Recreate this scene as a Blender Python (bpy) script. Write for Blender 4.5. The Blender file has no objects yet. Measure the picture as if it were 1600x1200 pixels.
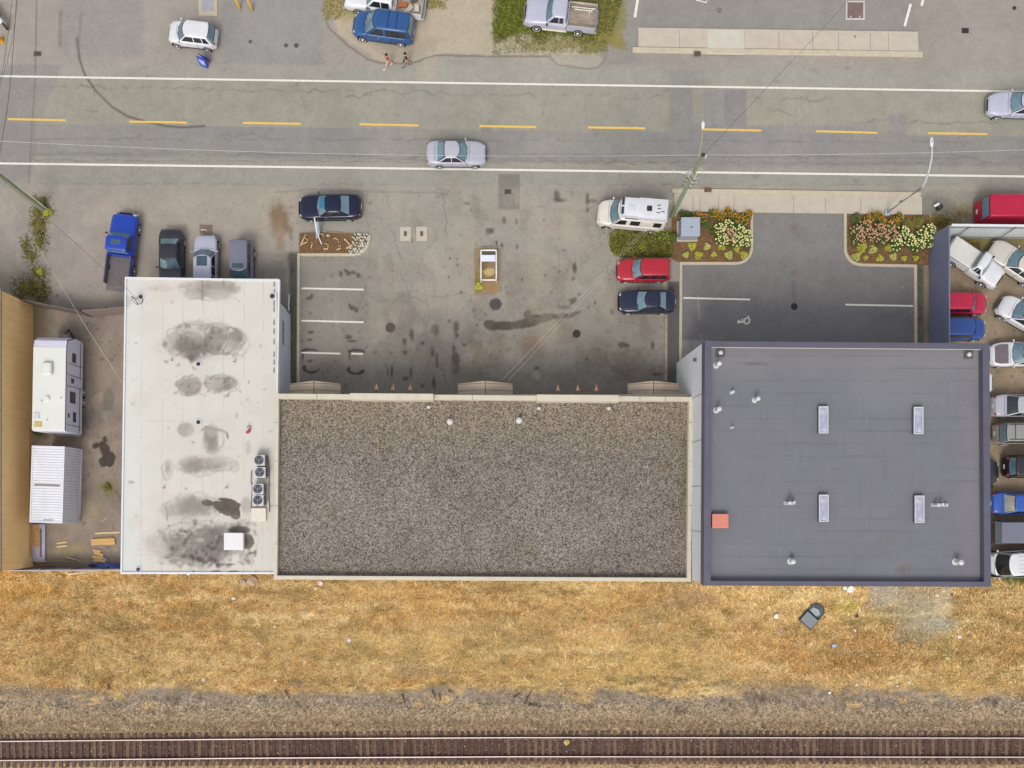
import bpy, bmesh, math, random
import numpy as np
from mathutils import Vector, Matrix
random.seed(7)
R = math.radians
scene = bpy.context.scene
# ------------------------------------------------------------------ camera (drone, looking straight down, rising-front shift)
S = 0.05; H = 60.0; NX, NY = 755.0, 795.0      # metres per photo pixel on the ground, flying height, point below the drone
cam_data = bpy.data.cameras.new("camera"); cam = bpy.data.objects.new("camera", cam_data)
scene.collection.objects.link(cam); scene.camera = cam
cam.location = (0, 0, H); cam.rotation_euler = (0, 0, 0)
cam_data.sensor_width = 36; cam_data.sensor_fit = 'HORIZONTAL'; cam_data.lens = 36 * (H / S) / 1600
cam_data.shift_x = (800 - NX) / 1600; cam_data.shift_y = (NY - 600) / 1600
cam_data.clip_end = 3000; cam_data.clip_start = 0.5
# ------------------------------------------------------------------ world and sun (thin high cloud, soft sun from the south)
SUN_EL, SUN_AZ = 52.0, 197.0                    # azimuth clockwise from north (+Y)
world = bpy.data.worlds.new("World"); scene.world = world; world.use_nodes = True
wn = world.node_tree
sky = wn.nodes.new('ShaderNodeTexSky'); sky.sky_type = 'NISHITA'; sky.sun_disc = False
sky.sun_elevation = R(SUN_EL); sky.sun_rotation = R(SUN_AZ); sky.air_density = 1.0; sky.dust_density = 3.0; sky.ozone_density = 1.0
bg = wn.nodes['Background']; bg.inputs['Strength'].default_value = 0.15
hs = wn.nodes.new('ShaderNodeHueSaturation'); hs.inputs['Saturation'].default_value = 0.28
wn.links.new(sky.outputs[0], hs.inputs['Color']); wn.links.new(hs.outputs[0], bg.inputs['Color'])
sun_data = bpy.data.lights.new("sun", 'SUN'); sun_data.energy = 0.85; sun_data.angle = R(20); sun_data.color = (1.0, 0.95, 0.88)
sun = bpy.data.objects.new("sun", sun_data); scene.collection.objects.link(sun)
sd = Vector((math.sin(R(SUN_AZ)) * math.cos(R(SUN_EL)), math.cos(R(SUN_AZ)) * math.cos(R(SUN_EL)), math.sin(R(SUN_EL))))
sun.rotation_euler = sd.to_track_quat('Z', 'Y').to_euler(); sun.location = (0, -60, 80)
scene.view_settings.view_transform = 'Standard'; scene.view_settings.look = 'None'
scene.view_settings.exposure = 0.52; scene.view_settings.gamma = 1.0
# ------------------------------------------------------------------ helpers
def P(px, py, z=0.0):
    k = (H - z) / H * S
    return Vector(((px - NX) * k, (NY - py) * k, z))
def lin(c, k=1.0):
    o = []
    for v in c[:3]:
        v = v / 255.0
        o.append((v / 12.92 if v <= 0.04045 else ((v + 0.055) / 1.055) ** 2.4) * k)
    return tuple(o)
ALB = 0.80
_mats = {}
def mat(name, c, rough=0.7, metal=0.0, var=0.12, scale=3.0, bump=0.0, coat=0.0, spec=0.5, c2=None, detail=6.0, sx=1.0, k=ALB):
    """procedural material: noise varied base colour (c in photo sRGB), optional bump"""
    if name in _mats: return _mats[name]
    m = bpy.data.materials.new(name); m.use_nodes = True; nt = m.node_tree; b = nt.nodes['Principled BSDF']
    tc = nt.nodes.new('ShaderNodeTexCoord'); mp = nt.nodes.new('ShaderNodeMapping'); mp.inputs['Scale'].default_value = (sx, 1, 1)
    nt.links.new(tc.outputs['Object'], mp.inputs[0])
    n = nt.nodes.new('ShaderNodeTexNoise'); n.inputs['Scale'].default_value = scale; n.inputs['Detail'].default_value = detail; n.inputs['Roughness'].default_value = 0.6
    nt.links.new(mp.outputs[0], n.inputs['Vector'])
    r = nt.nodes.new('ShaderNodeValToRGB')
    a = lin(c, k); e = lin(c2, k) if c2 else tuple(v * (1 + var) for v in a)
    d = a if c2 else tuple(v * (1 - var) for v in a)
    r.color_ramp.elements[0].position = 0.32; r.color_ramp.elements[1].position = 0.68
    r.color_ramp.elements[0].color = (*d, 1); r.color_ramp.elements[1].color = (*[min(v, 1) for v in e], 1)
    nt.links.new(n.outputs['Fac'], r.inputs[0]); nt.links.new(r.outputs[0], b.inputs['Base Color'])
    b.inputs['Roughness'].default_value = rough; b.inputs['Metallic'].default_value = metal
    b.inputs['Coat Weight'].default_value = coat; b.inputs['Coat Roughness'].default_value = 0.12
    b.inputs['Specular IOR Level'].default_value = spec
    if bump:
        bp = nt.nodes.new('ShaderNodeBump'); bp.inputs['Strength'].default_value = bump; bp.inputs['Distance'].default_value = 0.02
        nt.links.new(n.outputs['Fac'], bp.inputs['Height']); nt.links.new(bp.outputs[0], b.inputs['Normal'])
    _mats[name] = m; return m
def mat_attr(name, rough=0.9, fine=0.10, fscale=22.0, bump=0.3, fine2=0.06, vor=0.0, vscale=9.0):
    """material reading the painted colour attribute 'Col', broken up by fine procedural grain"""
    m = bpy.data.materials.new(name); m.use_nodes = True; nt = m.node_tree; b = nt.nodes['Principled BSDF']
    at = nt.nodes.new('ShaderNodeAttribute'); at.attribute_name = 'Col'
    tc = nt.nodes.new('ShaderNodeTexCoord')
    n = nt.nodes.new('ShaderNodeTexNoise'); n.inputs['Scale'].default_value = fscale; n.inputs['Detail'].default_value = 4; n.inputs['Roughness'].default_value = 0.75
    n2 = nt.nodes.new('ShaderNodeTexNoise'); n2.inputs['Scale'].default_value = 1.1; n2.inputs['Detail'].default_value = 8; n2.inputs['Roughness'].default_value = 0.7
    for q in (n, n2): nt.links.new(tc.outputs['Object'], q.inputs['Vector'])
    def rng(src, amp):
        mr = nt.nodes.new('ShaderNodeMapRange'); mr.inputs['From Min'].default_value = 0.25; mr.inputs['From Max'].default_value = 0.75
        mr.inputs['To Min'].default_value = 1 - amp; mr.inputs['To Max'].default_value = 1 + amp; nt.links.new(src, mr.inputs['Value']); return mr.outputs[0]
    mu = nt.nodes.new('ShaderNodeMath'); mu.operation = 'MULTIPLY'
    nt.links.new(rng(n.outputs['Fac'], fine), mu.inputs[0]); nt.links.new(rng(n2.outputs['Fac'], fine2), mu.inputs[1])
    last = mu.outputs[0]
    if vor:
        v = nt.nodes.new('ShaderNodeTexVoronoi'); v.inputs['Scale'].default_value = vscale; nt.links.new(tc.outputs['Object'], v.inputs['Vector'])
        sp = nt.nodes.new('ShaderNodeSeparateColor'); nt.links.new(v.outputs['Color'], sp.inputs[0])
        mr = nt.nodes.new('ShaderNodeMapRange'); mr.inputs['To Min'].default_value = 1 - vor; mr.inputs['To Max'].default_value = 1 + vor
        nt.links.new(sp.outputs[0], mr.inputs['Value']); m3 = nt.nodes.new('ShaderNodeMath'); m3.operation = 'MULTIPLY'
        nt.links.new(last, m3.inputs[0]); nt.links.new(mr.outputs[0], m3.inputs[1]); last = m3.outputs[0]
    vm = nt.nodes.new('ShaderNodeVectorMath'); vm.operation = 'SCALE'
    nt.links.new(at.outputs['Color'], vm.inputs[0]); nt.links.new(last, vm.inputs['Scale']); nt.links.new(vm.outputs[0], b.inputs['Base Color'])
    b.inputs['Roughness'].default_value = rough; b.inputs['Specular IOR Level'].default_value = 0.25
    bp = nt.nodes.new('ShaderNodeBump'); bp.inputs['Strength'].default_value = bump; bp.inputs['Distance'].default_value = 0.02
    nt.links.new(n.outputs['Fac'], bp.inputs['Height']); nt.links.new(bp.outputs[0], b.inputs['Normal'])
    return m
def tag(o, label=None, cat=None, group=None, kind=None):
    if label: o['label'] = label
    if cat: o['category'] = cat
    if group: o['group'] = group
    if kind: o['kind'] = kind
    return o
def link(o): scene.collection.objects.link(o); return o
def thing(name, label, cat, loc=(0, 0, 0), rz=0.0, group=None):
    o = bpy.data.objects.new(name, None); link(o); o.location = loc; o.rotation_euler = (0, 0, rz)
    o.empty_display_size = 0.3
    return tag(o, label, cat, group)
class MB:
    def __init__(s): s.v = []; s.f = []
    def add(s, vs, fs):
        n = len(s.v); s.v += [tuple(p) for p in vs]; s.f += [tuple(i + n for i in f) for f in fs]; return s
    def box(s, c, d, rz=0.0, tilt=None):
        x, y, z = d[0] / 2, d[1] / 2, d[2] / 2
        vs = [Vector((i * x, j * y, k * z)) for k in (-1, 1) for j in (-1, 1) for i in (-1, 1)]
        M = Matrix.Rotation(rz, 3, 'Z')
        if tilt is not None: M = M @ tilt
        vs = [M @ v + Vector(c) for v in vs]
        return s.add(vs, [(0, 2, 3, 1), (4, 5, 7, 6), (0, 1, 5, 4), (2, 6, 7, 3), (0, 4, 6, 2), (1, 3, 7, 5)])
    def cham(s, c, d, b=0.02, rz=0.0, tilt=None):
        """box with chamfered edges"""
        x, y, z = d[0] / 2, d[1] / 2, d[2] / 2; b = min(b, x * .8, y * .8, z * .8)
        M = Matrix.Rotation(rz, 3, 'Z')
        if tilt is not None: M = M @ tilt
        rings = []
        for (zz, ins) in ((-z, b), (-z + b, 0), (z - b, 0), (z, b)):
            X, Y = x - ins, y - ins
            rings.append([(X, -Y + b, zz), (X, Y - b, zz), (X - b, Y, zz), (-X + b, Y, zz), (-X, Y - b, zz), (-X, -Y + b, zz), (-X + b, -Y, zz), (X - b, -Y, zz)])
        return s.rings([[M @ Vector(p) + Vector(c) for p in r] for r in rings])
    def rings(s, rs, cap=True, loop=True):
        n = len(rs[0]); vs = [p for r in rs for p in r]; fs = []
        for i in range(len(rs) - 1):
            for j in range(n if loop else n - 1):
                k = (j + 1) % n; fs.append((i * n + j, i * n + k, (i + 1) * n + k, (i + 1) * n + j))
        if cap: fs.append(tuple(reversed(range(n)))); fs.append(tuple((len(rs) - 1) * n + j for j in range(n)))
        return s.add(vs, fs)
    def prism(s, poly, z0, z1):
        """poly = list of (x,y) world/local, counter-clockwise"""
        a = sum(poly[i][0] * poly[(i + 1) % len(poly)][1] - poly[(i + 1) % len(poly)][0] * poly[i][1] for i in range(len(poly)))
        if a < 0: poly = poly[::-1]
        return s.rings([[(p[0], p[1], z0) for p in poly], [(p[0], p[1], z1) for p in poly]])
    def cyl(s, c, r, h, n=16, r2=None, axis='Z'):
        r2 = r if r2 is None else r2; rs = []
        for (q, zz) in ((r, 0), (r2, h)):
            ring = []
            for i in range(n):
                a = 2 * math.pi * i / n; x, y = q * math.cos(a), q * math.sin(a)
                p = (x, y, zz) if axis == 'Z' else ((zz, x, y) if axis == 'X' else (y, zz, x))
                ring.append((c[0] + p[0], c[1] + p[1], c[2] + p[2]))
            rs.append(ring)
        return s.rings(rs)
    def lathe(s, c, prof, n=16):
        return s.rings([[(c[0] + r * math.cos(2 * math.pi * i / n), c[1] + r * math.sin(2 * math.pi * i / n), c[2] + z) for i in range(n)] for r, z in prof])
    def tube(s, pts, r, n=6, r2=None):
        pts = [Vector(p) for p in pts]; m = len(pts); rs = []
        for i, p in enumerate(pts):
            d = (pts[min(i + 1, m - 1)] - pts[max(i - 1, 0)]).normalized()
            u = d.cross(Vector((0, 0, 1)));
            if u.length < 1e-3: u = d.cross(Vector((0, 1, 0)))
            u.normalize(); w = u.cross(d); q = r if r2 is None else r + (r2 - r) * i / (m - 1)
            rs.append([p + (u * math.cos(2 * math.pi * j / n) + w * math.sin(2 * math.pi * j / n)) * q for j in range(n)])
        return s.rings(rs)
    def ell(s, c, d, n=10, m=6, rz=0.0):
        M = Matrix.Rotation(rz, 3, 'Z'); rs = []
        for i in range(m + 1):
            a = -math.pi / 2 + math.pi * (0.04 + 0.92 * i / m); rs.append([M @ Vector((d[0] * math.cos(a) * math.cos(2 * math.pi * j / n), d[1] * math.cos(a) * math.sin(2 * math.pi * j / n), d[2] * math.sin(a))) + Vector(c) for j in range(n)])
        return s.rings(rs)
    def build(s, name, m, parent=None, smooth=False, world=False, me=None):
        if me is None:
            me = bpy.data.meshes.new(name); vs = s.v
            if world and parent is not None:
                Mi = (Matrix.Translation(parent.location) @ parent.rotation_euler.to_matrix().to_4x4()).inverted(); vs = [Mi @ Vector(p) for p in vs]
            me.from_pydata([tuple(p) for p in vs], [], s.f); me.update()
            bm = bmesh.new(); bm.from_mesh(me); bmesh.ops.recalc_face_normals(bm, faces=bm.faces); bm.to_mesh(me); bm.free()
            if m: me.materials.append(m)
            if smooth:
                me.polygons.foreach_set('use_smooth', [True] * len(me.polygons))
                try: me.set_sharp_from_angle(angle=R(smooth if smooth is not True else 50))
                except Exception: pass
        o = bpy.data.objects.new(name, me); link(o)
        if parent is not None: o.parent = parent
        return o
def copy_tree(o, parent=None):
    c = o.copy(); link(c)
    if parent is not None: c.parent = parent
    for ch in list(o.children): copy_tree(ch, c)
    return c
# ------------------------------------------------------------------ numpy noise and the painted ground colour
_rt = np.random.RandomState(11).rand(256, 256)
def vn(X, Y, seed=0):
    X = X + seed * 37.7; Y = Y + seed * 91.3
    xi = np.floor(X).astype(int); yi = np.floor(Y).astype(int); fx = X - xi; fy = Y - yi
    fx = fx * fx * (3 - 2 * fx); fy = fy * fy * (3 - 2 * fy)
    a = _rt[yi & 255, xi & 255]; b = _rt[yi & 255, (xi + 1) & 255]; c = _rt[(yi + 1) & 255, xi & 255]; d = _rt[(yi + 1) & 255, (xi + 1) & 255]
    return (a * (1 - fx) + b * fx) * (1 - fy) + (c * (1 - fx) + d * fx) * fy
def fbm(X, Y, seed=0, o=4):
    t = 0; a = 1; n = 0
    for i in range(o):
        t = t + a * vn(X * 2 ** i, Y * 2 ** i, seed + i * 3); n += a; a *= 0.55
    return t / n
def sst(a, b, x):
    t = np.clip((x - a) / (b - a + 1e-9), 0, 1); return t * t * (3 - 2 * t)
def poly_sd(X, Y, pts):
    """signed distance, negative inside"""
    d = np.full(X.shape, 1e9); ins = np.zeros(X.shape, bool); n = len(pts)
    for i in range(n):
        x0, y0 = pts[i]; x1, y1 = pts[(i + 1) % n]; ex, ey = x1 - x0, y1 - y0
        t = np.clip(((X - x0) * ex + (Y - y0) * ey) / (ex * ex + ey * ey + 1e-9), 0, 1)
        d = np.minimum(d, np.hypot(X - x0 - t * ex, Y - y0 - t * ey))
        if y0 != y1:
            c = ((Y < y0) != (Y < y1)) & (X < (x1 - x0) * (Y - y0) / (y1 - y0) + x0); ins ^= c
    return np.where(ins, -d, d)
class Canvas:
    def __init__(s, x0, y0, x1, y1, step, base, seed=0):
        s.xs = np.arange(x0, x1 + step * .5, step); s.ys = np.arange(y0, y1 + step * .5, step); s.step = step
        s.X, s.Y = np.meshgrid(s.xs, s.ys); s.C = np.zeros(s.X.shape + (3,)); s.C[:] = lin(base)
        s.nA = fbm(s.X / 5, s.Y / 5, 1 + seed, 3) - .5; s.nB = fbm(s.X / 22, s.Y / 22, 5 + seed, 5) - .5; s.nC = fbm(s.X / 110, s.Y / 110, 9 + seed, 4) - .5
    def win(s, x0, y0, x1, y1):
        a = np.searchsorted(s.xs, x0); b = np.searchsorted(s.xs, x1); c = np.searchsorted(s.ys, y0); d = np.searchsorted(s.ys, y1)
        return (slice(c, max(d, c)), slice(a, max(b, a)))
    def mix(s, w, m, col):
        col = np.array(lin(col)) if not isinstance(col, np.ndarray) else col
        s.C[w] = s.C[w] * (1 - m[..., None]) + col * m[..., None]
    def blob(s, cx, cy, rx, ry, col, a=1.0, ang=0.0, soft=.3, rough=.5, ring=0.0):
        r = max(rx, ry) * 1.9; w = s.win(cx - r, cy - r, cx + r, cy + r)
        if s.X[w].size == 0: return
        dx = s.X[w] - cx; dy = s.Y[w] - cy; c, q = math.cos(R(ang)), math.sin(R(ang))
        u = (dx * c + dy * q) / rx; v = (-dx * q + dy * c) / ry
        d = np.hypot(u, v) + rough * (s.nA[w] * .8 + s.nB[w] * 1.3)
        m = 1 - sst(1 - soft, 1 + soft * .3, d)
        if ring: m = m * (1 - ring + ring * sst(.45, .9, d))
        s.mix(w, m * a, col)
    def line(s, pts, wd, col, a=1.0, soft=.6, jit=0.0, fade=0.0):
        xs = [p[0] for p in pts]; ys = [p[1] for p in pts]; g = wd + 4 + jit
        w = s.win(min(xs) - g, min(ys) - g, max(xs) + g, max(ys) + g); X, Y = s.X[w] + jit * s.nB[w] * 2, s.Y[w] + jit * 2 * s.nB[w] + jit * s.nA[w] * .5
        if X.size == 0: return
        d = np.full(X.shape, 1e9)
        for i in range(len(pts) - 1):
            x0, y0 = pts[i]; ex, ey = pts[i + 1][0] - x0, pts[i + 1][1] - y0
            t = np.clip(((X - x0) * ex + (Y - y0) * ey) / (ex * ex + ey * ey + 1e-9), 0, 1); d = np.minimum(d, np.hypot(X - x0 - t * ex, Y - y0 - t * ey))
        m = 1 - sst(wd * .5 * (1 - soft), wd * .5 * (1 + soft) + .6, d)
        if fade: m = m * sst(-fade, fade, s.nB[w] + s.nA[w] * .5)
        s.mix(w, m * a, col)
    def poly(s, pts, col, a=1.0, edge=1.5, wob=0.0, tex=0.0):
        xs = [p[0] for p in pts]; ys = [p[1] for p in pts]; g = edge + wob + 2
        w = s.win(min(xs) - g, min(ys) - g, max(xs) + g, max(ys) + g)
        d = poly_sd(s.X[w], s.Y[w], pts) + wob * (s.nB[w] * 1.6 + s.nA[w])
        m = 1 - sst(-edge, edge, d)
        if tex: m = m * np.clip(1 - tex + tex * 2 * sst(-.25, .25, s.nB[w] + s.nA[w] * .6), 0, 1)
        s.mix(w, m * a, col)
    def rect(s, x0, y0, x1, y1, col, a=1.0, edge=1.5, wob=0.0, tex=0.0): s.poly([(x0, y0), (x1, y0), (x1, y1), (x0, y1)], col, a, edge, wob, tex)
    def scatter(s, n, x0, y0, x1, y1, rmin, rmax, col, a=.5, seed=1, elong=1.0, ang=None):
        q = random.Random(seed)
        for _ in range(n):
            r = q.uniform(rmin, rmax); s.blob(q.uniform(x0, x1), q.uniform(y0, y1), r * q.uniform(1, elong), r, col, a * q.uniform(.5, 1), q.uniform(0, 180) if ang is None else ang + q.uniform(-15, 15), .5, .7)
    def crack(s, x0, y0, x1, y1, col, wd=1.0, a=.5, seed=1, wand=6):
        q = random.Random(seed); n = max(4, int(math.hypot(x1 - x0, y1 - y0) / 12)); pts = []
        for i in range(n + 1):
            t = i / n; pts.append((x0 + (x1 - x0) * t + q.uniform(-wand, wand) * .5, y0 + (y1 - y0) * t + q.uniform(-wand, wand)))
        for i in range(n):
            if q.random() < .82: s.line(pts[i:i + 2], wd * q.uniform(.6, 1.4), col, a * q.uniform(.5, 1), .8)
    def mottle(s, w, amp, tint=(1, 1, 1)):
        m = 1 + amp * (s.nC[w] * 1.5 + s.nB[w] * .9 + s.nA[w] * .5)
        s.C[w] *= m[..., None] ** np.array(tint)
    def mesh(s, name, m, mask=None, z=0.0, zfun=None, proj=True, gain=ALB):
        h, w = s.X.shape; Z = np.full((h, w), float(z))
        if zfun is not None: Z = Z + zfun(s.X, s.Y)
        k = (H - Z) / H * S; co = np.stack([(s.X - NX) * k, (NY - s.Y) * k, Z], -1).reshape(-1, 3)
        idx = np.arange(h * w).reshape(h, w)
        q = np.stack([idx[1:, :-1], idx[1:, 1:], idx[:-1, 1:], idx[:-1, :-1]], -1)
        q = q[mask] if mask is not None else q.reshape(-1, 4)
        used, inv = np.unique(q, return_inverse=True); q = inv.reshape(-1, 4)
        me = bpy.data.meshes.new(name); me.vertices.add(len(used)); me.vertices.foreach_set('co', co[used].ravel().astype(np.float32))
        me.loops.add(q.size); me.loops.foreach_set('vertex_index', q.ravel().astype(np.int32))
        me.polygons.add(len(q)); me.polygons.foreach_set('loop_start', np.arange(0, q.size, 4, dtype=np.int32)); me.polygons.foreach_set('loop_total', np.full(len(q), 4, np.int32))
        me.update(calc_edges=True)
        ca = me.color_attributes.new('Col', 'FLOAT_COLOR', 'POINT'); col = np.ones((len(used), 4), np.float32)
        col[:, :3] = np.clip(s.C.reshape(-1, 3)[used] * gain, 0, 1); ca.data.foreach_set('color', col.ravel())
        me.materials.append(m); me.polygons.foreach_set('use_smooth', [True] * len(q))
        o = bpy.data.objects.new(name, me); link(o); return o
# ================================================================== GROUND
g = Canvas(-45, -45, 1650, 1245, 1.5, (160, 152, 142)); X, Y = g.X, g.Y
ALLW = (slice(None), slice(None))
def full(col, m): g.mix(ALLW, m, col)
def yl(a, b): return a + (b - a) * X / 1600.0           # slanted line y(x) from x=0 to x=1600
road_t, mid, low, bot = yl(119, 143), yl(190, 210), yl(244, 262), yl(256, 275)
# pavement north of the road
g.rect(-50, -50, 95, 110, (161, 151, 142), .9, 8, 6)
g.rect(93, -50, 225, 88, (150, 143, 137), .8, 5, 3)
g.rect(345, -50, 505, 102, (147, 144, 140), .9, 6, 4)
g.rect(225, -50, 345, 60, (162, 154, 144), .7, 10, 8)
g.poly([(505, -50), (1000, -50), (978, 60), (945, 92), (930, 108), (880, 106), (865, 92), (690, 84), (650, 98), (600, 100), (560, 75), (530, 50), (512, 20)], (184, 171, 149), 1, 4, 8)
g.poly([(560, 60), (700, 60), (650, 98), (600, 100)], (166, 154, 136), .5, 12, 12)
g.rect(1000, -50, 1660, 50, (146, 142, 135), 1, 4, 2)
g.rect(940, -50, 1000, 100, (150, 145, 138), .95, 6, 4)
g.rect(1430, -50, 1660, 135, (157, 148, 139), .85, 9, 8)
# road bands
rm = sst(-2, 2, Y - yl(98, 112)) * (1 - sst(-2, 2, Y - yl(290, 291)))
full((158, 155, 143), rm)
up = sst(-1.5, 1.5, Y - road_t) * (1 - sst(-1.5, 1.5, Y - mid - 3)); full((155, 152, 137), up)
dn = sst(-1.5, 1.5, Y - mid - 3) * (1 - sst(-2, 2, Y - low)); full((141, 138, 134), dn)
full((152, 149, 137), sst(-2, 2, Y - low) * (1 - sst(-2, 2, Y - yl(290, 291))))
g.poly([(85, 100), (98, 100), (60, 198), (45, 300), (-50, 300), (-50, 100)], (142, 137, 134), .75, 2, 2)
g.poly([(-50, -50), (25, -50), (24, 100), (-50, 140)], (170, 160, 150), .6, 4, 3)
g.line([(58, -40), (55, 120), (50, 200), (45, 285)], 2.2, (120, 112, 105), .7)
g.rect(1046, 130, 1082, 196, (134, 130, 131), .85, 1.5)
g.rect(1046, 110, 1100, 135, (148, 144, 140), .7, 2)
g.rect(1100, 140, 1134, 200, (146, 143, 142), .8, 1.5); g.rect(1132, 140, 1166, 198, (137, 133, 134), .85, 1.5)
g.rect(1046, 196, 1370, 262, (143, 139, 137), .8, 3)
g.rect(1388, 178, 1416, 212, (144, 140, 141), .8, 2)
g.rect(650, 84, 682, 129, (170, 161, 144), .8, 1.2); g.rect(682, 86, 940, 130, (161, 158, 146), .7, 1.5)
g.rect(779, 272, 812, 327, (128, 125, 117), .9, 1.2); g.rect(779, 300, 812, 327, (118, 117, 108), .5, 2)
g.rect(1036, 258, 1060, 300, (150, 148, 137), .8, 2)
for i in range(9):
    q = random.Random(40 + i); x0 = q.uniform(0, 1500); g.rect(x0, q.choice([126, 150, 200, 222]), x0 + q.uniform(60, 190), q.choice([185, 196, 240, 246]), q.choice([(150, 147, 137), (146, 142, 135), (158, 154, 140)]), .35, 2, 3)
# cracks and wear along the road
for (x0, y0, x1, y1, s_) in ((80, 136, 480, 142, 1), (480, 142, 800, 147, 2), (800, 148, 1050, 152, 3), (1180, 156, 1290, 155, 4), (1200, 168, 1235, 178, 14), (1330, 190, 1392, 186, 5), (1420, 190, 1560, 192, 6), (200, 238, 640, 246, 7), (640, 244, 1040, 256, 8), (350, 210, 420, 213, 9), (540, 152, 580, 150, 10), (470, 150, 485, 190, 11), (1450, 232, 1600, 262, 12), (145, 140, 148, 172, 15), (130, 172, 160, 174, 16)):
    g.crack(x0, y0, x1, y1, (118, 114, 104), 1.7, .6, s_, 4)
for (y0, y1, s_) in ((240, 247, 21), (250, 256, 22), (288, 290, 23), (216, 222, 24)): g.crack(50, y0, 1600, y1, (118, 113, 104), 1.6, .6, s_, 2)
g.line([(120, 60), (125, 95), (133, 118), (150, 142), (175, 167), (200, 182), (228, 190), (260, 197), (285, 199), (320, 197)], 2.6, (92, 84, 80), .85, .8)
g.line([(95, 18), (93, 70)], 4, (125, 116, 112), .6, .9, 2); g.line([(128, 20), (124, 60), (123, 90)], 4, (125, 116, 112), .55, .9, 2)
g.line([(505, 20), (515, 45), (545, 72), (575, 93), (600, 99), (650, 98), (680, 86), (760, 88), (860, 88)], 2.4, (122, 114, 102), .8, .6, 2)
g.line([(860, 90), (872, 102), (920, 108), (936, 106), (946, 88)], 2.2, (130, 122, 110), .7, .6, 2)
g.line([(960, 0), (945, 100), (900, 200)], 1.5, (135, 130, 120), .25)
g.scatter(60, 0, 100, 1600, 290, 1.5, 5, (118, 112, 104), .4, 31, 2, 0)
g.scatter(40, 0, 125, 1600, 250, 12, 40, (146, 142, 132), .3, 32, 2.5, 0)
# forecourts south of the road
fm = sst(-2, 2, Y - yl(291, 292)) * (1 - sst(-1, 1, Y - 640)); full((163, 153, 140), fm)
g.rect(-50, 290, 195, 490, (160, 150, 140), .8, 6, 10); g.rect(-50, 340, 50, 480, (146, 139, 132), .6, 16, 20)
g.rect(0, 288, 1600, 303, (157, 151, 138), .6, 2, 2)
g.blob(200, 330, 150, 26, (170, 158, 145), .6, 0, .6); g.blob(440, 345, 22, 32, (128, 108, 84), .9, 0, .7, .8); g.blob(438, 375, 9, 30, (150, 130, 105), .8, 0, .6, .9)
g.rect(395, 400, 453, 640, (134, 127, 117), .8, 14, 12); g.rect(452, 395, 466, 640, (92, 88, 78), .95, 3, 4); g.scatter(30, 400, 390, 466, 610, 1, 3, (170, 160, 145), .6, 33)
g.line([(455, 360), (456, 600)], 5, (80, 84, 60), .6, .8, 3, .1)
# centre lot
lot = [(467, 292), (1045, 292), (1062, 412), (1062, 640), (467, 640)]
g.poly(lot, (153, 148, 137), .9, 3, 4)
g.rect(560, 292, 780, 420, (155, 151, 138), .7, 14, 16); g.rect(812, 300, 940, 380, (154, 150, 137), .7, 12, 14)
g.rect(467, 400, 575, 610, (140, 134, 126), .7, 6, 5)
g.rect(575, 470, 1045, 640, (134, 129, 119), .7, 30, 30)  # lot darker towards the building: stain plus some shade painted into the colour
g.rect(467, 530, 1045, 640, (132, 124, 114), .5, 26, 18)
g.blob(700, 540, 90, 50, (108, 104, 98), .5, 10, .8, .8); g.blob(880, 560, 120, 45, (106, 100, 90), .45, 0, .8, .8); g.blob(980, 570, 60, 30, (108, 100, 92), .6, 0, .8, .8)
g.blob(840, 440, 90, 40, (130, 120, 106), .6, 0, .8, .9); g.blob(860, 500, 60, 30, (148, 134, 116), .6, 20, .8, .9); g.blob(700, 430, 60, 70, (165, 154, 140), .5, 0, .8, .8)
g.blob(930, 420, 50, 90, (152, 146, 134), .6, 0, .7, .6); g.blob(850, 340, 60, 40, (166, 154, 142), .5, 0, .8)
g.blob(775, 475, 11, 10, (78, 75, 72), .95, 0, .2, .25); g.blob(620, 512, 9, 9, (90, 84, 78), .0)
g.rect(779, 272, 812, 327, (126, 124, 116), .95, 1.0); g.rect(779, 302, 812, 327, (114, 114, 105), .7, 1.5)
for (a_, b_, c_, d_, e_) in ((600, 300, 640, 470, 1), (690, 296, 700, 400, 2), (812, 330, 930, 326, 3), (655, 420, 700, 600, 4), (930, 330, 955, 450, 5), (580, 470, 760, 460, 6), (780, 560, 1030, 545, 7), (870, 380, 880, 520, 8)): g.crack(a_, b_, c_, d_, (108, 102, 92), 1.3, .6, 600 + e_, 7)
for k_ in range(14):
    q_ = random.Random(900 + k_); x_, y_ = q_.uniform(480, 1000), q_.uniform(310, 560); g.rect(x_, y_, x_ + q_.uniform(25, 110), y_ + q_.uniform(20, 90), q_.choice([(146, 144, 134), (160, 150, 136), (134, 128, 118), (150, 140, 128)]), .35, 2.5, 5, .3)
g.scatter(260, 470, 296, 1040, 610, .8, 1.8, (84, 78, 70), .6, 38); g.scatter(160, 0, 296, 440, 480, .8, 2, (110, 100, 90), .5, 39); g.scatter(200, 0, 100, 1600, 290, .7, 1.5, (96, 92, 84), .5, 40)
g.scatter(60, 0, 300, 440, 480, 6, 26, (150, 142, 134), .35, 43, 2.5); g.scatter(50, 0, 300, 440, 480, 5, 20, (176, 164, 150), .35, 44, 2.5)
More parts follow.
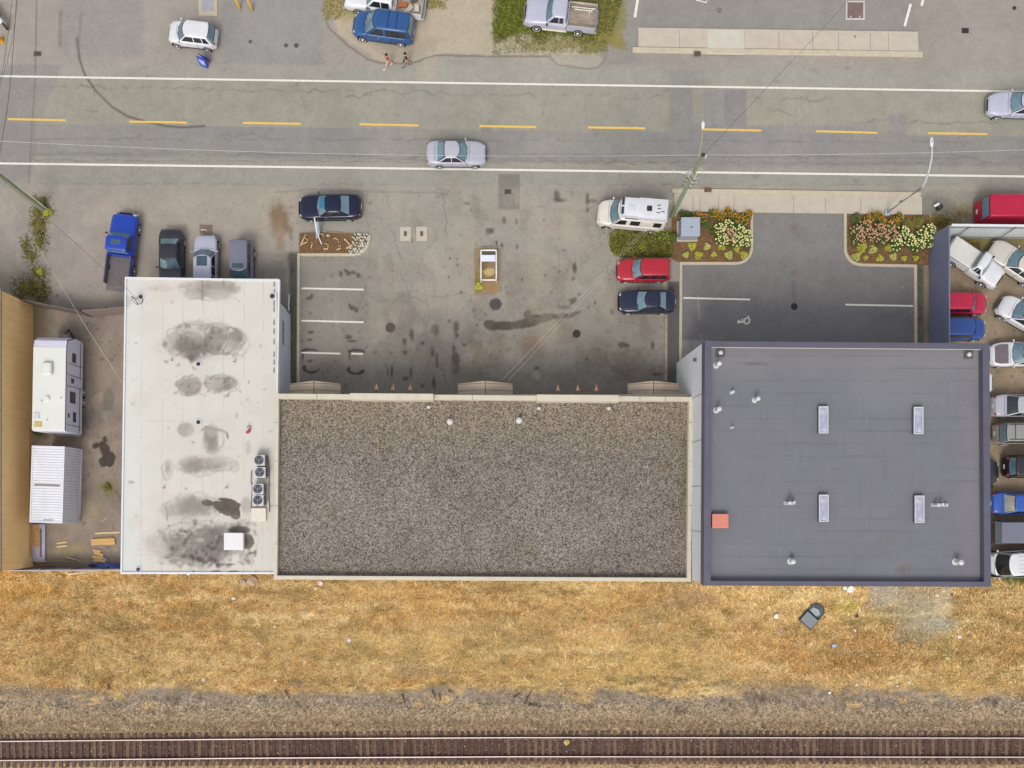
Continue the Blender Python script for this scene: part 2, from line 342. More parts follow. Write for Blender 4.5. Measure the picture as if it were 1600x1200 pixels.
# the long wet stain
for (x, y, rx, ry, a, an) in ((768, 508, 14, 9, .9, 10), (790, 509, 24, 8, .95, 0), (812, 507, 22, 8, .95, -5), (832, 501, 18, 9, .95, -18), (850, 497, 22, 7, .9, -15), (872, 494, 18, 5, .7, -8), (824, 491, 6, 7, .8, 40), (893, 492, 18, 4, .6, -20)):
    g.blob(x, y, rx, ry, (80, 75, 65), a, an, .25, .35)
g.blob(895, 470, 6, 8, (88, 78, 66), .8, 30, .5, .6); g.blob(880, 480, 20, 3, (100, 92, 80), .6, 5, .5, .6)
g.blob(770, 540, 60, 18, (120, 105, 92), .5, 0, .8, .9); g.blob(745, 548, 14, 30, (116, 110, 84), .5, 0, .7, .8); g.blob(838, 535, 30, 12, (135, 112, 95), .6, 15, .8, .9)
for (x, y, rx, ry) in ((765, 361, 7, 5), (870, 308, 5, 10), (877, 313, 12, 4), (918, 310, 3, 10), (925, 314, 7, 3), (918, 328, 2, 4), (713, 512, 6, 12), (714, 524, 4, 5), (709, 545, 3, 9), (712, 560, 6, 12), (712, 575, 5, 9), (725, 539, 5, 3), (680, 515, 6, 9), (643, 525, 4, 12), (632, 533, 5, 5), (660, 536, 3, 3), (676, 550, 3, 6), (633, 551, 4, 3), (683, 563, 2, 12), (678, 600, 3, 10), (612, 580, 3, 10), (606, 580, 2, 9), (642, 583, 2, 10), (634, 592, 5, 4), (660, 603, 4, 4), (702, 502, 3, 3), (745, 508, 2, 2), (917, 561, 2, 2), (972, 538, 6, 5), (1020, 540, 4, 7), (980, 540, 4, 3), (956, 487, 3, 4), (930, 473, 2, 3), (905, 460, 3, 2), (898, 418, 4, 9), (896, 436, 3, 3), (852, 430, 2, 3), (816, 437, 2, 4), (776, 379, 2, 4), (784, 383, 2, 4), (788, 344, 3, 5), (807, 346, 2, 5), (850, 344, 2, 3), (808, 386, 2, 4), (730, 318, 5, 2), (736, 328, 2, 2), (703, 404, 2, 3), (715, 414, 1.5, 3), (701, 433, 2, 2), (720, 457, 3, 3), (838, 576, 5, 4), (1028, 585, 7, 3), (545, 427, 6, 5), (552, 426, 5, 4), (533, 429, 4, 6), (560, 430, 5, 5), (540, 423, 3, 3), (483, 466, 6, 3), (487, 462, 3, 4), (550, 481, 5, 4), (557, 485, 3, 4), (546, 477, 2, 3), (484, 531, 5, 2), (486, 519, 5, 3), (545, 527, 5, 3), (551, 533, 7, 2), (484, 564, 6, 3)):
    g.blob(x, y, rx * 1.15, ry * 1.15, (74, 68, 62), .75, 0, .5, .6)
for (x, y) in ((487, 577), (556, 579)):
    for t in range(14):
        a = R(20 + t * 14); g.blob(x + 12 * math.cos(a), y - 2 + 7 * math.sin(a), 3.5, 2.5, (66, 62, 62), .75, 0, .5, .6)
for (x, y, a0) in ((484, 552, 0), (557, 553, 0)):
    for t in range(9): g.blob(x - 12 + t * 3, y - 4 - 2 * math.sin(t * .4), 3.2, 2.2, (66, 62, 62), .8, 0, .5, .6)
    for t in range(4): g.blob(x - 11, y - 2 + t * 3.4, 2.2, 2.8, (66, 62, 62), .7, 0, .5, .6)
g.scatter(170, 470, 300, 1040, 600, 1, 3.2, (96, 88, 80), .6, 35, 2); g.scatter(60, 560, 300, 1040, 600, 3, 14, (128, 118, 106), .4, 36, 3, 80); g.scatter(60, 560, 300, 1040, 520, 6, 22, (172, 160, 144), .35, 37, 2.5, 70)
g.crack(575, 300, 560, 600, (120, 112, 100), 1.5, .5, 41, 6); g.crack(690, 350, 620, 500, (125, 118, 105), 1.4, .4, 42, 8); g.crack(900, 400, 760, 590, (120, 112, 96), 1.4, .3, 43, 8); g.line([(430, 300), (470, 296), (700, 302)], 1.5, (120, 112, 104), .5, .6, 2)
# patches round the blank sign planter and the cement pads
g.rect(742, 386, 782, 458, (150, 128, 98), .95, 2, 5, .25); g.rect(744, 425, 780, 458, (158, 126, 82), .8, 3, 5, .4); g.rect(742, 425, 750, 458, (130, 118, 52), .8, 2, 4, .5); g.blob(764, 425, 10, 7, (205, 178, 125), .9); g.blob(756, 410, 10, 14, (122, 100, 62), .7); g.rect(752, 392, 776, 400, (120, 110, 96), .8, 2)
# between lot and driveway
g.rect(1043, 440, 1063, 640, (84, 84, 82), .9, 2, 2); g.rect(1037, 488, 1043, 620, (150, 132, 112), .55, 2, 3, .4); g.rect(1035, 440, 1042, 460, (190, 172, 140), .5, 1.5, 2)
# driveway right (newer, darker asphalt)
drv = [(1062, 330), (1455, 330), (1455, 640), (1062, 640)]
g.poly(drv, (126, 123, 121), 1, 1.5); g.rect(1170, 330, 1330, 400, (135, 132, 127), .7, 14, 12); g.rect(1062, 470, 1455, 640, (122, 119, 118), .5, 22, 18)
g.blob(1240, 356, 5, 5, (130, 112, 112), .7); g.blob(1240, 427, 6, 6, (128, 108, 106), .7); g.line([(1240, 440), (1241, 475)], 6, (105, 103, 100), .5); g.rect(1066, 532, 1110, 580, (158, 154, 148), .95, 1.5); g.line([(1082, 532), (1082, 565)], 1, (120, 116, 112), .6)
g.scatter(50, 1070, 340, 1430, 530, 2, 12, (118, 112, 112), .35, 51, 2); g.scatter(25, 1070, 340, 1430, 530, .8, 1.6, (190, 185, 178), .5, 52)
g.rect(1430, 412, 1456, 640, (96, 96, 86), .95, 2, 3, .2); g.scatter(40, 1432, 420, 1454, 560, 2, 5, (120, 122, 104), .5, 53); g.scatter(30, 1432, 420, 1454, 560, 1, 4, (70, 76, 58), .5, 54)
g.poly([(1438, 296), (1660, 296), (1660, 372), (1500, 372), (1450, 352)], (146, 141, 128), .9, 4, 6); g.blob(1460, 350, 30, 16, (150, 120, 60), .85, -10, .6, .9); g.blob(1495, 330, 40, 14, (138, 122, 84), .8, -15, .7, .9); g.poly([(1438, 304), (1475, 308), (1500, 335), (1440, 338)], (132, 127, 118), .8, 3, 3)
g.poly([(1440, 300), (1490, 312), (1505, 350), (1500, 350)], (120, 115, 105), .3, 3)
# car yard at the right
g.rect(1443, 371, 1660, 915, (152, 135, 112), 1, 2); g.rect(1490, 371, 1660, 388, (128, 116, 70), .8, 5, 6); g.scatter(60, 1450, 380, 1650, 910, 5, 22, (128, 112, 92), .5, 55, 2); g.scatter(50, 1450, 380, 1650, 910, 3, 12, (172, 152, 126), .5, 56, 2); g.scatter(60, 1540, 380, 1650, 910, 1, 3, (70, 62, 55), .6, 57, 2)
g.rect(1540, 890, 1660, 905, (58, 62, 40), .9, 3, 4)
# storage yard at the left
g.rect(48, 480, 200, 892, (150, 136, 122), 1, 2); g.rect(52, 480, 74, 640, (140, 126, 98), .8, 4, 6, .4); g.rect(74, 495, 190, 530, (140, 130, 122), .6, 8, 8)
g.scatter(50, 60, 490, 190, 880, 5, 20, (132, 118, 106), .5, 58, 1.6); g.scatter(26, 60, 490, 190, 880, 3, 12, (170, 154, 132), .5, 59, 2); g.scatter(60, 125, 490, 190, 880, 1, 3, (86, 74, 64), .5, 60, 2)
g.blob(170, 625, 10, 18, (122, 116, 104), .8); g.blob(145, 655, 20, 20, (118, 112, 106), .6)
for (x, y, rx, ry) in ((163, 700, 8, 14), (169, 715, 10, 14), (161, 722, 7, 9), (150, 696, 7, 5), (164, 686, 4, 6), (172, 726, 5, 4)): g.blob(x, y, rx, ry, (78, 68, 62), .95, -25, .15, .4)
g.blob(170, 763, 16, 16, (128, 122, 88), .8, 0, .7, .9); g.blob(167, 760, 7, 5, (108, 108, 62), .8); g.blob(110, 860, 26, 12, (160, 150, 112), .8, 0, .7, .9); g.blob(145, 800, 14, 16, (164, 146, 112), .7, 0, .7, .9); g.blob(65, 678, 14, 8, (100, 100, 60), .8, 0, .6, .9)
# dry field, gravel shoulder, ballast
fld = sst(-2, 2, Y - 889 + 0 * X); wn_ = 26 * g.nC + 12 * g.nB
full((208, 172, 112), fld)
fB = fbm(X / 9, Y / 4, 61, 4) - .5; fD = fbm(X / 60, Y / 22, 63, 4) - .5; fE = fbm(X / 120, Y / 50, 65, 4) - .5; fS = fbm(X / 14, Y / 5, 67, 3) - .5; fG = fbm(X / 3.2, Y / 2.6, 68, 2) - .5
def band(m, col, a=1.0): full(col, np.clip(m, 0, 1) * fld * a)
band(sst(.02, .20, fE), (218, 184, 122), .85); band(sst(.0, .2, -fE), (206, 156, 88), .65); band(sst(.05, .22, fD), (224, 196, 138), .6); band(sst(.07, .25, -fD), (168, 136, 80), .5); band(sst(.06, .22, fS), (232, 208, 156), .5); band(sst(.08, .22, -fS), (140, 104, 58), .55); band(sst(.08, .22, fB), (230, 202, 146), .5); band(sst(.08, .24, -fB), (122, 92, 50), .55); band(sst(.14, .3, -fG), (104, 78, 44), .5)
g.blob(0, 930, 120, 40, (196, 148, 62), .5, 0, .8); g.blob(930, 1035, 330, 34, (214, 186, 118), .65, 0, .8, .9); g.blob(650, 950, 150, 40, (205, 158, 88), .4, 0, .8); g.blob(1280, 1020, 220, 42, (178, 128, 70), .5, 0, .8, .8); g.blob(700, 1000, 420, 22, (222, 192, 130), .5, 0, .8, .9); g.blob(1080, 935, 50, 18, (168, 140, 110), .6); g.blob(1020, 960, 40, 20, (170, 150, 100), .5)
g.blob(1320, 945, 22, 16, (176, 160, 60), .7); g.blob(1328, 942, 8, 8, (150, 160, 40), .8); g.rect(1360, 912, 1410, 945, (160, 146, 122), .8, 8, 12); g.rect(1400, 918, 1460, 1000, (158, 146, 116), .7, 12, 16); g.blob(1475, 935, 15, 26, (190, 172, 136), .8); g.blob(1470, 975, 24, 14, (160, 154, 132), .75); g.blob(1400, 957, 24, 5, (110, 118, 50), .8); g.line([(1380, 963), (1430, 960), (1480, 957)], 4, (190, 178, 140), .7, .8, 3)
g.blob(1500, 1060, 90, 24, (200, 172, 110), .6); g.blob(1465, 1010, 30, 20, (170, 150, 92), .5)
g.crack(780, 1020, 990, 1026, (118, 96, 50), 3.5, .6, 71, 4); g.crack(700, 1003, 850, 990, (130, 106, 58), 3, .5, 72, 6); g.crack(220, 925, 280, 932, (110, 96, 52), 4, .5, 73, 4)
g.scatter(120, 0, 895, 1600, 1075, 3, 12, (128, 118, 66), .4, 74, 3, 0); g.scatter(90, 0, 895, 1600, 1075, 2, 7, (96, 70, 40), .4, 75, 3, 0)
sh = sst(-7, 7, Y - 1079 + wn_ * 1.5 + 8 * np.sin(X / 97.0) * .6); full((148, 132, 114), sh)
full((150, 132, 112), sst(-8, 8, Y - 1098 + wn_)); full((168, 146, 116), sst(-7, 7, Y - 1106 + wn_ * .5)); full((136, 114, 88), sst(-5, 5, Y - 1126 + wn_ * .3) * .85); full((150, 124, 96), sst(-3, 3, Y - 1140)); full((98, 72, 60), sst(-3, 3, Y - 1155) * (1 - sst(-3, 3, Y - 1190))); full((176, 148, 108), sst(-3, 3, Y - 1196 + wn_ * .1))
bl = sst(1070, 1085, Y); fine = g.nA; full((214, 192, 158), bl * sst(.16, .3, fine) * .5 * (1 - sst(1140, 1150, Y) * (1 - sst(1194, 1200, Y)))); full((84, 68, 54), bl * sst(.14, .3, -fine) * .6)
g.scatter(40, 0, 1080, 1600, 1112, 2, 9, (84, 74, 70), .5, 76, 4, 20); g.blob(72, 1108, 4, 3, (180, 175, 70), .9)
for k_ in range(46):
    q_ = random.Random(3100 + k_); x_ = q_.uniform(0, 1550); y_ = q_.uniform(905, 1068); g.crack(x_, y_, x_ + q_.uniform(40, 190), y_ + q_.uniform(-8, 8), q_.choice([(112, 84, 42), (126, 104, 54), (98, 80, 48)]), q_.uniform(2, 4), q_.uniform(.4, .8), 3200 + k_, 5)
for k_ in range(30):
    q_ = random.Random(3300 + k_); x_ = q_.uniform(0, 1550); y_ = q_.uniform(905, 1060); g.crack(x_, y_, x_ + q_.uniform(60, 240), y_ + q_.uniform(-6, 6), (244, 222, 172), q_.uniform(2.5, 6), q_.uniform(.3, .6), 3400 + k_, 5)
g.rect(1352, 910, 1412, 950, (170, 158, 140), .9, 8, 14, .25); g.rect(1395, 915, 1470, 995, (172, 160, 134), .85, 12, 18, .3); g.blob(1475, 938, 18, 30, (206, 190, 158), .9, 0, .6, .8); g.blob(1470, 975, 28, 16, (178, 172, 152), .85, 0, .7, .9); g.line([(1380, 963), (1430, 960), (1480, 957)], 4, (206, 192, 154), .8, .8, 3)
# green bits
g.rect(775, -50, 905, 58, (112, 122, 48), 1, 5, 16); g.rect(905, -50, 975, 76, (140, 130, 70), .95, 6, 16, .2); g.rect(800, 58, 945, 76, (146, 134, 86), .8, 6, 20, .4); g.rect(505, -50, 560, 32, (160, 145, 88), .7, 6, 14, .4); g.rect(645, -50, 690, 14, (150, 138, 80), .8, 5, 8, .3)
for k_ in range(160):
    q_ = random.Random(2000 + k_); x_ = q_.uniform(0, 1600); y_ = 1080 + 12 * math.sin(x_ / 97) + q_.uniform(-16, 16); g.blob(x_, y_, q_.uniform(5, 22), q_.uniform(2, 7), q_.choice([(204, 172, 116), (184, 152, 104), (150, 134, 116), (140, 128, 90), (120, 112, 84)]), q_.uniform(.4, .8), q_.uniform(-10, 10), .7, 1.0)
for k_ in range(60):
    q_ = random.Random(2300 + k_); x_ = q_.uniform(0, 1600); y_ = q_.uniform(900, 1070); g.blob(x_, y_, q_.uniform(10, 60), q_.uniform(4, 14), q_.choice([(150, 128, 84), (132, 116, 66), (218, 190, 134), (230, 204, 150), (172, 148, 112), (168, 120, 62)]), q_.uniform(.3, .7), q_.uniform(-12, 12), .8, 1.0)
g.line([(1084, 415), (1090, 450), (1092, 480), (1096, 530)], 1.2, (176, 172, 166), .5, .7, 1, .05)
g.mottle(ALLW, .14)
# ------- split the painted sheet into its named surfaces
xc = (X[:-1, :-1] + X[1:, 1:]) / 2; yc = (Y[:-1, :-1] + Y[1:, 1:]) / 2
zone = np.zeros(xc.shape, int)                      # 0 = parking lot
yt = 98 + 14 * xc / 1600
zone[yc < yt] = 1                                    # north pavement
zone[(yc < yt) & (xc > 508) & (xc < 978)] = 2        # dirt verge
zone[(yc >= yt) & (yc < 292)] = 3                    # road
zone[(xc > 1062) & (xc < 1443) & (yc > 333) & (yc < 893)] = 4
zone[(xc >= 1443) & (yc > 371) & (yc < 893)] = 5
zone[(xc < 200) & (yc > 482) & (yc < 893)] = 6
zone[(yc >= 893) & (yc < 1088)] = 7
zone[yc >= 1088] = 8
def bal(x, y): return .28 * sst(1104, 1138, y) - .0 * x
def bump(x, y):
    f = sst(895, 915, y) * (1 - sst(1075, 1092, y)); return f * (.05 * fB + .12 * fD) + bal(x, y) + .02 * sst(1085, 1095, y) * g.nA
Zs = bump(X, Y)
asph = mat_attr('worn_asphalt', .92, .18, 26, .5, .10, .07, 11); dirt = mat_attr('packed_dirt', .97, .18, 18, .5, .1, .08, 12); straw = mat_attr('dry_straw', 1.0, .34, 14, .8, .1, .15, 10); stone = mat_attr('ballast_stone', 1.0, .28, 14, .9, .06, .42, 8.5)
for k_, (nm, mt) in enumerate((('parking_lot', asph), ('pavement', asph), ('verge', dirt), ('road', asph), ('driveway', asph), ('car_yard', dirt), ('storage_yard', dirt), ('field', straw), ('ballast', stone))):
    tag(g.mesh(nm, mt, zone == k_, 0, (lambda a, b: Zs) if k_ > 6 else None), kind='structure')
# coarse land outside the painted part
b = MB(); b.box((0, 0, -.55), (1600, 1600, 1.0)); tag(b.build('ground', mat('outer_ground', (150, 138, 118), .95, 0, .15, .6)), kind='structure')
for sx_ in (-1, 1):
    b = MB(); x_ = (-45 - NX) * S if sx_ < 0 else (1650 - NX) * S; yy = 600 * S
    b.prism([(x_, (NY - 98) * S), (x_ + sx_ * 400, (NY - 98) * S), (x_ + sx_ * 400, (NY - 291) * S), (x_, (NY - 291) * S)], -.2, -.01)
    tag(b.build('road', mat('outer_road', (150, 147, 137), .9, 0, .08, 1.0)), kind='structure')
# ------- painted road markings (thin sheets 4 mm above the asphalt)
white_p = mat('white_line_paint', (232, 228, 215), .7, 0, .10, 5); yel_p = mat('yellow_line_paint', (232, 190, 95), .7, 0, .12, 5)
def strip(name, pts, w, m, z=.005, label=None):
    b = MB(); q = [P(*p, z) for p in pts]; L, Rr = [], []
    for i, p in enumerate(q):
        d = (q[min(i + 1, len(q) - 1)] - q[max(i - 1, 0)]).normalized(); n = Vector((-d.y, d.x, 0)) * w / 2; L.append(p + n); Rr.append(p - n)
    vs = L + Rr; n = len(q); b.add(vs, [(i, i + 1, n + i + 1, n + i) for i in range(n - 1)]); return b.build(name, m)
def seg(x0, y0, x1, y1, n=20): return [(x0 + (x1 - x0) * i / n, y0 + (y1 - y0) * i / n) for i in range(n + 1)]
tag(strip('edge_line', seg(-45, 118.3, 1650, 143.8), .15, white_p), kind='structure'); tag(strip('edge_line', seg(-45, 254.7, 1650, 276.3), .16, white_p), kind='structure')
for (x0, y0, x1, y1) in ((12, 186, 103, 188), (202, 190, 292, 191.5), (380, 192, 470, 193.5), (562, 194, 654, 196), (749, 197, 838, 198.5), (919, 199, 1008, 200.5), (1096, 202, 1190, 204), (1275, 205, 1371, 207.5), (1450, 208, 1543, 209.5)):
    tag(strip('centre_dash', seg(x0, y0, x1, y1, 2), .16, yel_p), kind='structure')
for i, (x0, y0, x1, y1) in enumerate(((471, 450.5, 568, 452.5), (471, 501, 568, 503.5), (471, 551, 532, 552.5), (549, 552.5, 567, 553), (1068, 465.5, 1172, 468), (1321, 476, 1427, 478), (1423, 6, 1413.5, 41), (1001, -30, 992, 27), (1445, -12, 1440, 9))):
    tag(strip('stall_line', [(x0, y0), (x1, y1)], .13 if i < 6 else .2, white_p), kind='structure')
tag(strip('arrow_mark', [(1088, 0), (1104, 4), (1105, -3)], .09, white_p), kind='structure')
# wheelchair symbol painted on the driveway
b = MB(); zz = .006
def arc(cx, cy, r, a0, a1, w, n=14):
    q = [(cx + r * math.cos(R(a0 + (a1 - a0) * i / n)), cy + r * math.sin(R(a0 + (a1 - a0) * i / n))) for i in range(n + 1)]; ribbon(q, w)
def ribbon(q, w):
    q = [P(x, y, zz) for x, y in q]; vs = []
    for i, p in enumerate(q):
        d = (q[min(i + 1, len(q) - 1)] - q[max(i - 1, 0)]).normalized(); n = Vector((-d.y, d.x, 0)) * w / 2; vs += [p + n, p - n]
    b.add(vs, [(2 * i, 2 * i + 1, 2 * i + 3, 2 * i + 2) for i in range(len(q) - 1)])
arc(1166.3, 500.8, 5.0, -40, 150, .11); ribbon([(1169.0, 493.2), (1169.8, 496.2), (1163.4, 498.3), (1164.3, 501.8), (1159, 502.8), (1152.3, 504.2)], .12); ribbon([(1160.2, 498), (1159.8, 502)], .11)
b.add([P(1154.3 + 2.1 * math.cos(i * .785), 501.6 + 1.7 * math.sin(i * .785), zz + .002) for i in range(8)], [tuple(range(8))])
tag(b.build('wheelchair_mark', white_p), kind='structure')
# ================================================================== BUILDINGS
def rel(parent, p): return Vector(p) - parent.location
def pl(pts, z=0.0, par=None):
    o = [P(x, y, z) for x, y in pts]; return [(q.x - (par.location.x if par else 0), q.y - (par.location.y if par else 0)) for q in o]
def wall_box(name, x0, y0, x1, y1, z0, z1, m, par):      # footprint in ground pixels
    b = MB(); b.prism(pl([(x0, y0), (x1, y0), (x1, y1), (x0, y1)], 0, par), z0, z1); return b.build(name, m, par)
def frame_px(name, outer, inner, zt, zb, m, par):
    """ring between two quads given in photo px at height zt, dropping to zb"""
    b = MB(); o = pl(outer, zt, par); i = pl(inner, zt, par); n = len(o)
    vs = [(x, y, zb) for x, y in o] + [(x, y, zt) for x, y in o] + [(x, y, zt) for x, y in i] + [(x, y, zb) for x, y in i]
    fs = []
    for k in range(n):
        q = (k + 1) % n
        for r in range(3): fs.append((r * n + k, r * n + q, (r + 1) * n + q, (r + 1) * n + k))
        fs.append((3 * n + k, 3 * n + q, q, k))
    b.add(vs, fs); return b.build(name, m, par)
def win_part(par, name, m, c, d, fm=None):
    b = MB(); b.box(rel(par, c), d); w = b.build(name, m, par)
    if fm:
        b = MB(); x, y, z = d
        cc = rel(par, c)
        if x > y:
            for s_ in (-1, 1): b.box(cc + Vector((s_ * x / 2, 0, 0)), (.07, y + .04, z + .14)); b.box(cc + Vector((0, 0, s_ * z / 2)), (x - .07, y + .03, .07))
        else:
            for s_ in (-1, 1): b.box(cc + Vector((0, s_ * y / 2, 0)), (x + .04, .07, z + .14)); b.box(cc + Vector((0, 0, s_ * z / 2)), (x + .03, y - .07, .07))
        b.build('frame', fm, w)
    return w
glass_d = mat('dark_window_glass', (40, 48, 55), .08, 0, .1, 2, spec=.9)
alum = mat('window_aluminium', (170, 170, 168), .4, .3, .06, 4)
# ---- white flat-roofed building
wroof = Canvas(184, 428, 442, 902, 1.2, (212, 208, 198), 50)
w = wroof; aw = (slice(None), slice(None))
w.mix(aw, .5 * sst(-.1, .15, w.nC), (212, 203, 190)); w.mix(aw, .6 * (1 - sst(200, 250, w.X)), (214, 217, 213))
for xx in (222, 255, 286, 318, 350, 382, 412): w.line([(xx, 436), (xx - 2, 892)], .9, (178, 170, 160), .5, .6, .8, .12)
for yy in (658, 700, 867, 560): w.line([(210, yy), (370, yy)], .8, (184, 176, 166), .45, .6, .6, .05)
G1, G2, G3, DK = (156, 149, 140), (124, 117, 109), (98, 91, 84), (70, 62, 56)
def st(x, y, rx, ry, c, a, ring=0, soft=.45, rough=.45, ang=0): w.blob(x, y, rx, ry, c, a, ang, soft, rough, ring)
st(328, 452, 44, 17, G1, .8, .4); st(345, 447, 26, 8, G2, .7); st(318, 450, 12, 8, G2, .4, .5); st(305, 460, 18, 9, G2, .5, .7); st(255, 450, 24, 6, (196, 182, 172), .7); st(197, 470, 10, 12, G1, .4); st(285, 446, 12, 6, G1, .5); st(365, 453, 12, 6, G2, .5); st(340, 462, 20, 6, G2, .5, .8); w.line([(316, 437), (316, 470)], 1.2, (105, 98, 90), .7); w.line([(349, 436), (349, 446)], 2.5, (80, 74, 70), .8)
st(318, 532, 62, 30, G1, .75, .45, .5); st(300, 540, 26, 20, G2, .8, .35, .3); st(335, 532, 18, 24, G2, .8, .55, .25); st(366, 530, 14, 18, G3, .8, .0, .3); st(374, 530, 6, 6, (84, 78, 72), .7, 0, .7); st(366, 534, 20, 24, G2, .5, .8, .2); st(300, 545, 20, 14, G3, .45); st(258, 538, 5, 5, G3, .7); st(270, 534, 18, 17, G2, .4, .8, .3); st(300, 512, 30, 12, G2, .45, .7); st(340, 512, 24, 10, G2, .5, .8)
for (x, y) in ((303, 531), (312, 538), (281, 538), (318, 553), (329, 528)): st(x, y, 3, 2.5, DK, .8)
st(296, 603, 20, 15, G2, .85, .6, .22); st(296, 603, 13, 11, G1, .8); st(280, 600, 8, 5, G3, .6); st(298, 615, 12, 5, G3, .6, .5); st(340, 599, 22, 13, G2, .8, .75, .25); st(360, 599, 12, 10, G2, .85, .4, .3); st(342, 590, 14, 4, G3, .6, .4); st(350, 607, 12, 4, G3, .5, .5)
st(290, 671, 13, 11, G2, .75, .6, .3); st(330, 678, 14, 16, G3, .8, .1, .4); st(334, 695, 11, 18, G2, .85, .1, .4); w.line([(316, 672), (322, 667), (332, 670), (345, 672), (354, 676), (356, 684)], 3, (80, 72, 66), .85, .5, 1); st(312, 728, 34, 15, G2, .65, .1, .6); st(340, 724, 24, 13, G3, .6, .1, .6); st(262, 732, 7, 14, G1, .8, 0, .7); st(300, 725, 20, 14, G1, .7); st(366, 730, 10, 12, G1, .7, .6); st(388, 700, 6, 14, G1, .4)
st(300, 795, 40, 22, G1, .75, 0, .8); st(262, 795, 12, 14, G2, .6, .5, .5); w.line([(258, 792), (262, 800), (260, 812)], 2, G3, .7, .6, 2); st(320, 790, 50, 18, G1, .6, 0, .8)
for (x, y, rx, ry, an) in ((325, 786, 11, 6, 5), (345, 790, 16, 8, 15), (362, 790, 14, 10, 10), (368, 802, 9, 9, 0), (350, 798, 14, 6, 20), (352, 781, 14, 3, 5)): st(x, y, rx, ry, (96, 86, 78), .97, 0, .12, .45, an)
st(385, 790, 10, 16, G1, .6)
st(300, 850, 66, 34, G1, .75, .2, .6); st(300, 850, 74, 42, (190, 184, 174), .5, .8, .3); st(330, 845, 46, 24, G2, .7, 0, .6, .7); st(285, 850, 20, 16, G2, .55, 0, .6, .9); st(345, 858, 40, 24, G2, .5, 0, .5, .8); st(332, 842, 18, 12, G3, .6, .2, .5, .9); st(312, 844, 10, 4, (225, 220, 210), .8); st(340, 840, 5, 5, (215, 208, 198), .7)
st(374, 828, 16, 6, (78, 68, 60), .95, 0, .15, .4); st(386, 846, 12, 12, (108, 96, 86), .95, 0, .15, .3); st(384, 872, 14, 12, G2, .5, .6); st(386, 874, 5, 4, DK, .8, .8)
for (x, y, s_) in ((285, 848, 9), (322, 850, 8), (336, 838, 8), (352, 842, 7), (290, 832, 7)):
    for t in range(7): st(x + random.Random(t + int(x)).uniform(-s_, s_), y + random.Random(t * 3 + int(x)).uniform(-s_ * .7, s_ * .7), 2.2, 1.6, DK, .6)
w.line([(275, 869), (302, 869), (302, 884)], 1.3, DK, .6, .6, .5); w.line([(337, 864), (337, 882), (368, 882)], 1.2, DK, .6, .6, .5)
for (x, y, rx) in ((337, 893, 8), (365, 893, 10), (400, 894, 4), (303, 893, 2)): st(x, y, rx, 2, (70, 62, 58), .9)
for yy in (440, 452, 470, 480, 500, 514, 530, 550, 562, 575): w.line([(428.6, yy), (428.3, yy + 7)], 1.6, (70, 66, 66), .8, .5, .8)
st(320, 535, 78, 40, (196, 189, 178), .6, .4, .8); st(318, 600, 60, 24, (202, 194, 184), .6, .3, .8); st(318, 700, 70, 60, (204, 198, 188), .5, .2, .9); st(305, 850, 84, 50, (184, 176, 166), .5, .3, .8); st(262, 850, 26, 24, G2, .45, .2, .8, .9); st(300, 868, 50, 18, G2, .5, 0, .8, .9); st(340, 828, 40, 12, G2, .5, 0, .8, .9); st(300, 536, 40, 24, G2, .35, 0, .7, .9)
def tide(x, y, rx, ry, a=.6, wd=1.6, a0=0, a1=360, sd=0):
    q_ = random.Random(sd + int(x * 7 + y)); ph = q_.uniform(0, 6); pts = [(x + rx * (1 + .10 * math.sin(3 * t + ph) + .05 * math.sin(7 * t + ph)) * math.cos(t), y + ry * (1 + .12 * math.sin(2 * t + ph) + .06 * math.sin(9 * t)) * math.sin(t)) for t in [R(a0 + (a1 - a0) * i / 40) for i in range(41)]]
    w.line(pts, wd * 1.5, G3, a * .6, .9, 2.5, .22)
st(305, 541, 28, 19, G3, .45, 0, .5, .8); st(336, 532, 17, 22, G3, .45, 0, .4, .6); st(296, 603, 17, 13, G3, .3, 0, .4, .5); st(345, 600, 22, 11, G3, .35, 0, .5, .7); st(330, 688, 15, 22, G3, .4, 0, .5, .7); st(318, 727, 34, 13, G3, .4, 0, .6, .8); st(300, 792, 42, 18, G2, .45, 0, .7, .9); st(318, 850, 56, 26, G3, .45, 0, .6, .9); st(290, 671, 11, 9, G2, .4, 0, .5, .6); st(332, 450, 38, 13, G3, .35, 0, .6, .9)
for a_ in ((318, 532, 60, 28, .5), (300, 541, 25, 19, .7), (336, 532, 18, 23, .75), (366, 530, 14, 17, .6), (367, 535, 21, 24, .4), (296, 603, 19, 15, .85), (342, 600, 22, 13, .75), (361, 600, 12, 11, .6), (328, 452, 42, 16, .5), (290, 671, 13, 11, .6), (334, 686, 15, 22, .5), (312, 728, 34, 15, .45), (300, 793, 44, 22, .4), (300, 850, 62, 30, .55), (338, 848, 44, 24, .5), (386, 848, 18, 18, .5), (284, 848, 22, 16, .5), (262, 735, 8, 15, .5), (345, 726, 22, 12, .5)): tide(*a_)
w.scatter(90, 250, 815, 400, 885, 1.2, 4.5, DK, .55, 84, 2.5); w.scatter(40, 260, 505, 378, 565, 1, 4, G3, .5, 85, 2.5); w.scatter(30, 270, 585, 375, 620, 1, 3, G3, .5, 86, 2.5)
w.scatter(60, 200, 440, 425, 890, 1, 3, G2, .5, 81, 2); w.scatter(30, 200, 440, 425, 890, 8, 24, (206, 196, 184), .35, 82, 2)
w.mottle(aw, .05)
z1 = 3.5
B1 = thing('white_building', 'low building with white flat roof covered in dark stains', 'building', P(330, 690, 0))
wallw = mat('white_wall_paint', (206, 208, 216), .8, 0, .05, 2); capw = mat('white_metal_edge', (226, 226, 228), .5, 0, .04, 3)
wall_box('wall', 226, 490, 454, 889, 0, z1 - .25, wallw, B1)
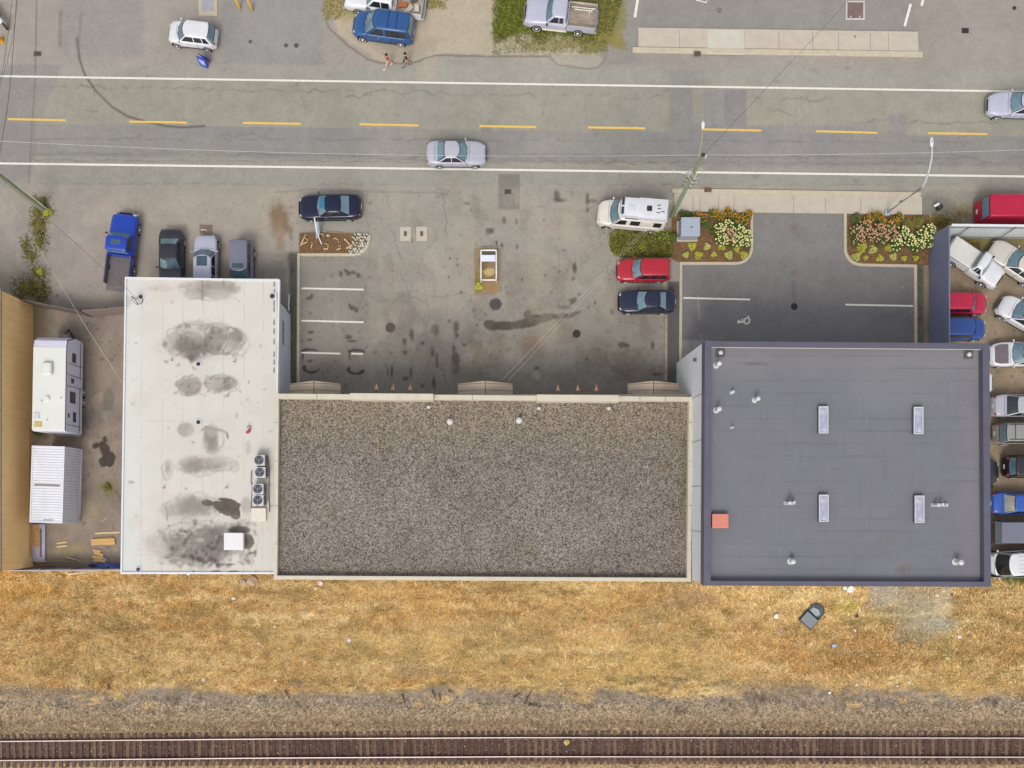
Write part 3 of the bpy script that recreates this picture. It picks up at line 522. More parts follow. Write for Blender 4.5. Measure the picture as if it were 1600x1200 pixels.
xc = (w.X[:-1, :-1] + w.X[1:, 1:]) / 2; yc = (w.Y[:-1, :-1] + w.Y[1:, 1:]) / 2
lx = 195 - (yc - 433) / 462 * 7; rx_ = 436 - (yc - 437) / 460 * 7
rf = w.mesh('roof', mat_attr('stained_roof_membrane', .8, .03, 12, .1, .02), (xc > lx + 1.5) & (xc < rx_ - 1.5) & (yc > 435) & (yc < 894.5), z1 - .02)
rf.parent = B1; rf.location = -B1.location
o4 = [(195, 432.5), (437, 436.5), (429.5, 897), (188, 897)]; i4 = [(197.4, 435.5), (434.6, 439.3), (427.4, 893.8), (190.6, 893.8)]
frame_px('roof_edge', o4, i4, z1 + .06, z1 - .25, capw, B1)
wb = MB(); wb.prism(pl([(199, 437), (433, 441), (426, 892), (193, 892)], z1 - .22, B1), z1 - .22, z1 - .06); wb.build('soffit', capw, B1)
win_part(B1, 'window', glass_d, P(454, 530) + Vector((.012, 0, 2.35)), (.05, 1.7, .4), alum)
for i, xg in enumerate((250, 300, 380, 430)): win_part(B1, 'window', glass_d, P(xg, 490) + Vector((0, .01, 1.5)), (1.8, .05, 1.3), alum)
b = MB(); b.box(rel(B1, P(340, 490) + Vector((0, .02, 1.05))), (1.0, .06, 2.1)); dd = b.build('door', mat('door_paint', (90, 95, 105), .5), B1); b = MB(); b.cyl(rel(B1, P(347, 489) + Vector((0, .02, 1.0))), .03, .1, 8, axis='Y'); b.build('handle', alum, dd)
# ---- long gravel-roofed building
z2 = 4.5
groof = Canvas(426, 610, 1088, 912, 1.5, (125, 116, 106), 70); gg = groof; ag = (slice(None), slice(None))
gg.mix(ag, .5 * (1 - sst(640, 720, gg.Y + 60 * gg.nC)), (140, 126, 104)); gg.mix(ag, .45 * sst(.02, .2, gg.nC), (142, 133, 124)); gg.mix(ag, .25 * sst(.15, .32, gg.nA), (176, 166, 150)); gg.mix(ag, .3 * sst(.13, .3, -gg.nA), (100, 90, 80))
for (x, y) in ((518, 800), (940, 640), (1040, 730), (600, 700), (830, 860)): gg.blob(x, y, 16, 12, (120, 104, 74), .4, 0, .8, .8)
gg.blob(1068, 760, 6, 90, (112, 98, 62), .5, 0, .8, .8)
B2 = thing('gravel_roofed_building', 'long building with brown gravel roof and beige parapet between two others', 'building', P(755, 760, 0))
walle = mat('cream_wall_paint', (196, 186, 164), .8, 0, .06, 2); cape = mat('beige_parapet_metal', (208, 199, 178), .5, 0, .07, 1.2)
wall_box('wall', 455.5, 628, 1056.5, 897, 0, z2 - .5, walle, B2)
xc = (gg.X[:-1, :-1] + gg.X[1:, 1:]) / 2; yc = (gg.Y[:-1, :-1] + gg.Y[1:, 1:]) / 2
gm = mat_attr('roof_gravel', 1.0, .42, 17, .8, .06, .72, 15)
rf = gg.mesh('roof', gm, (xc > 432) & (xc < 1081) & (yc > 619) & (yc < 906), z2 - .42); rf.parent = B2; rf.location = -B2.location
pr = frame_px('parapet', [(430.5, 615), (1083, 620), (1079.5, 909), (428, 905.5)], [(435.5, 623), (1076.5, 627), (1073.5, 903), (433, 899.5)], z2, z2 - .55, cape, B2)
for (a, c) in ((547, 677), (839, 967)):
    b = MB(); ya, yb_ = 615 + (a - 430) * .0077, 615 + (c - 430) * .0077
    b.prism(pl([(a, ya - 1.6), (c, yb_ - 1.6), (c, yb_ + 8.4), (a, ya + 8.4)], z2 + .45, B2), z2 - .9, z2 + .45); b.build('sign_panel', cape, B2)
jdark = mat('dark_joint', (120, 110, 95), .8)  # dark lines where the parapet cap sheets meet
for xx in (495, 598, 661, 738, 860, 1000, 1040): b = MB(); b.box(rel(B2, P(xx, 619 + (xx - 430) * .0077, z2 + .005)), (.03, .36, .012)); b.build('cap_joint', jdark, pr)
for yy in (660, 720, 790, 850):
    for xx, ww in ((1079.5, .28), (431.3, .22)): b = MB(); b.box(rel(B2, P(xx, yy, z2 + .005)), (ww, .03, .012)); b.build('cap_joint', jdark, pr)

can = mat('canopy_metal', (184, 166, 144), .55, 0, .05, 1.5); cand = mat('canopy_seam', (120, 104, 90), .8)
for (xa, xb) in ((452.5, 532), (715.5, 801), (981, 1061)):
    xm = (xa + xb) / 2 - (2 if xa < 600 else 0); b = MB(); ze, zr = 2.85, 3.45; zs = [P(xa, 599.5, ze), P(xm, 597, zr), P(xb, 599.5, ze)]; yw = P(0, 627.3, 0).y
    ring0 = [(zs[0].x, zs[0].y, ze), (zs[1].x, zs[1].y + .1, zr), (zs[2].x, zs[2].y, ze), (zs[2].x, zs[2].y, ze - .18), (zs[1].x, zs[1].y + .1, zr - .18), (zs[0].x, zs[0].y, ze - .18)]
    ring1 = [(p[0], yw, p[2]) for p in ring0]
    b.rings([[rel(B2, p) for p in ring0], [rel(B2, p) for p in ring1]]); cp = b.build('canopy', can, B2)
    b = MB()
    for dy in (.5, 1.0):
        for s_, (p, q) in ((0, (ring0[0], ring0[1])), (1, (ring0[1], ring0[2]))):
            a_, c_ = Vector(p), Vector(q); a_.y = zs[0].y - dy + .45; c_.y = a_.y; a_.z += .006; c_.z += .006; b.tube([rel(B2, a_), rel(B2, c_)], .018, 4)
    b.tube([rel(B2, Vector(ring0[1]) + Vector((0, 0, .01))), rel(B2, Vector(ring1[1]) + Vector((0, 0, .01)))], .03, 4)
    b.build('seam', cand, cp)
    win_part(B2, 'door', glass_d, Vector(((zs[0].x + zs[2].x) / 2, yw + .02, 1.1)), (1.8, .06, 2.2), alum)
for xx in (600, 660, 690, 850, 900, 950): win_part(B2, 'window', glass_d, P(xx, 628) + Vector((0, .01, 1.6)), (2.0, .06, 1.5), alum)
# ---- tall dark-roofed building
z3 = 7.8
d = droof = Canvas(1098, 529, 1550, 921, 1.5, (119, 119, 125), 90); ad = (slice(None), slice(None))
d.mix(ad, .5 * sst(.0, .2, d.nC), (124, 126, 126)); d.mix(ad, .45 * sst(.02, .2, -d.nC), (126, 124, 132)); d.mix(ad, .4 * sst(1480, 1535, d.X), (138, 134, 136)); d.mix(ad, .4 * (1 - sst(555, 600, d.Y)), (138, 134, 132))
q = random.Random(3)
for i in range(19):
    yy = 556 + i * 19.6
    for j in range(6):
        if q.random() < .8: x0 = q.uniform(1110, 1500); d.line([(x0, yy), (min(x0 + q.uniform(40, 170), 1532), yy)], 1.1, (104, 102, 110), q.uniform(.2, .5), .6, .6)
for i in range(40): x0, y0 = q.uniform(1115, 1525), q.uniform(560, 900); d.line([(x0, y0), (x0, y0 + 14)], 1.0, (140, 138, 144), .4, .7)
d.blob(1175, 568, 26, 3.5, (98, 95, 94), .7, 2, .8); d.rect(1108, 540, 1540, 546, (150, 145, 142), .5, 2, 1); d.rect(1536, 545, 1544, 905, (98, 98, 112), .6, 3, 1)
d.rect(1118, 545, 1133, 558, (92, 90, 88), .75, 1.5, 1); d.rect(1505, 547, 1520, 561, (96, 94, 92), .75, 1.5, 1)
for (x, y) in ((1235, 775), (1468, 778), (1236, 866), (1492, 868)): d.blob(x, y, 5, 8, (92, 90, 88), .6, 0, .8)
d.scatter(30, 1110, 550, 1530, 900, 6, 30, (120, 118, 124), .35, 91, 2); [d.blob(x_, y_, rx_, ry_, c_, a_, 0, .7, .8, rg_) for (x_, y_, rx_, ry_, c_, a_, rg_) in ((1200, 700, 60, 26, (118, 118, 116), .5, .5), (1370, 610, 80, 30, (128, 126, 132), .4, .3), (1350, 860, 90, 24, (116, 115, 118), .45, .4), (1480, 690, 30, 70, (118, 118, 122), .4, .3), (1160, 870, 40, 24, (138, 136, 134), .4, .6), (1410, 890, 12, 8, (104, 90, 78), .5, .2), (1230, 600, 50, 16, (116, 116, 114), .4, .5))]
for i in range(26): x0, y0 = q.uniform(1115, 1525), q.uniform(560, 880); d.line([(x0, y0), (x0 + q.uniform(-4, 4), y0 + q.uniform(15, 50))], 2.2, (110, 108, 110), .3, .9, 2)
d.mottle(ad, .08)
B3 = thing('dark_roofed_building', 'tall building with slate grey flat roof and dark parapet at right', 'building', P(1250, 730, 0))
wallg = mat('pale_grey_panel', (226, 227, 230), .6, 0, .04, 1.0); capd = mat('dark_parapet_metal', (92, 90, 104), .5, 0, .10, 1.0)
wall_box('wall', 1057, 567, 1443, 898, 0, z3 - .6, wallg, B3)
xc = (d.X[:-1, :-1] + d.X[1:, 1:]) / 2; yc = (d.Y[:-1, :-1] + d.Y[1:, 1:]) / 2
rf = d.mesh('roof', mat_attr('grey_roof_membrane', .75, .04, 14, .15, .03), (xc > 1103) & (xc < 1544) & (yc > 536) & (yc < 912), z3 - .45); rf.parent = B3; rf.location = -B3.location
frame_px('parapet', [(1101.5, 533), (1546, 536.5), (1548.5, 917), (1099.5, 915)], [(1111.5, 541.5), (1535.5, 545), (1538, 909), (1110.5, 907.5)], z3, z3 - .75, capd, B3)
b = MB()
for p_, q_ in (((1111, 542.3), (1535, 545.8)),): b.tube([rel(B3, P(*p_, z3 - .2)), rel(B3, P(*q_, z3 - .2))], .05, 4)
b.build('flashing', mat('pale_flashing', (176, 170, 165), .5), B3)
b = MB(); xw = P(1057, 0).x - .012
for yy in (612 + 8, 760, 830, 690): b.box(rel(B3, Vector((xw, P(0, 795 - (795 - yy) / 1.1).y, 3.6))), (.02, .03, 7.2))
b.build('panel_joint', mat('joint_grey', (120, 122, 126), .7), B3)
b = MB(); b.cham(rel(B3, P(1057, 584) + Vector((-.12, 0, 5.6))), (.2, .25, .2)); b.build('wall_lamp', mat('lamp_body_grey', (90, 90, 92), .5), B3)
for xg in (1120, 1200, 1300, 1380):
    win_part(B3, 'window', glass_d, P(xg, 567) + Vector((0, .01, 1.6)), (2.4, .06, 1.8), alum); win_part(B3, 'window', glass_d, P(xg, 567) + Vector((0, .01, 5.0)), (2.4, .06, 1.4), alum)
# ---- tan building at the left edge
B4 = thing('tan_building', 'building with long tan metal side wall at left edge', 'building', P(-60, 680, 0))
tanm = mat('tan_wall_panel', (255, 212, 146), .7, 0, .05, .8, sx=.2); wall_box('wall', -200, 477, 52, 886, 0, 4.0, tanm, B4)
b = MB(); b.box(rel(B4, P(52, 770) + Vector((.01, 0, .35))), (.03, 10, .5)); b.build('wall_base', mat('dark_tan_base', (214, 172, 112), .8, 0, .2, 1.5), B4)  # darker tan strip along the foot of the wall
b = MB(); o_ = pl([(-210, 475), (53, 475), (53, 887.5), (-210, 887.5)], 0, B4); b.prism(o_, 4.0, 4.12); b.build('roof', mat('dark_roof_sheet', (140, 124, 104), .6), B4)
b = MB()
for i in range(28): b.box(rel(B4, Vector((P(52, 0).x + .006, P(0, 484 + i * 14.5).y, 1.95))), (.012, .03, 3.9))
b.build('panel_rib', mat('tan_rib', (246, 198, 134), .7), B4)
# ================================================================== FENCES
def fence_thing(name, label, cat, a, c, z, mt, post_m, nposts, thick=.06, group=None, rails=0, railm=None, zb=.03):
    A, Cc = P(*a), P(*c); t = thing(name, label, cat, (A + Cc) / 2, math.atan2((Cc - A).y, (Cc - A).x), group); L = (Cc - A).length
    b = MB(); b.box((0, 0, (z + zb) / 2), (L, thick, z - zb)); b.build('panel', mt, t)
    for i in range(nposts):
        b = MB(); b.cyl((-L / 2 + L * i / max(nposts - 1, 1), thick, 0), .05, z + .08, 8); b.build('post', post_m, t)
    for i in range(rails):
        b = MB(); b.box((0, -thick, .35 + i * (z - .6) / max(rails - 1, 1)), (L, .05, .08)); b.build('rail', railm or post_m, t)
    return t
blued = mat('dark_blue_fence_sheet', (122, 126, 152), .5, 0, .08, .9, sx=2); galv = mat('galvanised_steel', (150, 150, 150), .45, .5, .08, 5)
f1 = fence_thing('sheet_fence', 'tall dark blue sheet fence beside the driveway', 'fence', (1452, 371), (1452, 566), 2.6, blued, blued, 0, .1)
whf = mat('pale_fence_sheet', (200, 206, 204), .6, 0, .05, 1)
f2 = fence_thing('sheet_fence', 'long pale panel fence below the red van', 'fence', (1455, 371), (1660, 373), 2.6, whf, galv, 0, .08, rails=2, railm=mat('fence_rail_grey', (120, 124, 126), .6))
b = MB(); b.box((0, 0, 2.63), ((1660 - 1455) * S, .16, .07)); b.build('cap', capw, f2)
for dx in (1483, 1552, 1621):
    b = MB(); q = P(dx, 371) - f2.location; b.tube([(q.x, -1.3 * 0 - .35, .05), (q.x, -.1, 2.6)], .04, 6); b.build('brace', galv, f2)
brn = mat('brown_gate_slats', (112, 98, 92), .8, 0, .12, 3, sx=6)
fence_thing('slatted_gate', 'brown slatted gate leaf beside the tan wall', 'gate', (51, 477), (143, 495), 1.85, brn, mat('black_post', (46, 42, 42), .6), 3, .05, 'gate leaves closing the storage yard')
brn2 = mat('faded_gate_slats', (134, 118, 108), .8, 0, .1, 3, sx=6)
fence_thing('slatted_gate', 'faded brown gate leaf beside the white building', 'gate', (146, 495), (224, 488), 1.85, brn2, mat('black_post', (46, 42, 42)), 3, .05, 'gate leaves closing the storage yard')
fence_thing('low_fence', 'pale thin fence behind the lumber along the dry field', 'fence', (34, 889), (218, 888), 1.5, mat('pale_blue_fence', (176, 180, 196), .6, 0, .08, 2), galv, 5, .06)
fence_thing('low_fence', 'low grey fence behind the white van at right', 'fence', (1446, 901), (1660, 899), 1.2, mat('grey_fence_board', (130, 134, 132), .8, 0, .15, 3), galv, 5, .05)
# ================================================================== KERBS, PAVEMENTS, BEDS
kerbm = mat('concrete_kerb', (196, 184, 160), .9, 0, .10, 3, .2); slabm = mat('sidewalk_concrete', (194, 183, 166), .9, 0, .07, 1.6, .15); slabm2 = mat('pale_new_concrete', (202, 196, 182), .9, 0, .06, 2, .15)
def kerb(pts, wd=.2, h=.13, m=None, name='kerb'):
    b = MB(); q = [P(*p) for p in pts]; rs = []
    for i, p in enumerate(q):
        d0 = (q[i] - q[i - 1]).normalized() if i else (q[1] - q[0]).normalized(); d1 = (q[i + 1] - q[i]).normalized() if i < len(q) - 1 else d0
        dd = (d0 + d1).normalized(); n = Vector((-dd.y, dd.x, 0)); k = wd / 2 / max(.5, dd.dot(d0)); c_ = .025
        rs.append([p - n * k, p - n * k + Vector((0, 0, h - c_)), p - n * (k - c_) + Vector((0, 0, h)), p + n * (k - c_) + Vector((0, 0, h)), p + n * k + Vector((0, 0, h - c_)), p + n * k])
    b.rings(rs); return tag(b.build(name, m or kerbm), kind='structure')
def arcp(cx, cy, r, a0, a1, n=8): return [(cx + r * math.cos(R(a0 + (a1 - a0) * i / n)), cy + r * math.sin(R(a0 + (a1 - a0) * i / n))) for i in range(n + 1)]
kerb([(466, 626), (467, 398.5), (552, 398.5)] + arcp(553, 374, 24, 85, 0) + [(577.5, 368)], .22)
kerb([(1063, 566), (1063.5, 412), (1150, 412)] + arcp(1150, 388, 24, 88, 0) + [(1174, 332)], .22)
kerb([(1320, 333)] + arcp(1345, 389, 25, 180, 95) + [(1350, 414.5), (1429.5, 416), (1430.5, 566)], .22)
kerb([(1048, 404), (980, 404)] + arcp(972, 382, 22, 100, 200) + [(950, 368)], .2, .1, mat('worn_kerb', (160, 148, 128), .9, 0, .2, 3))
kerb([(1040.5, 490), (1040, 618)], .2, .1, mat('worn_kerb', (160, 148, 128)))
kerb([(470, 366), (500, 362), (560, 366)], .12, .08, mat('worn_kerb', (160, 148, 128)))
def slab(name, pts, z, m, joints=(), z0=0): 
    b = MB(); b.prism([tuple(P(*p))[:2] for p in pts], z0, z); o = tag(b.build(name, m), kind='structure'); return o
slab('sidewalk', [(997, 44.5), (1433, 51), (1434, 81), (997, 74)], .12, slabm); slab('sidewalk', [(1053, 303), (1439, 309), (1439.5, 336), (1053, 331)], .12, slabm)
kerb([(988, 79), (1440, 86)], .42, .15); kerb([(1050, 299), (1437, 305)], .38, .15)
jm = mat('slab_joint', (150, 138, 122), .95)
for (xs_, ya, yb_, s_) in (((1062, 1163, 1217, 1270, 1310, 1360, 1388), 46, 76, .0155), ((1083, 1094, 1123, 1147, 1240, 1290, 1345), 304, 331, .0155)):
    for x in xs_:
        o_ = (x - 1000) * s_; b = MB(); b.add([P(x - .5, ya + o_, .124), P(x + .4, ya + o_, .124), P(x + .4, yb_ + o_, .124), P(x - .5, yb_ + o_, .124)], [(0, 1, 2, 3)]); tag(b.build('slab_joint', jm), kind='structure')
b = MB(); b.add([P(*p, .126) for p in ((1106, 46.5), (1163, 47.5), (1163, 86), (1106, 85))], [(0, 1, 2, 3)]); tag(b.build('sidewalk', slabm2), kind='structure')
for (x, y) in ((1336, 57), (1340, 83), (1304, 86)): b = MB(); b.cyl(P(x, y, .127), .1, .004, 10); tag(b.build('sidewalk_stain', mat('stain_brown', (140, 125, 105), .9)), kind='structure')
bark = mat('bark_mulch', (140, 106, 70), 1, 0, .25, 7, .8, c2=(92, 68, 46)); soil = mat('dry_soil', (140, 116, 84), 1, 0, .2, 8, .6)
def bed(pts, m, z=.09): b = MB(); b.prism([tuple(P(*p))[:2] for p in pts], 0, z); return tag(b.build('planting_bed', m), kind='structure')
bed([(468, 365), (500, 363), (577, 367)] + arcp(553, 374, 22, 0, 85) + [(468, 397)], bark)
bed([(1050, 331), (1173, 333)] + arcp(1149, 388, 23, 0, 88) + [(1064, 411), (1048, 404)], bark)
bed([(1321, 336)] + arcp(1346, 389, 24, 180, 95) + [(1352, 413), (1450, 414), (1451, 337)], bark)
bed([(950, 366), (958, 361), (1049, 361), (1049, 403), (980, 403)] + arcp(972, 382, 20, 100, 190), mat('grassy_soil', (122, 120, 62), 1, 0, .2, 5, .6))
# ================================================================== VEHICLES
mat('tinted_glass', (34, 34, 38), .06, 0, .1, 3, spec=.9)
tyre_m = mat('tyre_rubber', (44, 42, 42), .9, 0, .15, 20); rim_m = mat('wheel_rim_alloy', (246, 244, 238), .4, .0, .06, 10); arch_m = mat('wheel_well', (22, 22, 24), .95)
sideglass = mat('side_glass', (40, 46, 52), .06, 0, .2, 2, spec=.9); carglass = mat('car_glass', (104, 132, 144), .04, 0, .25, 1.2, spec=1.0); black_tr = mat('black_trim', (38, 38, 42), .5, 0, .1, 8); lens_m = mat('headlight_lens', (196, 194, 186), .12, 0, .06, 8, coat=.5); tail_m = mat('tail_lamp', (170, 28, 38), .2, 0, .1, 8, coat=.5); plate_m = mat('number_plate', (226, 226, 222), .5, 0, .05, 5); chrome = mat('chrome_trim', (205, 205, 205), .18, .9, .04, 4)
def paint(name, c, rough=.32, var=.06): return mat('car_paint_' + name, c, rough, .0, var, 1.6, 0, .35, .5)
def interp(keys, x):
    keys = sorted(keys); xs = [k[0] for k in keys]; zs = [k[1] for k in keys]; return float(np.interp(x, xs, zs))
# profiles: fractions of length from centre (+ = front); heights in m
KINDS = {
 'sedan': dict(H=1.43, top=[(-.5, .62), (-.485, .86), (-.44, .96), (-.33, .98), (.2, .95), (.40, .82), (.47, .70), (.5, .48)], cab=(.205, .06, -.19, -.345), belt=.90, wb=.285, wins=[(0, .5), (.5, 1)], wt=.70),
 'hatch': dict(H=1.52, top=[(-.5, .60), (-.485, .92), (-.4, .98), (.27, .98), (.42, .84), (.48, .68), (.5, .5)], cab=(.285, .12, -.40, -.485), belt=.93, wb=.30, wins=[(0, .42), (.42, .78), (.78, 1)], wt=.74),
 'wagon': dict(H=1.60, top=[(-.5, .60), (-.49, .95), (-.4, 1.0), (.22, 1.0), (.41, .88), (.48, .72), (.5, .5)], cab=(.235, .10, -.425, -.482), belt=.95, wb=.29, wins=[(0, .36), (.36, .68), (.68, 1)], wt=.76),
 'suv': dict(H=1.75, top=[(-.5, .62), (-.49, 1.0), (-.4, 1.05), (.23, 1.05), (.43, .98), (.485, .82), (.5, .55)], cab=(.235, .13, -.45, -.482), belt=1.0, wb=.29, wins=[(0, .36), (.36, .66), (.66, 1)], wt=.80),
 'minivan': dict(H=1.76, top=[(-.5, .60), (-.49, 1.0), (-.4, 1.02), (.28, 1.04), (.42, .88), (.48, .70), (.5, .5)], cab=(.30, .135, -.435, -.488), belt=.98, wb=.30, wins=[(0, .32), (.36, 1)], wt=.78),
 'van': dict(H=2.0, top=[(-.5, .70), (-.495, 1.1), (-.4, 1.12), (.33, 1.12), (.45, 1.02), (.49, .8), (.5, .55)], cab=(.335, .24, -.475, -.492), belt=1.08, wb=.31, wins=[(0, .2)], wt=.84),
}
KINDS['boxvan'] = dict(H=2.05, top=[(-.5, .70), (-.495, 1.1), (-.4, 1.12), (.40, 1.12), (.47, 1.02), (.49, .8), (.5, .55)], cab=(.455, .375, -.475, -.492), belt=1.05, wb=.31, wins=[(0, .2)], wt=.86)
def car(kind, name, label, cat, px, py, ang, L, W, pm, seedl=None, group=None, roof=None, wins=True, sunroof=None, rails=False, hood=None, rearm=None, zc=.75, extra=None, glass=None):
    K = KINDS[kind]; t = thing(name, label, cat, P(px, py, zc) * Vector((1, 1, 0)) if False else Vector((P(px, py, zc).x, P(px, py, zc).y, 0)), R(ang), group)
    gl = glass or carglass; Hh = K['H']; zb = K['belt']; top = K['top']; st_ = [-.5, -.493, -.48, -.455, -.42, -.37, -.3, -.2, -.1, 0, .1, .2, .27, .33, .38, .42, .45, .475, .49, .5]; rs = []
    for f in st_:
        u = abs(f) / .5; tf = .36 if f > 0 else .24; hw = W / 2 * (1 - tf * max(0, (u - .62) / .38) ** 2.6); tz = interp(top, f); z0 = .20 + .16 * max(0, (u - .8) / .2); x = f * L
        h_ = [(0, tz + .025), (.5, tz + .018), (.80, tz - .004), (.92, tz - .035), (.985, tz - .10), (1.0, max(tz - .24, z0 + .12)), (1.0, .5 if tz > .7 else z0 + .1), (.985, min(.32, z0 + .06)), (.88, z0)]
        ring = [(x, -a * hw, z) for a, z in h_[::-1]] + [(x, a * hw, z) for a, z in h_[1:]]
        rs.append(ring)
    b = MB(); b.rings(rs); body = b.build('body', pm, t, smooth=38)
    xfb, xft, xrt, xrb = [v * L for v in K['cab']]; wbt, wtp = W / 2 * .93, W / 2 * K['wt']; zr = Hh - .03
    fx = lambda s, q: xfb + (xft - xfb) * q - (.20 * W / 1.8) * s * s - .10 * abs(s) ** 9
    rx = lambda s, q: xrb + (xrt - xrb) * q + .05 * s * s + .08 * abs(s) ** 9
    ww = lambda q: wbt + (wtp - wbt) * q
    ss = [math.sin(math.pi / 2 * k / 6) for k in range(-6, 7)]
    def ring(q, z, ins=0):
        w_ = ww(q) - ins; return [(fx(s, q) - ins, s * w_, z) for s in ss] + [(rx(s, q) + ins, s * w_, z) for s in ss[::-1]]
    b = MB(); lv = [(0, 0), (.5, 0), (.93, 0), (1.0, .035), (1.0, .10)]
    rr = [ring(q, zb + (zr - zb) * q, ins) for q, ins in lv]
    rr[3] = [(x, y, zr + .004) for x, y, z in ring(1.0, zr, .03)]; rr[2] = [(x, y, zb + (zr - zb) * .95) for x, y, z in ring(.95, zr, 0)]
    rr[4] = [(x, y, zr + .022) for x, y, z in ring(1.0, zr, .14)]; rr.append([(x * .6 + (xft + xrt) * .2, y * .5, zr + .04) for x, y, z in ring(1.0, zr, .14)])
    b.rings(rr, cap=True); b.build('cabin', roof or pm, t, smooth=42)
    zq = lambda q: zb + (zr - zb) * q
    def patch(fn, sgn, q0, q1, smax, nm, m, off=.012):
        b = MB(); vs = []; qs = [q0, (q0 + q1) / 2, q1]; sv = [smax * k / 5 for k in range(-5, 6)]
        dz = zr - zb; dx = (xfb - xft) if sgn > 0 else (xrt - xrb); nl = math.hypot(dz, dx); nx, nz = sgn * dz / nl, dx / nl
        for q in qs:
            for s in sv: vs.append((fn(s, q) + nx * off, s * ww(q), zq(q) + nz * off))
        n = len(sv); b.add(vs, [(i * n + j, i * n + j + 1, (i + 1) * n + j + 1, (i + 1) * n + j) for i in range(2) for j in range(n - 1)]); return b.build(nm, m, t, smooth=60)
    patch(fx, 1, .0, 1.0, .965, 'window_seal', black_tr, .006)
    if rearm is not False: patch(rx, -1, .0, .98, .95, 'window_seal', black_tr, .006)
    ws = patch(fx, 1, .07, .92, .90, 'windshield', gl)
    b = MB()
    for y0 in (-.5, .15): b.tube([(fx(y0, .03) + .03, y0 * wbt, zq(.03) + .03), (fx(y0 + .45, .3) + .03, (y0 + .45) * wbt, zq(.3) + .02)], .012, 4)
    b.build('wiper', black_tr, ws)
    if rearm is not False: patch(rx, -1, .12 if kind != 'sedan' else .06, .90, .86, 'rear_window', gl)
    if wins:
        for sy in (-1, 1):
            fl = K['wins'] if wins is True else wins
            for (f0, f1) in fl:
                b = MB(); vs = []
                for q in (.12, .86):
                    xa = fx(1, q) - .05; xr_ = rx(1, q) + .12
                    xm0 = fx(1, .5) - .05; xm1 = rx(1, .5) + .12
                    X0 = xa if f0 == 0 else xm0 + (xm1 - xm0) * f0 - .035; X1 = xr_ if f1 == 1 else xm0 + (xm1 - xm0) * f1 + .035
                    vs += [(X0, sy * (ww(q) + .010), zq(q)), (X1, sy * (ww(q) + .010), zq(q))]
                b.add(vs, [(0, 1, 3, 2)]); b.build('side_window', sideglass, t)
    wbx = K['wb'] * L; r = .32 if kind in ('sedan', 'hatch') else .35
    for sx in (-1, 1):
        for sy in (-1, 1): wheel(t, sx * wbx + (.03 * L if sx > 0 else .0), sy * (W / 2), r)
    for sy in (-1, 1):
        hz = interp(top, .455) - .07; b = MB(); b.ell((L * .452, sy * W * .335, hz + .02), (.17, .085, .04), 10, 6, -sy * .75); b.build('headlight', lens_m, t, smooth=True)
        tz = interp(top, -.47) - .10; b = MB(); b.ell((-L * .474, sy * W * .355, tz), (.09, .13, .09), 10, 6, sy * .5); b.build('taillight', tail_m, t, smooth=True)
        b = MB(); b.ell((xfb - .22, sy * (W / 2 + .08), zb + .08), (.07, .11, .07), 8, 5); b.build('mirror', pm, t, smooth=True)
        b = MB(); b.box((.06 * L, sy * (W / 2 + .004), .78), (.14, .02, .03)); b.build('door_handle', chrome, t)
    b = MB(); b.cham((L * .497, 0, .50), (.05, W * .52, .16), .02); b.build('grille', black_tr, t)
    b = MB(); b.box((-L * .5 - .012, 0, .62), (.02, .34, .16)); b.build('plate', plate_m, t)
    if sunroof:
        x, l_, w_ = sunroof; b = MB(); b.cham((x, 0, zr + .036), (l_, w_, .03), .012); b.build('sunroof', mat('teal_sunroof', (56, 120, 150), .08, 0, .1, 3) if 'navy' in label else mat('dark_sunroof', (70, 92, 106), .08, 0, .2, 3), t)
    if rails:
        for sy in (-1, 1): b = MB(); b.tube([(xft - .15, sy * wtp * .86, zr + .07), (xrt + .15, sy * wtp * .86, zr + .07)], .022, 6); b.build('roof_rail', black_tr if rails == 'b' else chrome, t)
        for x in (xft - .7, xrt + .6): b = MB(); b.tube([(x, -wtp * .86, zr + .09), (x, wtp * .86, zr + .09)], .02, 5); b.build('crossbar', black_tr if rails == 'b' else chrome, t)
    if hood: b = MB(); hv = []; 
    if hood:
        n = 8; xs_ = [L * (.24 + .2 * i / 5) for i in range(6)]
        for x in xs_:
            for j in range(n + 1): yy = W * .40 * (2 * j / n - 1) * (1 - .25 * max(0, (x / L - .38) / .08)); hv.append((x, yy, interp(top, x / L) + .048 - .02 * abs(2 * j / n - 1)))
        b.add(hv, [(i * (n + 1) + j, i * (n + 1) + j + 1, (i + 1) * (n + 1) + j + 1, (i + 1) * (n + 1) + j) for i in range(5) for j in range(n)]); b.build('hood', hood, t, smooth=True)
    for sy in (-1, 1):
        for f in [v for v in (K['cab'][0] - .035, (K['cab'][1] + K['cab'][2]) / 2, K['cab'][2] - .05)]: b = MB(); b.box((f * L, sy * (W / 2 + .002), .66), (.018, .012, .5)); b.build('door_seam', black_tr, t)
        b = MB(); b.box((0, sy * (W / 2 + .002), .33), (L * .44, .02, .09)); b.build('sill', black_tr, t)
    # shut lines of hood and boot lid
    for f in (xfb / L + .012,) + ((xrb / L - .012,) if kind == 'sedan' else ()):
        b = MB(); z = interp(top, f) + .027; pts = [(f * L - .03 * (2 * j / 8 - 1) ** 2 * (1 if f > 0 else -1), W * .41 * (2 * j / 8 - 1), z - .03 * abs(2 * j / 8 - 1) ** 2) for j in range(9)]; b.tube(pts, .012, 4); b.build('shut_line', black_tr, t)
    return t
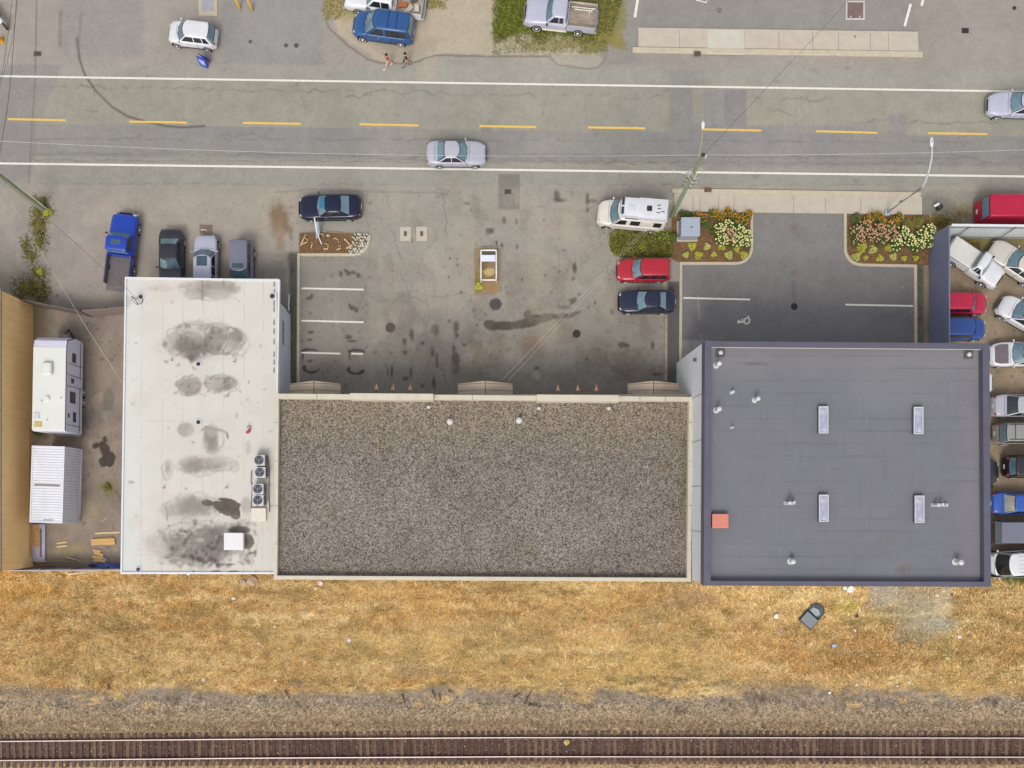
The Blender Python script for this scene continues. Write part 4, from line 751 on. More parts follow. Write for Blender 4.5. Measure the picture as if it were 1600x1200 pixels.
def wheel(t, x, y, r, w=.2):
    sy = 1 if y > 0 else -1
    b = MB(); b.cyl((x, y - sy * .02 - (.005 if sy > 0 else .005), r + .02), r + .06, .01, 20, axis='Y'); b.build('wheel_well', arch_m, t)
    b = MB(); y0 = y - (w - .03 if sy > 0 else .03); prof = [(r * .62, 0), (r * .94, 0), (r, .03), (r, w - .03), (r * .94, w), (r * .62, w)]; n = 18
    b.rings([[(x + q * math.cos(2 * math.pi * i / n), y0 + yy, r + q * math.sin(2 * math.pi * i / n)) for i in range(n)] for q, yy in prof], cap=True)
    wo = b.build('wheel', tyre_m, t, smooth=40)
    b = MB(); yf = y + sy * .035; rr_ = r * .74
    b.rings([[(x + q * math.cos(2 * math.pi * i / n), yf + sy * dy, r + q * math.sin(2 * math.pi * i / n)) for i in range(n)] for q, dy in ((rr_, -.02), (rr_, .004), (rr_ * .82, -.01), (rr_ * .3, -.004), (rr_ * .22, .012))], cap=True); b.build('rim', rim_m, wo, smooth=30)
def pickup(name, label, px, py, ang, L, W, pm, cabl=.3, zc=.8, bed_m=None, roofm=None, tail_open=False, wins=((0, .55), (.58, 1)), cover=None, group=None, sunroof=None, cat='pickup truck', zoff=0):
    """cab in front, open box behind; cabl = cab length fraction"""
    p = P(px, py, zc); t = thing(name, label, cat, (p.x, p.y, 0), R(ang), group); Hh = 1.82; zb = 1.12; xb = (.21 - cabl) * L      # xb: rear of cab
    rs = []; top = [(xb / L, 1.16), (.21, 1.16), (.42, 1.05), (.475, .95), (.5, .62)]
    for f in [xb / L, xb / L + .02, 0.02, .1, .2, .3, .38, .43, .46, .48, .492, .5]:
        u = f / .5; hw = W / 2 * (1 - .16 * max(0, (u - .75) / .25) ** 2.2); tz = interp(top, f); z0 = .34 + .1 * max(0, (u - .85) / .15); x = f * L
        h_ = [(0, tz + .035), (.55, tz + .025), (.82, tz), (.93, tz - .04), (.99, tz - .12), (1.0, tz - .3), (1.0, .6 if tz > .8 else z0 + .08), (.98, .42 if tz > .8 else z0 + .04), (.88, z0)]
        rs.append([(x, -a * hw, z) for a, z in h_[::-1]] + [(x, a * hw, z) for a, z in h_[1:]])
    b = MB(); b.rings(rs); b.build('body', pm, t, smooth=38)
    xfb, xft, xrt, xrb = .215 * L, .12 * L, xb + .09, xb + .03; wb_, wt_ = W / 2 * .94, W / 2 * .80; zr = Hh
    fx = lambda s, q: xfb + (xft - xfb) * q - .10 * s * s - .08 * abs(s) ** 9
    rx = lambda s, q: xrb + (xrt - xrb) * q + .05 * abs(s) ** 9
    ww = lambda q: wb_ + (wt_ - wb_) * q; zq = lambda q: zb + (zr - zb) * q; ss = [math.sin(math.pi / 2 * k / 6) for k in range(-6, 7)]
    ring = lambda q, z, ins: [(fx(s, q) - ins, s * (ww(q) - ins), z) for s in ss] + [(rx(s, q) + ins, s * (ww(q) - ins), z) for s in ss[::-1]]
    b = MB(); b.rings([ring(0, zb, 0), ring(.94, zq(.94), 0), ring(1, zr, .04), ring(1, zr + .02, .15), [(x * .6 + (xft + xrt) * .2, y * .5, zr + .035) for x, y, z in ring(1, zr, .15)]]); b.build('cabin', roofm or pm, t, smooth=42)
    for (fn, sg, nm, q0) in ((fx, 1, 'windshield', .05), (rx, -1, 'rear_window', .2)):
        b = MB(); vs = []; dz = zr - zb; dx = (xfb - xft) if sg > 0 else (xrt - xrb); nl = math.hypot(dz, dx)
        for q in (q0, .5, .9):
            for k in range(-5, 6): s = .9 * k / 5; vs.append((fn(s, q) + sg * dz / nl * .012, s * ww(q), zq(q) + dx / nl * .012))
        b.add(vs, [(i * 11 + j, i * 11 + j + 1, (i + 1) * 11 + j + 1, (i + 1) * 11 + j) for i in range(2) for j in range(10)]); b.build(nm, carglass, t, smooth=60)
    for sy in (-1, 1):
        for (f0, f1) in wins:
            vs = []
            for q in (.14, .84):
                xa = fx(1, q) - .06; xr_ = rx(1, q) + .12; m0, m1 = fx(1, .5) - .06, rx(1, .5) + .12
                X0 = xa if f0 == 0 else m0 + (m1 - m0) * f0; X1 = xr_ if f1 == 1 else m0 + (m1 - m0) * f1; vs += [(X0, sy * (ww(q) + .01), zq(q)), (X1, sy * (ww(q) + .01), zq(q))]
            b = MB(); b.add(vs, [(0, 1, 3, 2)]); b.build('side_window', sideglass, t)
        b = MB(); b.ell((xfb - .2, sy * (W / 2 + .12), zb + .1), (.07, .13, .10), 8, 5); b.build('mirror', black_tr, t, smooth=True)
        b = MB(); b.ell((L * .472, sy * W * .37, .86), (.12, .17, .09), 10, 6, -sy * .3); b.build('headlight', lens_m, t, smooth=True)
        b = MB(); b.cham((-L * .497, sy * W * .455, .88), (.06, .13, .28), .02); b.build('taillight', tail_m, t)
    xe = xb - .04; xr0 = -L / 2; zt = 1.16; tk = .09; bm_ = bed_m or black_tr; xc_ = (xe + xr0) / 2; bl = xe - xr0
    b = MB()
    for sy in (-1, 1): b.cham((xc_, sy * (W / 2 - tk / 2 - .01), (zt + .5) / 2), (bl, tk, zt - .5), .03)
    b.cham((xe - .04, 0, .85), (.08, W - 2 * tk - .02, .62), .02); b.build('bed_side', pm, t, smooth=30)
    b = MB(); b.box((xc_, 0, .66), (bl - .05, W - 2 * tk - .03, .1)); 
    for j in range(9): b.box((xc_, (W - .3) * (j / 8 - .5), .72), (bl - .2, .05, .02))
    b.build('bed_floor', bm_, t)
    b = MB()
    for sy in (-1, 1): b.box((xc_, sy * (W / 2 - tk - .014), .92), (bl - .1, .012, .42)); b.box((xc_, sy * (W / 2 - tk / 2 - .01), zt + .008), (bl - .06, tk - .02, .02))
    b.build('bed_liner', bm_, t)
    b = MB()
    if tail_open: b.cham((xr0 - .24, 0, .70), (.52, W - .2, .06), .02)
    else: b.cham((xr0 + .03, 0, .84), (.06, W - .12, .56), .02)
    b.build('tailgate', bm_ if tail_open else pm, t); b = MB(); b.cham((xr0 - .08, 0, .52), (.16, W * .96, .16), .04); b.build('bumper', chrome, t)
    b = MB(); b.cham((L * .5 + .02, 0, .56), (.14, W * .9, .18), .04); b.build('bumper', chrome, t); b = MB(); b.cham((L * .498, 0, .78), (.05, W * .5, .2), .02); b.build('grille', black_tr, t)
    b = MB(); b.box((xr0 - .17, 0, .52), (.015, .32, .15)); b.build('plate', plate_m, t)
    for x in (.315 * L, -.27 * L):
        for y in (-W / 2, W / 2): wheel(t, x, y, .39, .25)
    if cover:
        b = MB(); hh = cover[1]; b.rings([[(xe, -W / 2 + .03, zt), (xe, W / 2 - .03, zt), (xr0 + .02, W / 2 - .03, zt), (xr0 + .02, -W / 2 + .03, zt)], [(xe - .03, -W / 2 + .12, zt + hh), (xe - .03, W / 2 - .12, zt + hh), (xr0 + .15, W / 2 - .12, zt + hh), (xr0 + .15, -W / 2 + .12, zt + hh)]]); cv = b.build('canopy', cover[0], t)
        if hh > .3:
            for sy in (-1, 1): b = MB(); q = hh; b.add([(xe - .2, sy * (W / 2 - .04), zt + .1), (xr0 + .3, sy * (W / 2 - .04), zt + .1), (xr0 + .35, sy * (W / 2 - .095), zt + hh * .8), (xe - .25, sy * (W / 2 - .095), zt + hh * .8)], [(0, 1, 2, 3)]); b.build('window', carglass, cv)
    if sunroof: x, l_, w_ = sunroof; b = MB(); b.cham((x, 0, zr + .03), (l_, w_, .03), .01); b.build('sunroof', mat('dark_sunroof', (70, 92, 106), .08, 0, .2, 3), t)
    return t
WH, SIL, LAV = paint('white', (222, 222, 224)), paint('silver', (178, 178, 190)), paint('lilac_silver', (186, 186, 202))
car('hatch', 'parked_car', 'white hatchback with a small roof mark beside the blue sandwich board', 'car', 300, 53, 173, 3.75, 1.68, WH)
pk = pickup('pickup_truck', 'white crew cab pickup with junk in its bed cut by the top edge', 600, 0, 171.5, 6.1, 1.95, paint('white', 0), .36, bed_m=mat('sandy_bed', (176, 160, 144), .9, 0, .3, 4), wins=((0, .47), (.52, .93)))
car('minivan', 'parked_car', 'blue minivan in front of the white pickup on dirt', 'car', 599, 42, 172.5, 4.75, 1.92, paint('mid_blue', (38, 84, 140)), rails=False)
mv = [o for o in scene.objects if o.get('label', '').startswith('blue minivan')][0]
for i in range(5): b = MB(); b.box((-.75, (i - 2) * .25, 1.775), (2.0, .02, .02)); b.build('roof_rib', paint('mid_blue', 0), mv)
for x in (-.5, -1.15): b = MB(); b.tube([(x, -.65, 1.80), (x, .65, 1.80)], .025, 5); b.build('crossbar', mat('dark_blue_bar', (20, 40, 80), .4), mv)
sp = pickup('pickup_truck', 'silver extended cab pickup parked on green grass', 876, 24, 173.5, 5.5, 1.95, LAV, .30, bed_m=mat('old_plank_bed', (164, 150, 134), .9, 0, .25, 3, sx=.3), wins=((0, .58), (.64, .97)))
b = MB(); b.cham((.35, .98, .46), (1.9, .16, .06), .02); b.build('running_board', mat('pale_board', (220, 214, 180), .5), sp)
car('sedan', 'moving_car', 'silver sedan entering at the right edge of the road', 'car', 1593, 163, 178.5, 4.7, 1.8, LAV)
car('sedan', 'moving_car', 'silver sedan driving in the lane nearest the car park', 'car', 713, 239, 0, 4.6, 1.8, paint('silver_b', (182, 182, 192)))
car('sedan', 'parked_car', 'navy sedan with a pale sunroof beside the bark bed', 'car', 515, 323, 181, 4.85, 1.86, paint('navy', (12, 18, 50), .2), sunroof=(.45, .42, .8))
car('wagon', 'parked_car', 'small red wagon parked below the grassy strip', 'car', 1006, 422, 180, 4.15, 1.68, paint('red', (178, 28, 46)))
car('sedan', 'parked_car', 'dark blue sedan parked below the red wagon', 'car', 1011, 471, 180, 4.4, 1.72, paint('dark_blue', (22, 31, 58)))
pickup('pickup_truck', 'bright blue pickup with its tailgate down beside the white roof', 190, 389, 83, 5.55, 1.95, paint('bright_blue', (16, 62, 172)), .30, bed_m=mat('grey_bed_liner', (112, 104, 104), .7, 0, .15, 3), tail_open=True, wins=((0, .55), (.6, .97)), sunroof=(.2, .38, .75))
car('sedan', 'parked_car', 'black sedan nosed under the white roof edge', 'car', 267, 404, 270, 4.6, 1.78, paint('black', (44, 42, 54), .25))
car('wagon', 'parked_car', 'silver wagon with big sunroof between the black sedan and small car', 'car', 321.5, 412, 90, 4.55, 1.76, LAV, sunroof=(-.05, .75, .8))
sc_ = car('suv', 'parked_car', 'small grey car with dark sunroof, nearest the parking lot kerb', 'car', 378, 419, 269.5, 4.2, 1.66, paint('grey', (120, 120, 138)), sunroof=(.1, .34, .85))
rv_ = car('van', 'parked_van', 'crimson van with ridged roof behind the pale panel fence', 'van', 1586, 328, 0, 5.4, 2.0, paint('crimson', (186, 16, 62), .35), zc=1.0, wins=[(0, .18)])
for i in range(8): b = MB(); b.box((-.5, (i - 3.5) * .19, 2.005), (4.0, .045, .03)); b.build('roof_rib', paint('crimson', 0), rv_)
pickup('pickup_truck', 'white compact pickup with flat bed cover parked diagonally', 1522, 411, -34, 4.8, 1.68, paint('white', 0), .24, cover=(mat('ridged_bed_cover', (216, 214, 206), .6, 0, .06, 3), .06), wins=((0, .5), (.6, .95)))
car('sedan', 'parked_car', 'cream old sedan with black sill parked diagonally at right edge', 'car', 1591, 412, 146, 4.9, 1.8, paint('cream', (208, 202, 192)))
car('hatch', 'parked_car', 'white hatchback with blue tinted windshield, nose towards the red car', 'car', 1602, 494, 150, 4.3, 1.76, WH)
car('wagon', 'parked_car', 'crimson car nosed out from the dark blue fence', 'car', 1503, 474, 0, 3.95, 1.62, paint('crimson', 0))
car('suv', 'parked_car', 'blue car below the crimson car beside the fence', 'car', 1503, 514.5, 0, 3.55, 1.58, paint('royal_blue', (40, 72, 140)))
car('sedan', 'parked_car', 'white sedan with a dull dark hood near the roof corner', 'car', 1596, 553, 181, 4.7, 1.86, WH, hood=mat('primer_hood', (112, 100, 104), .7, 0, .1, 3))
car('sedan', 'parked_car', 'white car mostly hidden behind the dark parapet', 'car', 1506, 598, 0, 4.5, 1.7, WH, zc=.6)
car('sedan', 'parked_car', 'silver sedan with black rear window and red lamps', 'car', 1600, 634, 0, 4.7, 1.74, paint('silver_b', 0), glass=mat('tinted_glass', (34, 34, 38), .06, 0, .1, 3, spec=.9))
car('suv', 'parked_car', 'grey green off-roader with roof rails, below the silver sedan', 'car', 1602, 677, 0, 4.6, 1.66, paint('stone_grey', (150, 148, 142)), rails='b')
car('hatch', 'parked_car', 'black car hidden behind the parapet with only its nose showing', 'car', 1516, 737, 0, 4.4, 1.8, paint('black', 0), zc=.6)
car('suv', 'parked_car', 'black car with maroon tint, white plate and pale bumper', 'car', 1614, 729, 0, 4.3, 1.74, paint('maroon', (44, 34, 38), .35))
car('sedan', 'parked_car', 'bright blue sedan with cream parcel shelf in the yard row', 'car', 1596, 786.5, 0, 4.6, 1.74, paint('sky_blue', (44, 92, 176)), glass=mat('cream_glass', (150, 146, 134), .1, 0, .3, 2, spec=.8))  # windshield and rear window in a plain cream colour
pickup('pickup_truck', 'dark pickup with grey bed canopy below the bright blue sedan', 1602, 832, 0, 5.2, 1.8, paint('dark_brown', (58, 48, 52), .4), .3, cover=(mat('grey_canopy', (118, 120, 134), .5, 0, .05, 2), .62))
bv_ = car('boxvan', 'parked_van', 'boxy white van with black windshield beside the dry field corner', 'van', 1604, 879, 184, 5.4, 1.95, WH, zc=1.0, wins=[(0, .2), (.24, .6), (.64, 1)], glass=mat('tinted_glass', 0))
for i in range(5): b = MB(); b.box((-.5, (i - 2) * .3, 2.06), (3.6, .03, .025)); b.build('roof_rib', mat('rib_grey', (190, 190, 192), .5), bv_)
# junk in the white pickup bed
for i, (x, y, c, l_) in enumerate(((-1.5, .2, (176, 108, 70), .7), (-2.3, -.3, (90, 86, 84), .5), (-2.0, .5, (196, 186, 168), .8), (-1.2, -.4, (70, 66, 66), .4), (-2.6, .3, (206, 200, 190), .5))):
    p_ = Matrix.Rotation(R(171.5), 3, 'Z') @ Vector((x, y, 0)) + Vector(P(600, 0, .8)); b = MB(); b.cham((0, 0, .12), (l_, .35, .2), .03, .4 * i)
    o_ = b.build('scrap_board', mat('scrap_%d' % i, c, .9, 0, .2, 5)); o_.location = (p_.x, p_.y, .74)
    tag(o_, ['rusty scrap piece', 'dark grey scrap piece', 'beige scrap piece', 'small black scrap piece', 'pale scrap piece by the tailgate'][i] + ' lying in the white pickup bed', 'scrap', 'scrap in the pickup bed')
for i, (dy, l_) in enumerate(((.72, 1.9), (.55, 1.4))):      # tubes in the silver pickup bed
    p_ = Matrix.Rotation(R(173.5), 3, 'Z') @ Vector((-1.7, -dy, 0)) + Vector(P(876, 24, .8)); b = MB(); b.tube([(-l_ / 2, 0, 0), (l_ / 2, 0, 0)], .05, 8); b.tube([(-l_ * .35, 0, 0), (-l_ * .35, .25, -.1)], .04, 6)
    o_ = b.build('metal_rack', mat('rack_white', (214, 208, 196), .5)); o_.location = (p_.x, p_.y, .88); o_.rotation_euler = (0, 0, R(173.5)); tag(o_, ['longer', 'shorter'][i] + ' pale metal rack bar in the silver pickup bed', 'rack', 'rack bars in the silver pickup')
# camper van
CW = paint('cream_white', (222, 214, 202), .4)
cv_ = car('van', 'camper_van', 'cream camper van with raised roof parked over the grassy strip', 'camper van', 988, 335, 175, 5.3, 1.98, CW, zc=1.0, wins=[(0, .2), (.27, .5), (.78, .97)])
b = MB(); o_ = [(.95, -.72), (1.15, -.5), (1.15, .5), (.95, .72), (-.2, .74), (-.3, .80), (-2.5, .80), (-2.5, -.80), (-.3, -.80), (-.2, -.74)]
b.rings([[(x, y, 1.9) for x, y in o_], [(x * .985, y * .985, 2.3) for x, y in o_], [(x * .95, y * .93, 2.45) for x, y in o_], [(x * .80, y * .78, 2.49) for x, y in o_]]); rc = b.build('raised_roof', paint('roof_white', (216, 216, 220), .5), cv_, smooth=40)
for sy in (-1, 1): b = MB(); b.box((.98, sy * .34, 2.485), (.20, .54, .03), tilt=Matrix.Rotation(R(12), 3, 'Y')); b.build('skylight', sideglass, rc)
b = MB(); b.cham((.35, .15, 2.53), (.42, .42, .09), .03); b.build('roof_vent', paint('roof_white', 0), rc); b = MB(); b.cham((-1.0, .05, 2.53), (.38, .38, .09), .02); b.build('roof_vent', black_tr, rc); b = MB(); b.box((.2, .79, 2.1), (1.0, .03, .1)); b.build('side_window', carglass, rc)
for (x, y) in ((-1.7, .3), (-1.75, .0), (-1.7, -.25), (-2.0, .2)): b = MB(); b.box((x, y, 2.505), (.28, .05, .03)); b.build('roof_rib', black_tr, rc)
# ------------------------------------------------------------------ travel trailer
tw = mat('trailer_white', (224, 224, 216), .5, 0, .03, 1.2); tl = mat('trailer_side_lilac', (216, 214, 228), .5, 0, .04, 1)
TT = thing('travel_trailer', 'white travel trailer with roof air conditioner beside the tan wall', 'travel trailer', P(77, 599, 3.0) * Vector((1, 1, 0)), R(89))
L_, W_ = 7.1, 2.42
b = MB(); prof = [(-L_ / 2, .6), (-L_ / 2, 2.85), (-L_ / 2 + .12, 3.0), (L_ / 2 - .8, 3.0), (L_ / 2 - .35, 2.9), (L_ / 2 - .05, 2.5), (L_ / 2 + .05, 1.8), (L_ / 2, .75), (L_ / 2 - .15, .6)]
b.rings([[(x, s * W_ / 2, z) for x, z in prof] for s in (-1, 1)]); b.build('body', tl, TT, smooth=35)
b = MB(); b.cham((-.4, 0, 3.01), (6.2, W_ + .02, .05), .02); rt_ = b.build('roof', tw, TT)
b = MB(); b.tube([(-L_ / 2 + .05, -W_ / 2 - .01, 2.97), (L_ / 2 - .8, -W_ / 2 - .01, 2.97), (L_ / 2 - .3, -W_ / 2 - .01, 2.84), (L_ / 2 + .02, -W_ / 2 - .01, 1.9)], .04, 5); b.build('corner_trim', black_tr, TT)
b = MB(); b.cham((1.05, .06, 3.18), (.95, .7, .3), .08); ac_ = b.build('air_conditioner', tw, TT)
b = MB(); b.cyl((-1.15, .1, 3.03), .24, .14, 14, .18); b.build('roof_vent', tw, TT, smooth=30); b = MB(); b.cham((-2.4, .85, 3.06), (.42, .4, .07), .02); b.build('roof_hatch', mat('hatch_grey', (206, 206, 208), .5), TT); b = MB(); b.cham((-3.05, .75, 3.05), (.40, .55, .06), .02); b.build('roof_hatch', mat('hatch_yellowed', (200, 176, 110), .6), TT)
for (x, y) in ((-1.35, .55), (-2.75, .1), (-1.1, -.9)): b = MB(); b.cyl((x, y, 3.03), .06, .12, 8); b.build('vent_pipe', tw, TT)
ys = -W_ / 2 - .012
for (x, z, l_, h_) in ((2.1, 1.9, .7, .5), (-.9, 2.0, .85, .75), (-2.35, 1.7, .75, .4), (-2.3, 2.5, .3, .2)): win_part(TT, 'window', glass_d, Vector((x, ys, z)) + TT.location, (l_, .03, h_), None)
b = MB(); b.box((.35, ys, 1.65), (.68, .03, 1.8)); dr_ = b.build('door', mat('trailer_door', (206, 204, 216), .5), TT); b = MB(); b.box((.35, ys - .02, 2.1), (.36, .02, .4)); b.build('window', glass_d, dr_)
b = MB()
b.box((0, ys, .98), (6.9, .02, .05)); b.build('side_stripe', mat('stripe_dark', (60, 58, 84), .5), TT)
for x in (1.6, -3.0, .75, -.1): b = MB(); b.box((x, ys, 1.75), (.03, .02, 2.0)); b.build('side_joint', mat('stripe_dark', 0), TT)
for x in (-.25, -1.05):
    for y in (-W_ / 2 + .06, W_ / 2 - .06): wheel(TT, x, y, .34, .2)
b = MB(); b.box((0, 0, .48), (7.0, 1.8, .2)); b.tube([(3.4, -.7, .5), (4.6, 0, .5)], .06, 6); b.tube([(3.4, .7, .5), (4.6, 0, .5)], .06, 6); b.build('chassis', black_tr, TT); b = MB(); b.cham((3.95, .1, .75), (.34, .66, .5), .08); b.build('gas_bottle_cover', mat('bottle_cover', (140, 140, 150), .5), TT); b = MB(); b.cham((-3.6 - .02, 0, .6), (.12, 2.2, .16), .03); b.build('bumper', galv, TT)
# ------------------------------------------------------------------ shipping container
cw_ = mat('container_white', (226, 226, 230), .5, 0, .06, 1.5, sx=.4)
CC = thing('shipping_container', 'white corrugated shipping container below the travel trailer', 'container', P(73.5, 757, 2.6) * Vector((1, 1, 0)), R(88.2)); L_, W_, H_ = 5.75, 2.44, 2.6
def corr(n, L, amp, f): 
    pts = []
    for i in range(n):
        x = -L / 2 + L * i / n; d = L / n; pts += [(x, 0), (x + d * .3, 0), (x + d * .45, -amp), (x + d * .85, -amp)]
    return pts + [(L / 2, 0)]
for sy in (-1, 1):
    b = MB(); c_ = corr(26, L_ - .2, .045, 0); vs = [(x, sy * (W_ / 2 - .02 + y), z) for z in (.15, H_ - .1) for x, y in c_]; n = len(c_); b.add(vs, [(i, i + 1, n + i + 1, n + i) for i in range(n - 1)]); b.build('side_panel', cw_, CC)
b = MB(); c_ = corr(28, L_ - .2, .03, 0); vs = [(x, y_, H_ - .02 + z) for y_ in (-W_ / 2 + .05, W_ / 2 - .05) for x, z in c_]; n = len(c_); b.add(vs, [(i, i + 1, n + i + 1, n + i) for i in range(n - 1)]); b.build('roof', cw_, CC)
b = MB()
for sy in (-1, 1):
    b.box((0, sy * (W_ / 2 - .04), H_ - .05), (L_, .1, .1)); b.box((0, sy * (W_ / 2 - .04), .08), (L_, .1, .14))
    for sx in (-1, 1): b.box((sx * (L_ / 2 - .06), sy * (W_ / 2 - .05), H_ / 2), (.12, .12, H_ - .2))
for sx in (-1, 1): b.box((sx * (L_ / 2 - .05), 0, H_ - .05), (.1, W_ - .18, .1))
b.build('frame', cw_, CC)
b = MB(); b.box((-L_ / 2 + .06, 0, H_ / 2), (.04, W_ - .2, H_ - .2)); b.build('door', cw_, CC); b = MB(); b.box((L_ / 2 - .06, 0, H_ / 2), (.04, W_ - .2, H_ - .2)); b.build('end_panel', cw_, CC)
b = MB(); b.box((-.05, 0, H_ + .004), (.10, 1.9, .02)); b.build('rust_mark', mat('rusty_dent', (150, 132, 118), .9, 0, .2, 8), CC)
for y in (-.5, -.25, .0): b = MB(); b.box((-2.65, y + .1, H_ + .004), (.06, .18, .01)); b.build('stencil_mark', mat('stencil_grey', (150, 150, 156), .8), CC)
# ================================================================== ROOFTOP THINGS
whm = mat('vent_white', (206, 206, 206), .45, 0, .05, 5); rub = mat('drain_black', (52, 52, 56), .8, 0, .1, 8); galm = mat('vent_galvanised', (176, 176, 180), .4, .3, .08, 6)
def put(o, label, cat, group=None): return tag(o, label, cat, group)
def cowl(px, py, zr, label, r=.16, h=.45, lean=False, group='roof vents', m=None, name='roof_vent'):
    t = thing(name, label, 'vent', P(px, py, zr), 0, group); m = m or whm
    b = MB(); b.cyl((0, 0, 0), r * .7, h, 14); b.build('pipe', m, t, smooth=30); b = MB(); b.lathe((0, 0, h), [(r * .7, -.02), (r * 1.15, 0), (r * 1.1, .08), (r * .5, .14), (.01, .16)], 16); b.build('cap', m, t, smooth=40)
    b = MB(); b.cyl((0, 0, 0), r * 1.5, .03, 16, r * 1.2); b.build('flange', m, t); return t
def drain(px, py, zr, label, r=.14, m=None, group='roof drains'):
    t = thing('roof_drain', label, 'drain', P(px, py, zr), 0, group); b = MB(); b.cyl((0, 0, 0), r * 1.9, .012, 18); b.build('flange', whm, t)
    b = MB(); b.lathe((0, 0, .012), [(r, 0), (r, .05), (r * .75, .10), (r * .3, .12)], 14); b.build('strainer', m or rub, t, smooth=40); return t
zw = z1; zg = z2 - .42; zd = z3 - .45
drain(220, 464, zw, 'black roof drain at the corner where the service cables meet the white roof'); drain(310, 569, zw, 'black roof drain between the two upper stain rings'); drain(310, 660, zw, 'black roof drain above the T shaped stain'); drain(216, 890, zw, 'bluish roof drain at the lower left corner of the white roof', m=mat('drain_blue', (78, 78, 110), .6)); drain(429.5 - 4, 463, zw, 'dark roof drain by the right edge of the white roof', .17)
for (x, y, l) in ((268, 564, 'small white vent left of the upper middle drain'), (366, 567, 'small white vent right of the upper middle drain'), (256, 763, 'small white vent at left of the lower seams'), (354, 763, 'small white vent just above the dark puddle')): cowl(x, y, zw, l, .06, .2)
cowl(703, 659, zg, 'larger white vent left of centre on the gravel roof', .15, .4); cowl(811, 657, zg, 'larger white vent right of centre on the gravel roof', .15, .4)
for (x, y, l) in ((670, 636, 'tiny white vent near the left raised parapet'), (842, 638, 'tiny dark topped vent near the middle of the gravel roof edge'), (951, 638, 'tiny white vent near the right raised parapet')): cowl(x, y, zg, l, .09, .2)
for (x, y, l, r, h) in ((1119, 571, 'leaning white vent below the upper left roof drain', .14, .7), (1119, 641, 'leaning white vent beside the left parapet', .14, .7), (1179, 625, 'white vent standing alone near the upper left of the dark roof', .13, .7), (1143, 613, 'small grey pipe between two white vents', .09, .35), (1143, 668, 'tiny pipe on the dark roof below the white vents', .06, .25), (1235, 877, 'round white vent near the lower left skylight', .15, .45), (1493, 878, 'round white vent at the lower right of the dark roof', .16, .6)): cowl(x, y, zd + h * 0, l, r, h)
def pipes(px, py, n, label):
    t = thing('roof_pipes', label, 'pipes', P(px, py, zd), 0, 'pipe sets on the dark roof')
    for i in range(n): b = MB(); b.cyl(((i - (n - 1) / 2) * .34, .05 * (i % 2), 0), .10 - .02 * i, .55 - .1 * i, 10); b.lathe(((i - (n - 1) / 2) * .34, .05 * (i % 2), .55 - .1 * i), [(.12 - .02 * i, 0), (.11 - .02 * i, .05), (.02, .07)], 10); b.build('pipe', whm, t)
    b = MB(); b.cham((0, 0, .03), (.4 * n, .28, .06), .01); b.build('base_plate', galm, t)
pipes(1233, 786, 2, 'pair of short pipes left of the lower skylights'); pipes(1467, 789, 3, 'row of three short pipes right of the lower skylights')
for (x, y, l) in ((1125, 551, 'square sump drain at upper left of the dark roof'), (1513, 554, 'square sump drain at upper right of the dark roof')):
    t = thing('roof_drain', l, 'drain', P(x, y, zd + .01), 0, 'sump drains'); b = MB(); b.cham((0, 0, .01), (.62, .58, .03), .01); b.build('sump', mat('sump_dark', (88, 86, 86), .8), t); b = MB(); b.lathe((.03, 0, .02), [(.15, 0), (.15, .08), (.06, .13)], 14); b.build('strainer', whm, t, smooth=40)
skg = mat('skylight_dome', (150, 150, 188), .12, 0, .35, 1.6, c2=(196, 196, 204), coat=.5)
for (x, y, l) in ((1286.5, 656, 'upper left'), (1435, 657, 'upper right'), (1287, 794, 'lower left'), (1436.5, 795.5, 'lower right')):
    t = thing('skylight', 'white framed skylight, the %s of the four' % l, 'skylight', P(x, y, zd + .25) * Vector((1, 1, 0)) + Vector((0, 0, zd)), 0, 'skylights on the dark roof'); w_, h_ = .66, 1.86
    b = MB(); b.cham((0, 0, .12), (w_, h_, .24), .02); b.build('kerb', capd, t); b = MB()
    for s_ in (-1, 1): b.cham((s_ * (w_ / 2 - .04), 0, .27), (.08, h_, .07), .015); b.cham((0, s_ * (h_ / 2 - .04), .27), (w_ - .16, .08, .07), .015)
    b.build('frame', whm, t); b = MB(); a, c = w_ / 2 - .08, h_ / 2 - .08; b.rings([[(a, c, .25), (-a, c, .25), (-a, -c, .25), (a, -c, .25)], [(.05, c - .3, .36), (-.05, c - .3, .36), (-.05, -c + .3, .36), (.05, -c + .3, .36)]]); b.build('glazing', skg, t)
t = thing('roof_hatch', 'salmon red square hatch by the left parapet of the dark roof', 'hatch', P(1125.5, 814, zd + .35) * Vector((1, 1, 0)) + Vector((0, 0, zd)))
b = MB(); b.cham((0, 0, .15), (1.08, .92, .3), .02); b.build('kerb', mat('hatch_red_side', (150, 84, 74), .6), t); b = MB(); b.cham((0, 0, .34), (1.12, .97, .07), .02); b.build('lid', mat('hatch_red', (214, 132, 112), .5, 0, .05, 3), t); b = MB(); b.box((-.48, .3, .385), (.06, .14, .03)); b.build('hinge', galm, t)
t = thing('roof_hatch', 'white square hatch over the lowest stain of the white roof', 'hatch', P(364.5, 846, zw + .7) * Vector((1, 1, 0)) + Vector((0, 0, zw)))
b = MB(); b.cham((0, 0, .28), (1.3, 1.15, .56), .02); b.build('kerb', mat('hatch_side', (196, 196, 196), .6), t); b = MB(); b.cham((0, 0, .6), (1.42, 1.26, .09), .025); b.build('lid', mat('hatch_lid', (232, 228, 228), .5, 0, .02, 3), t)
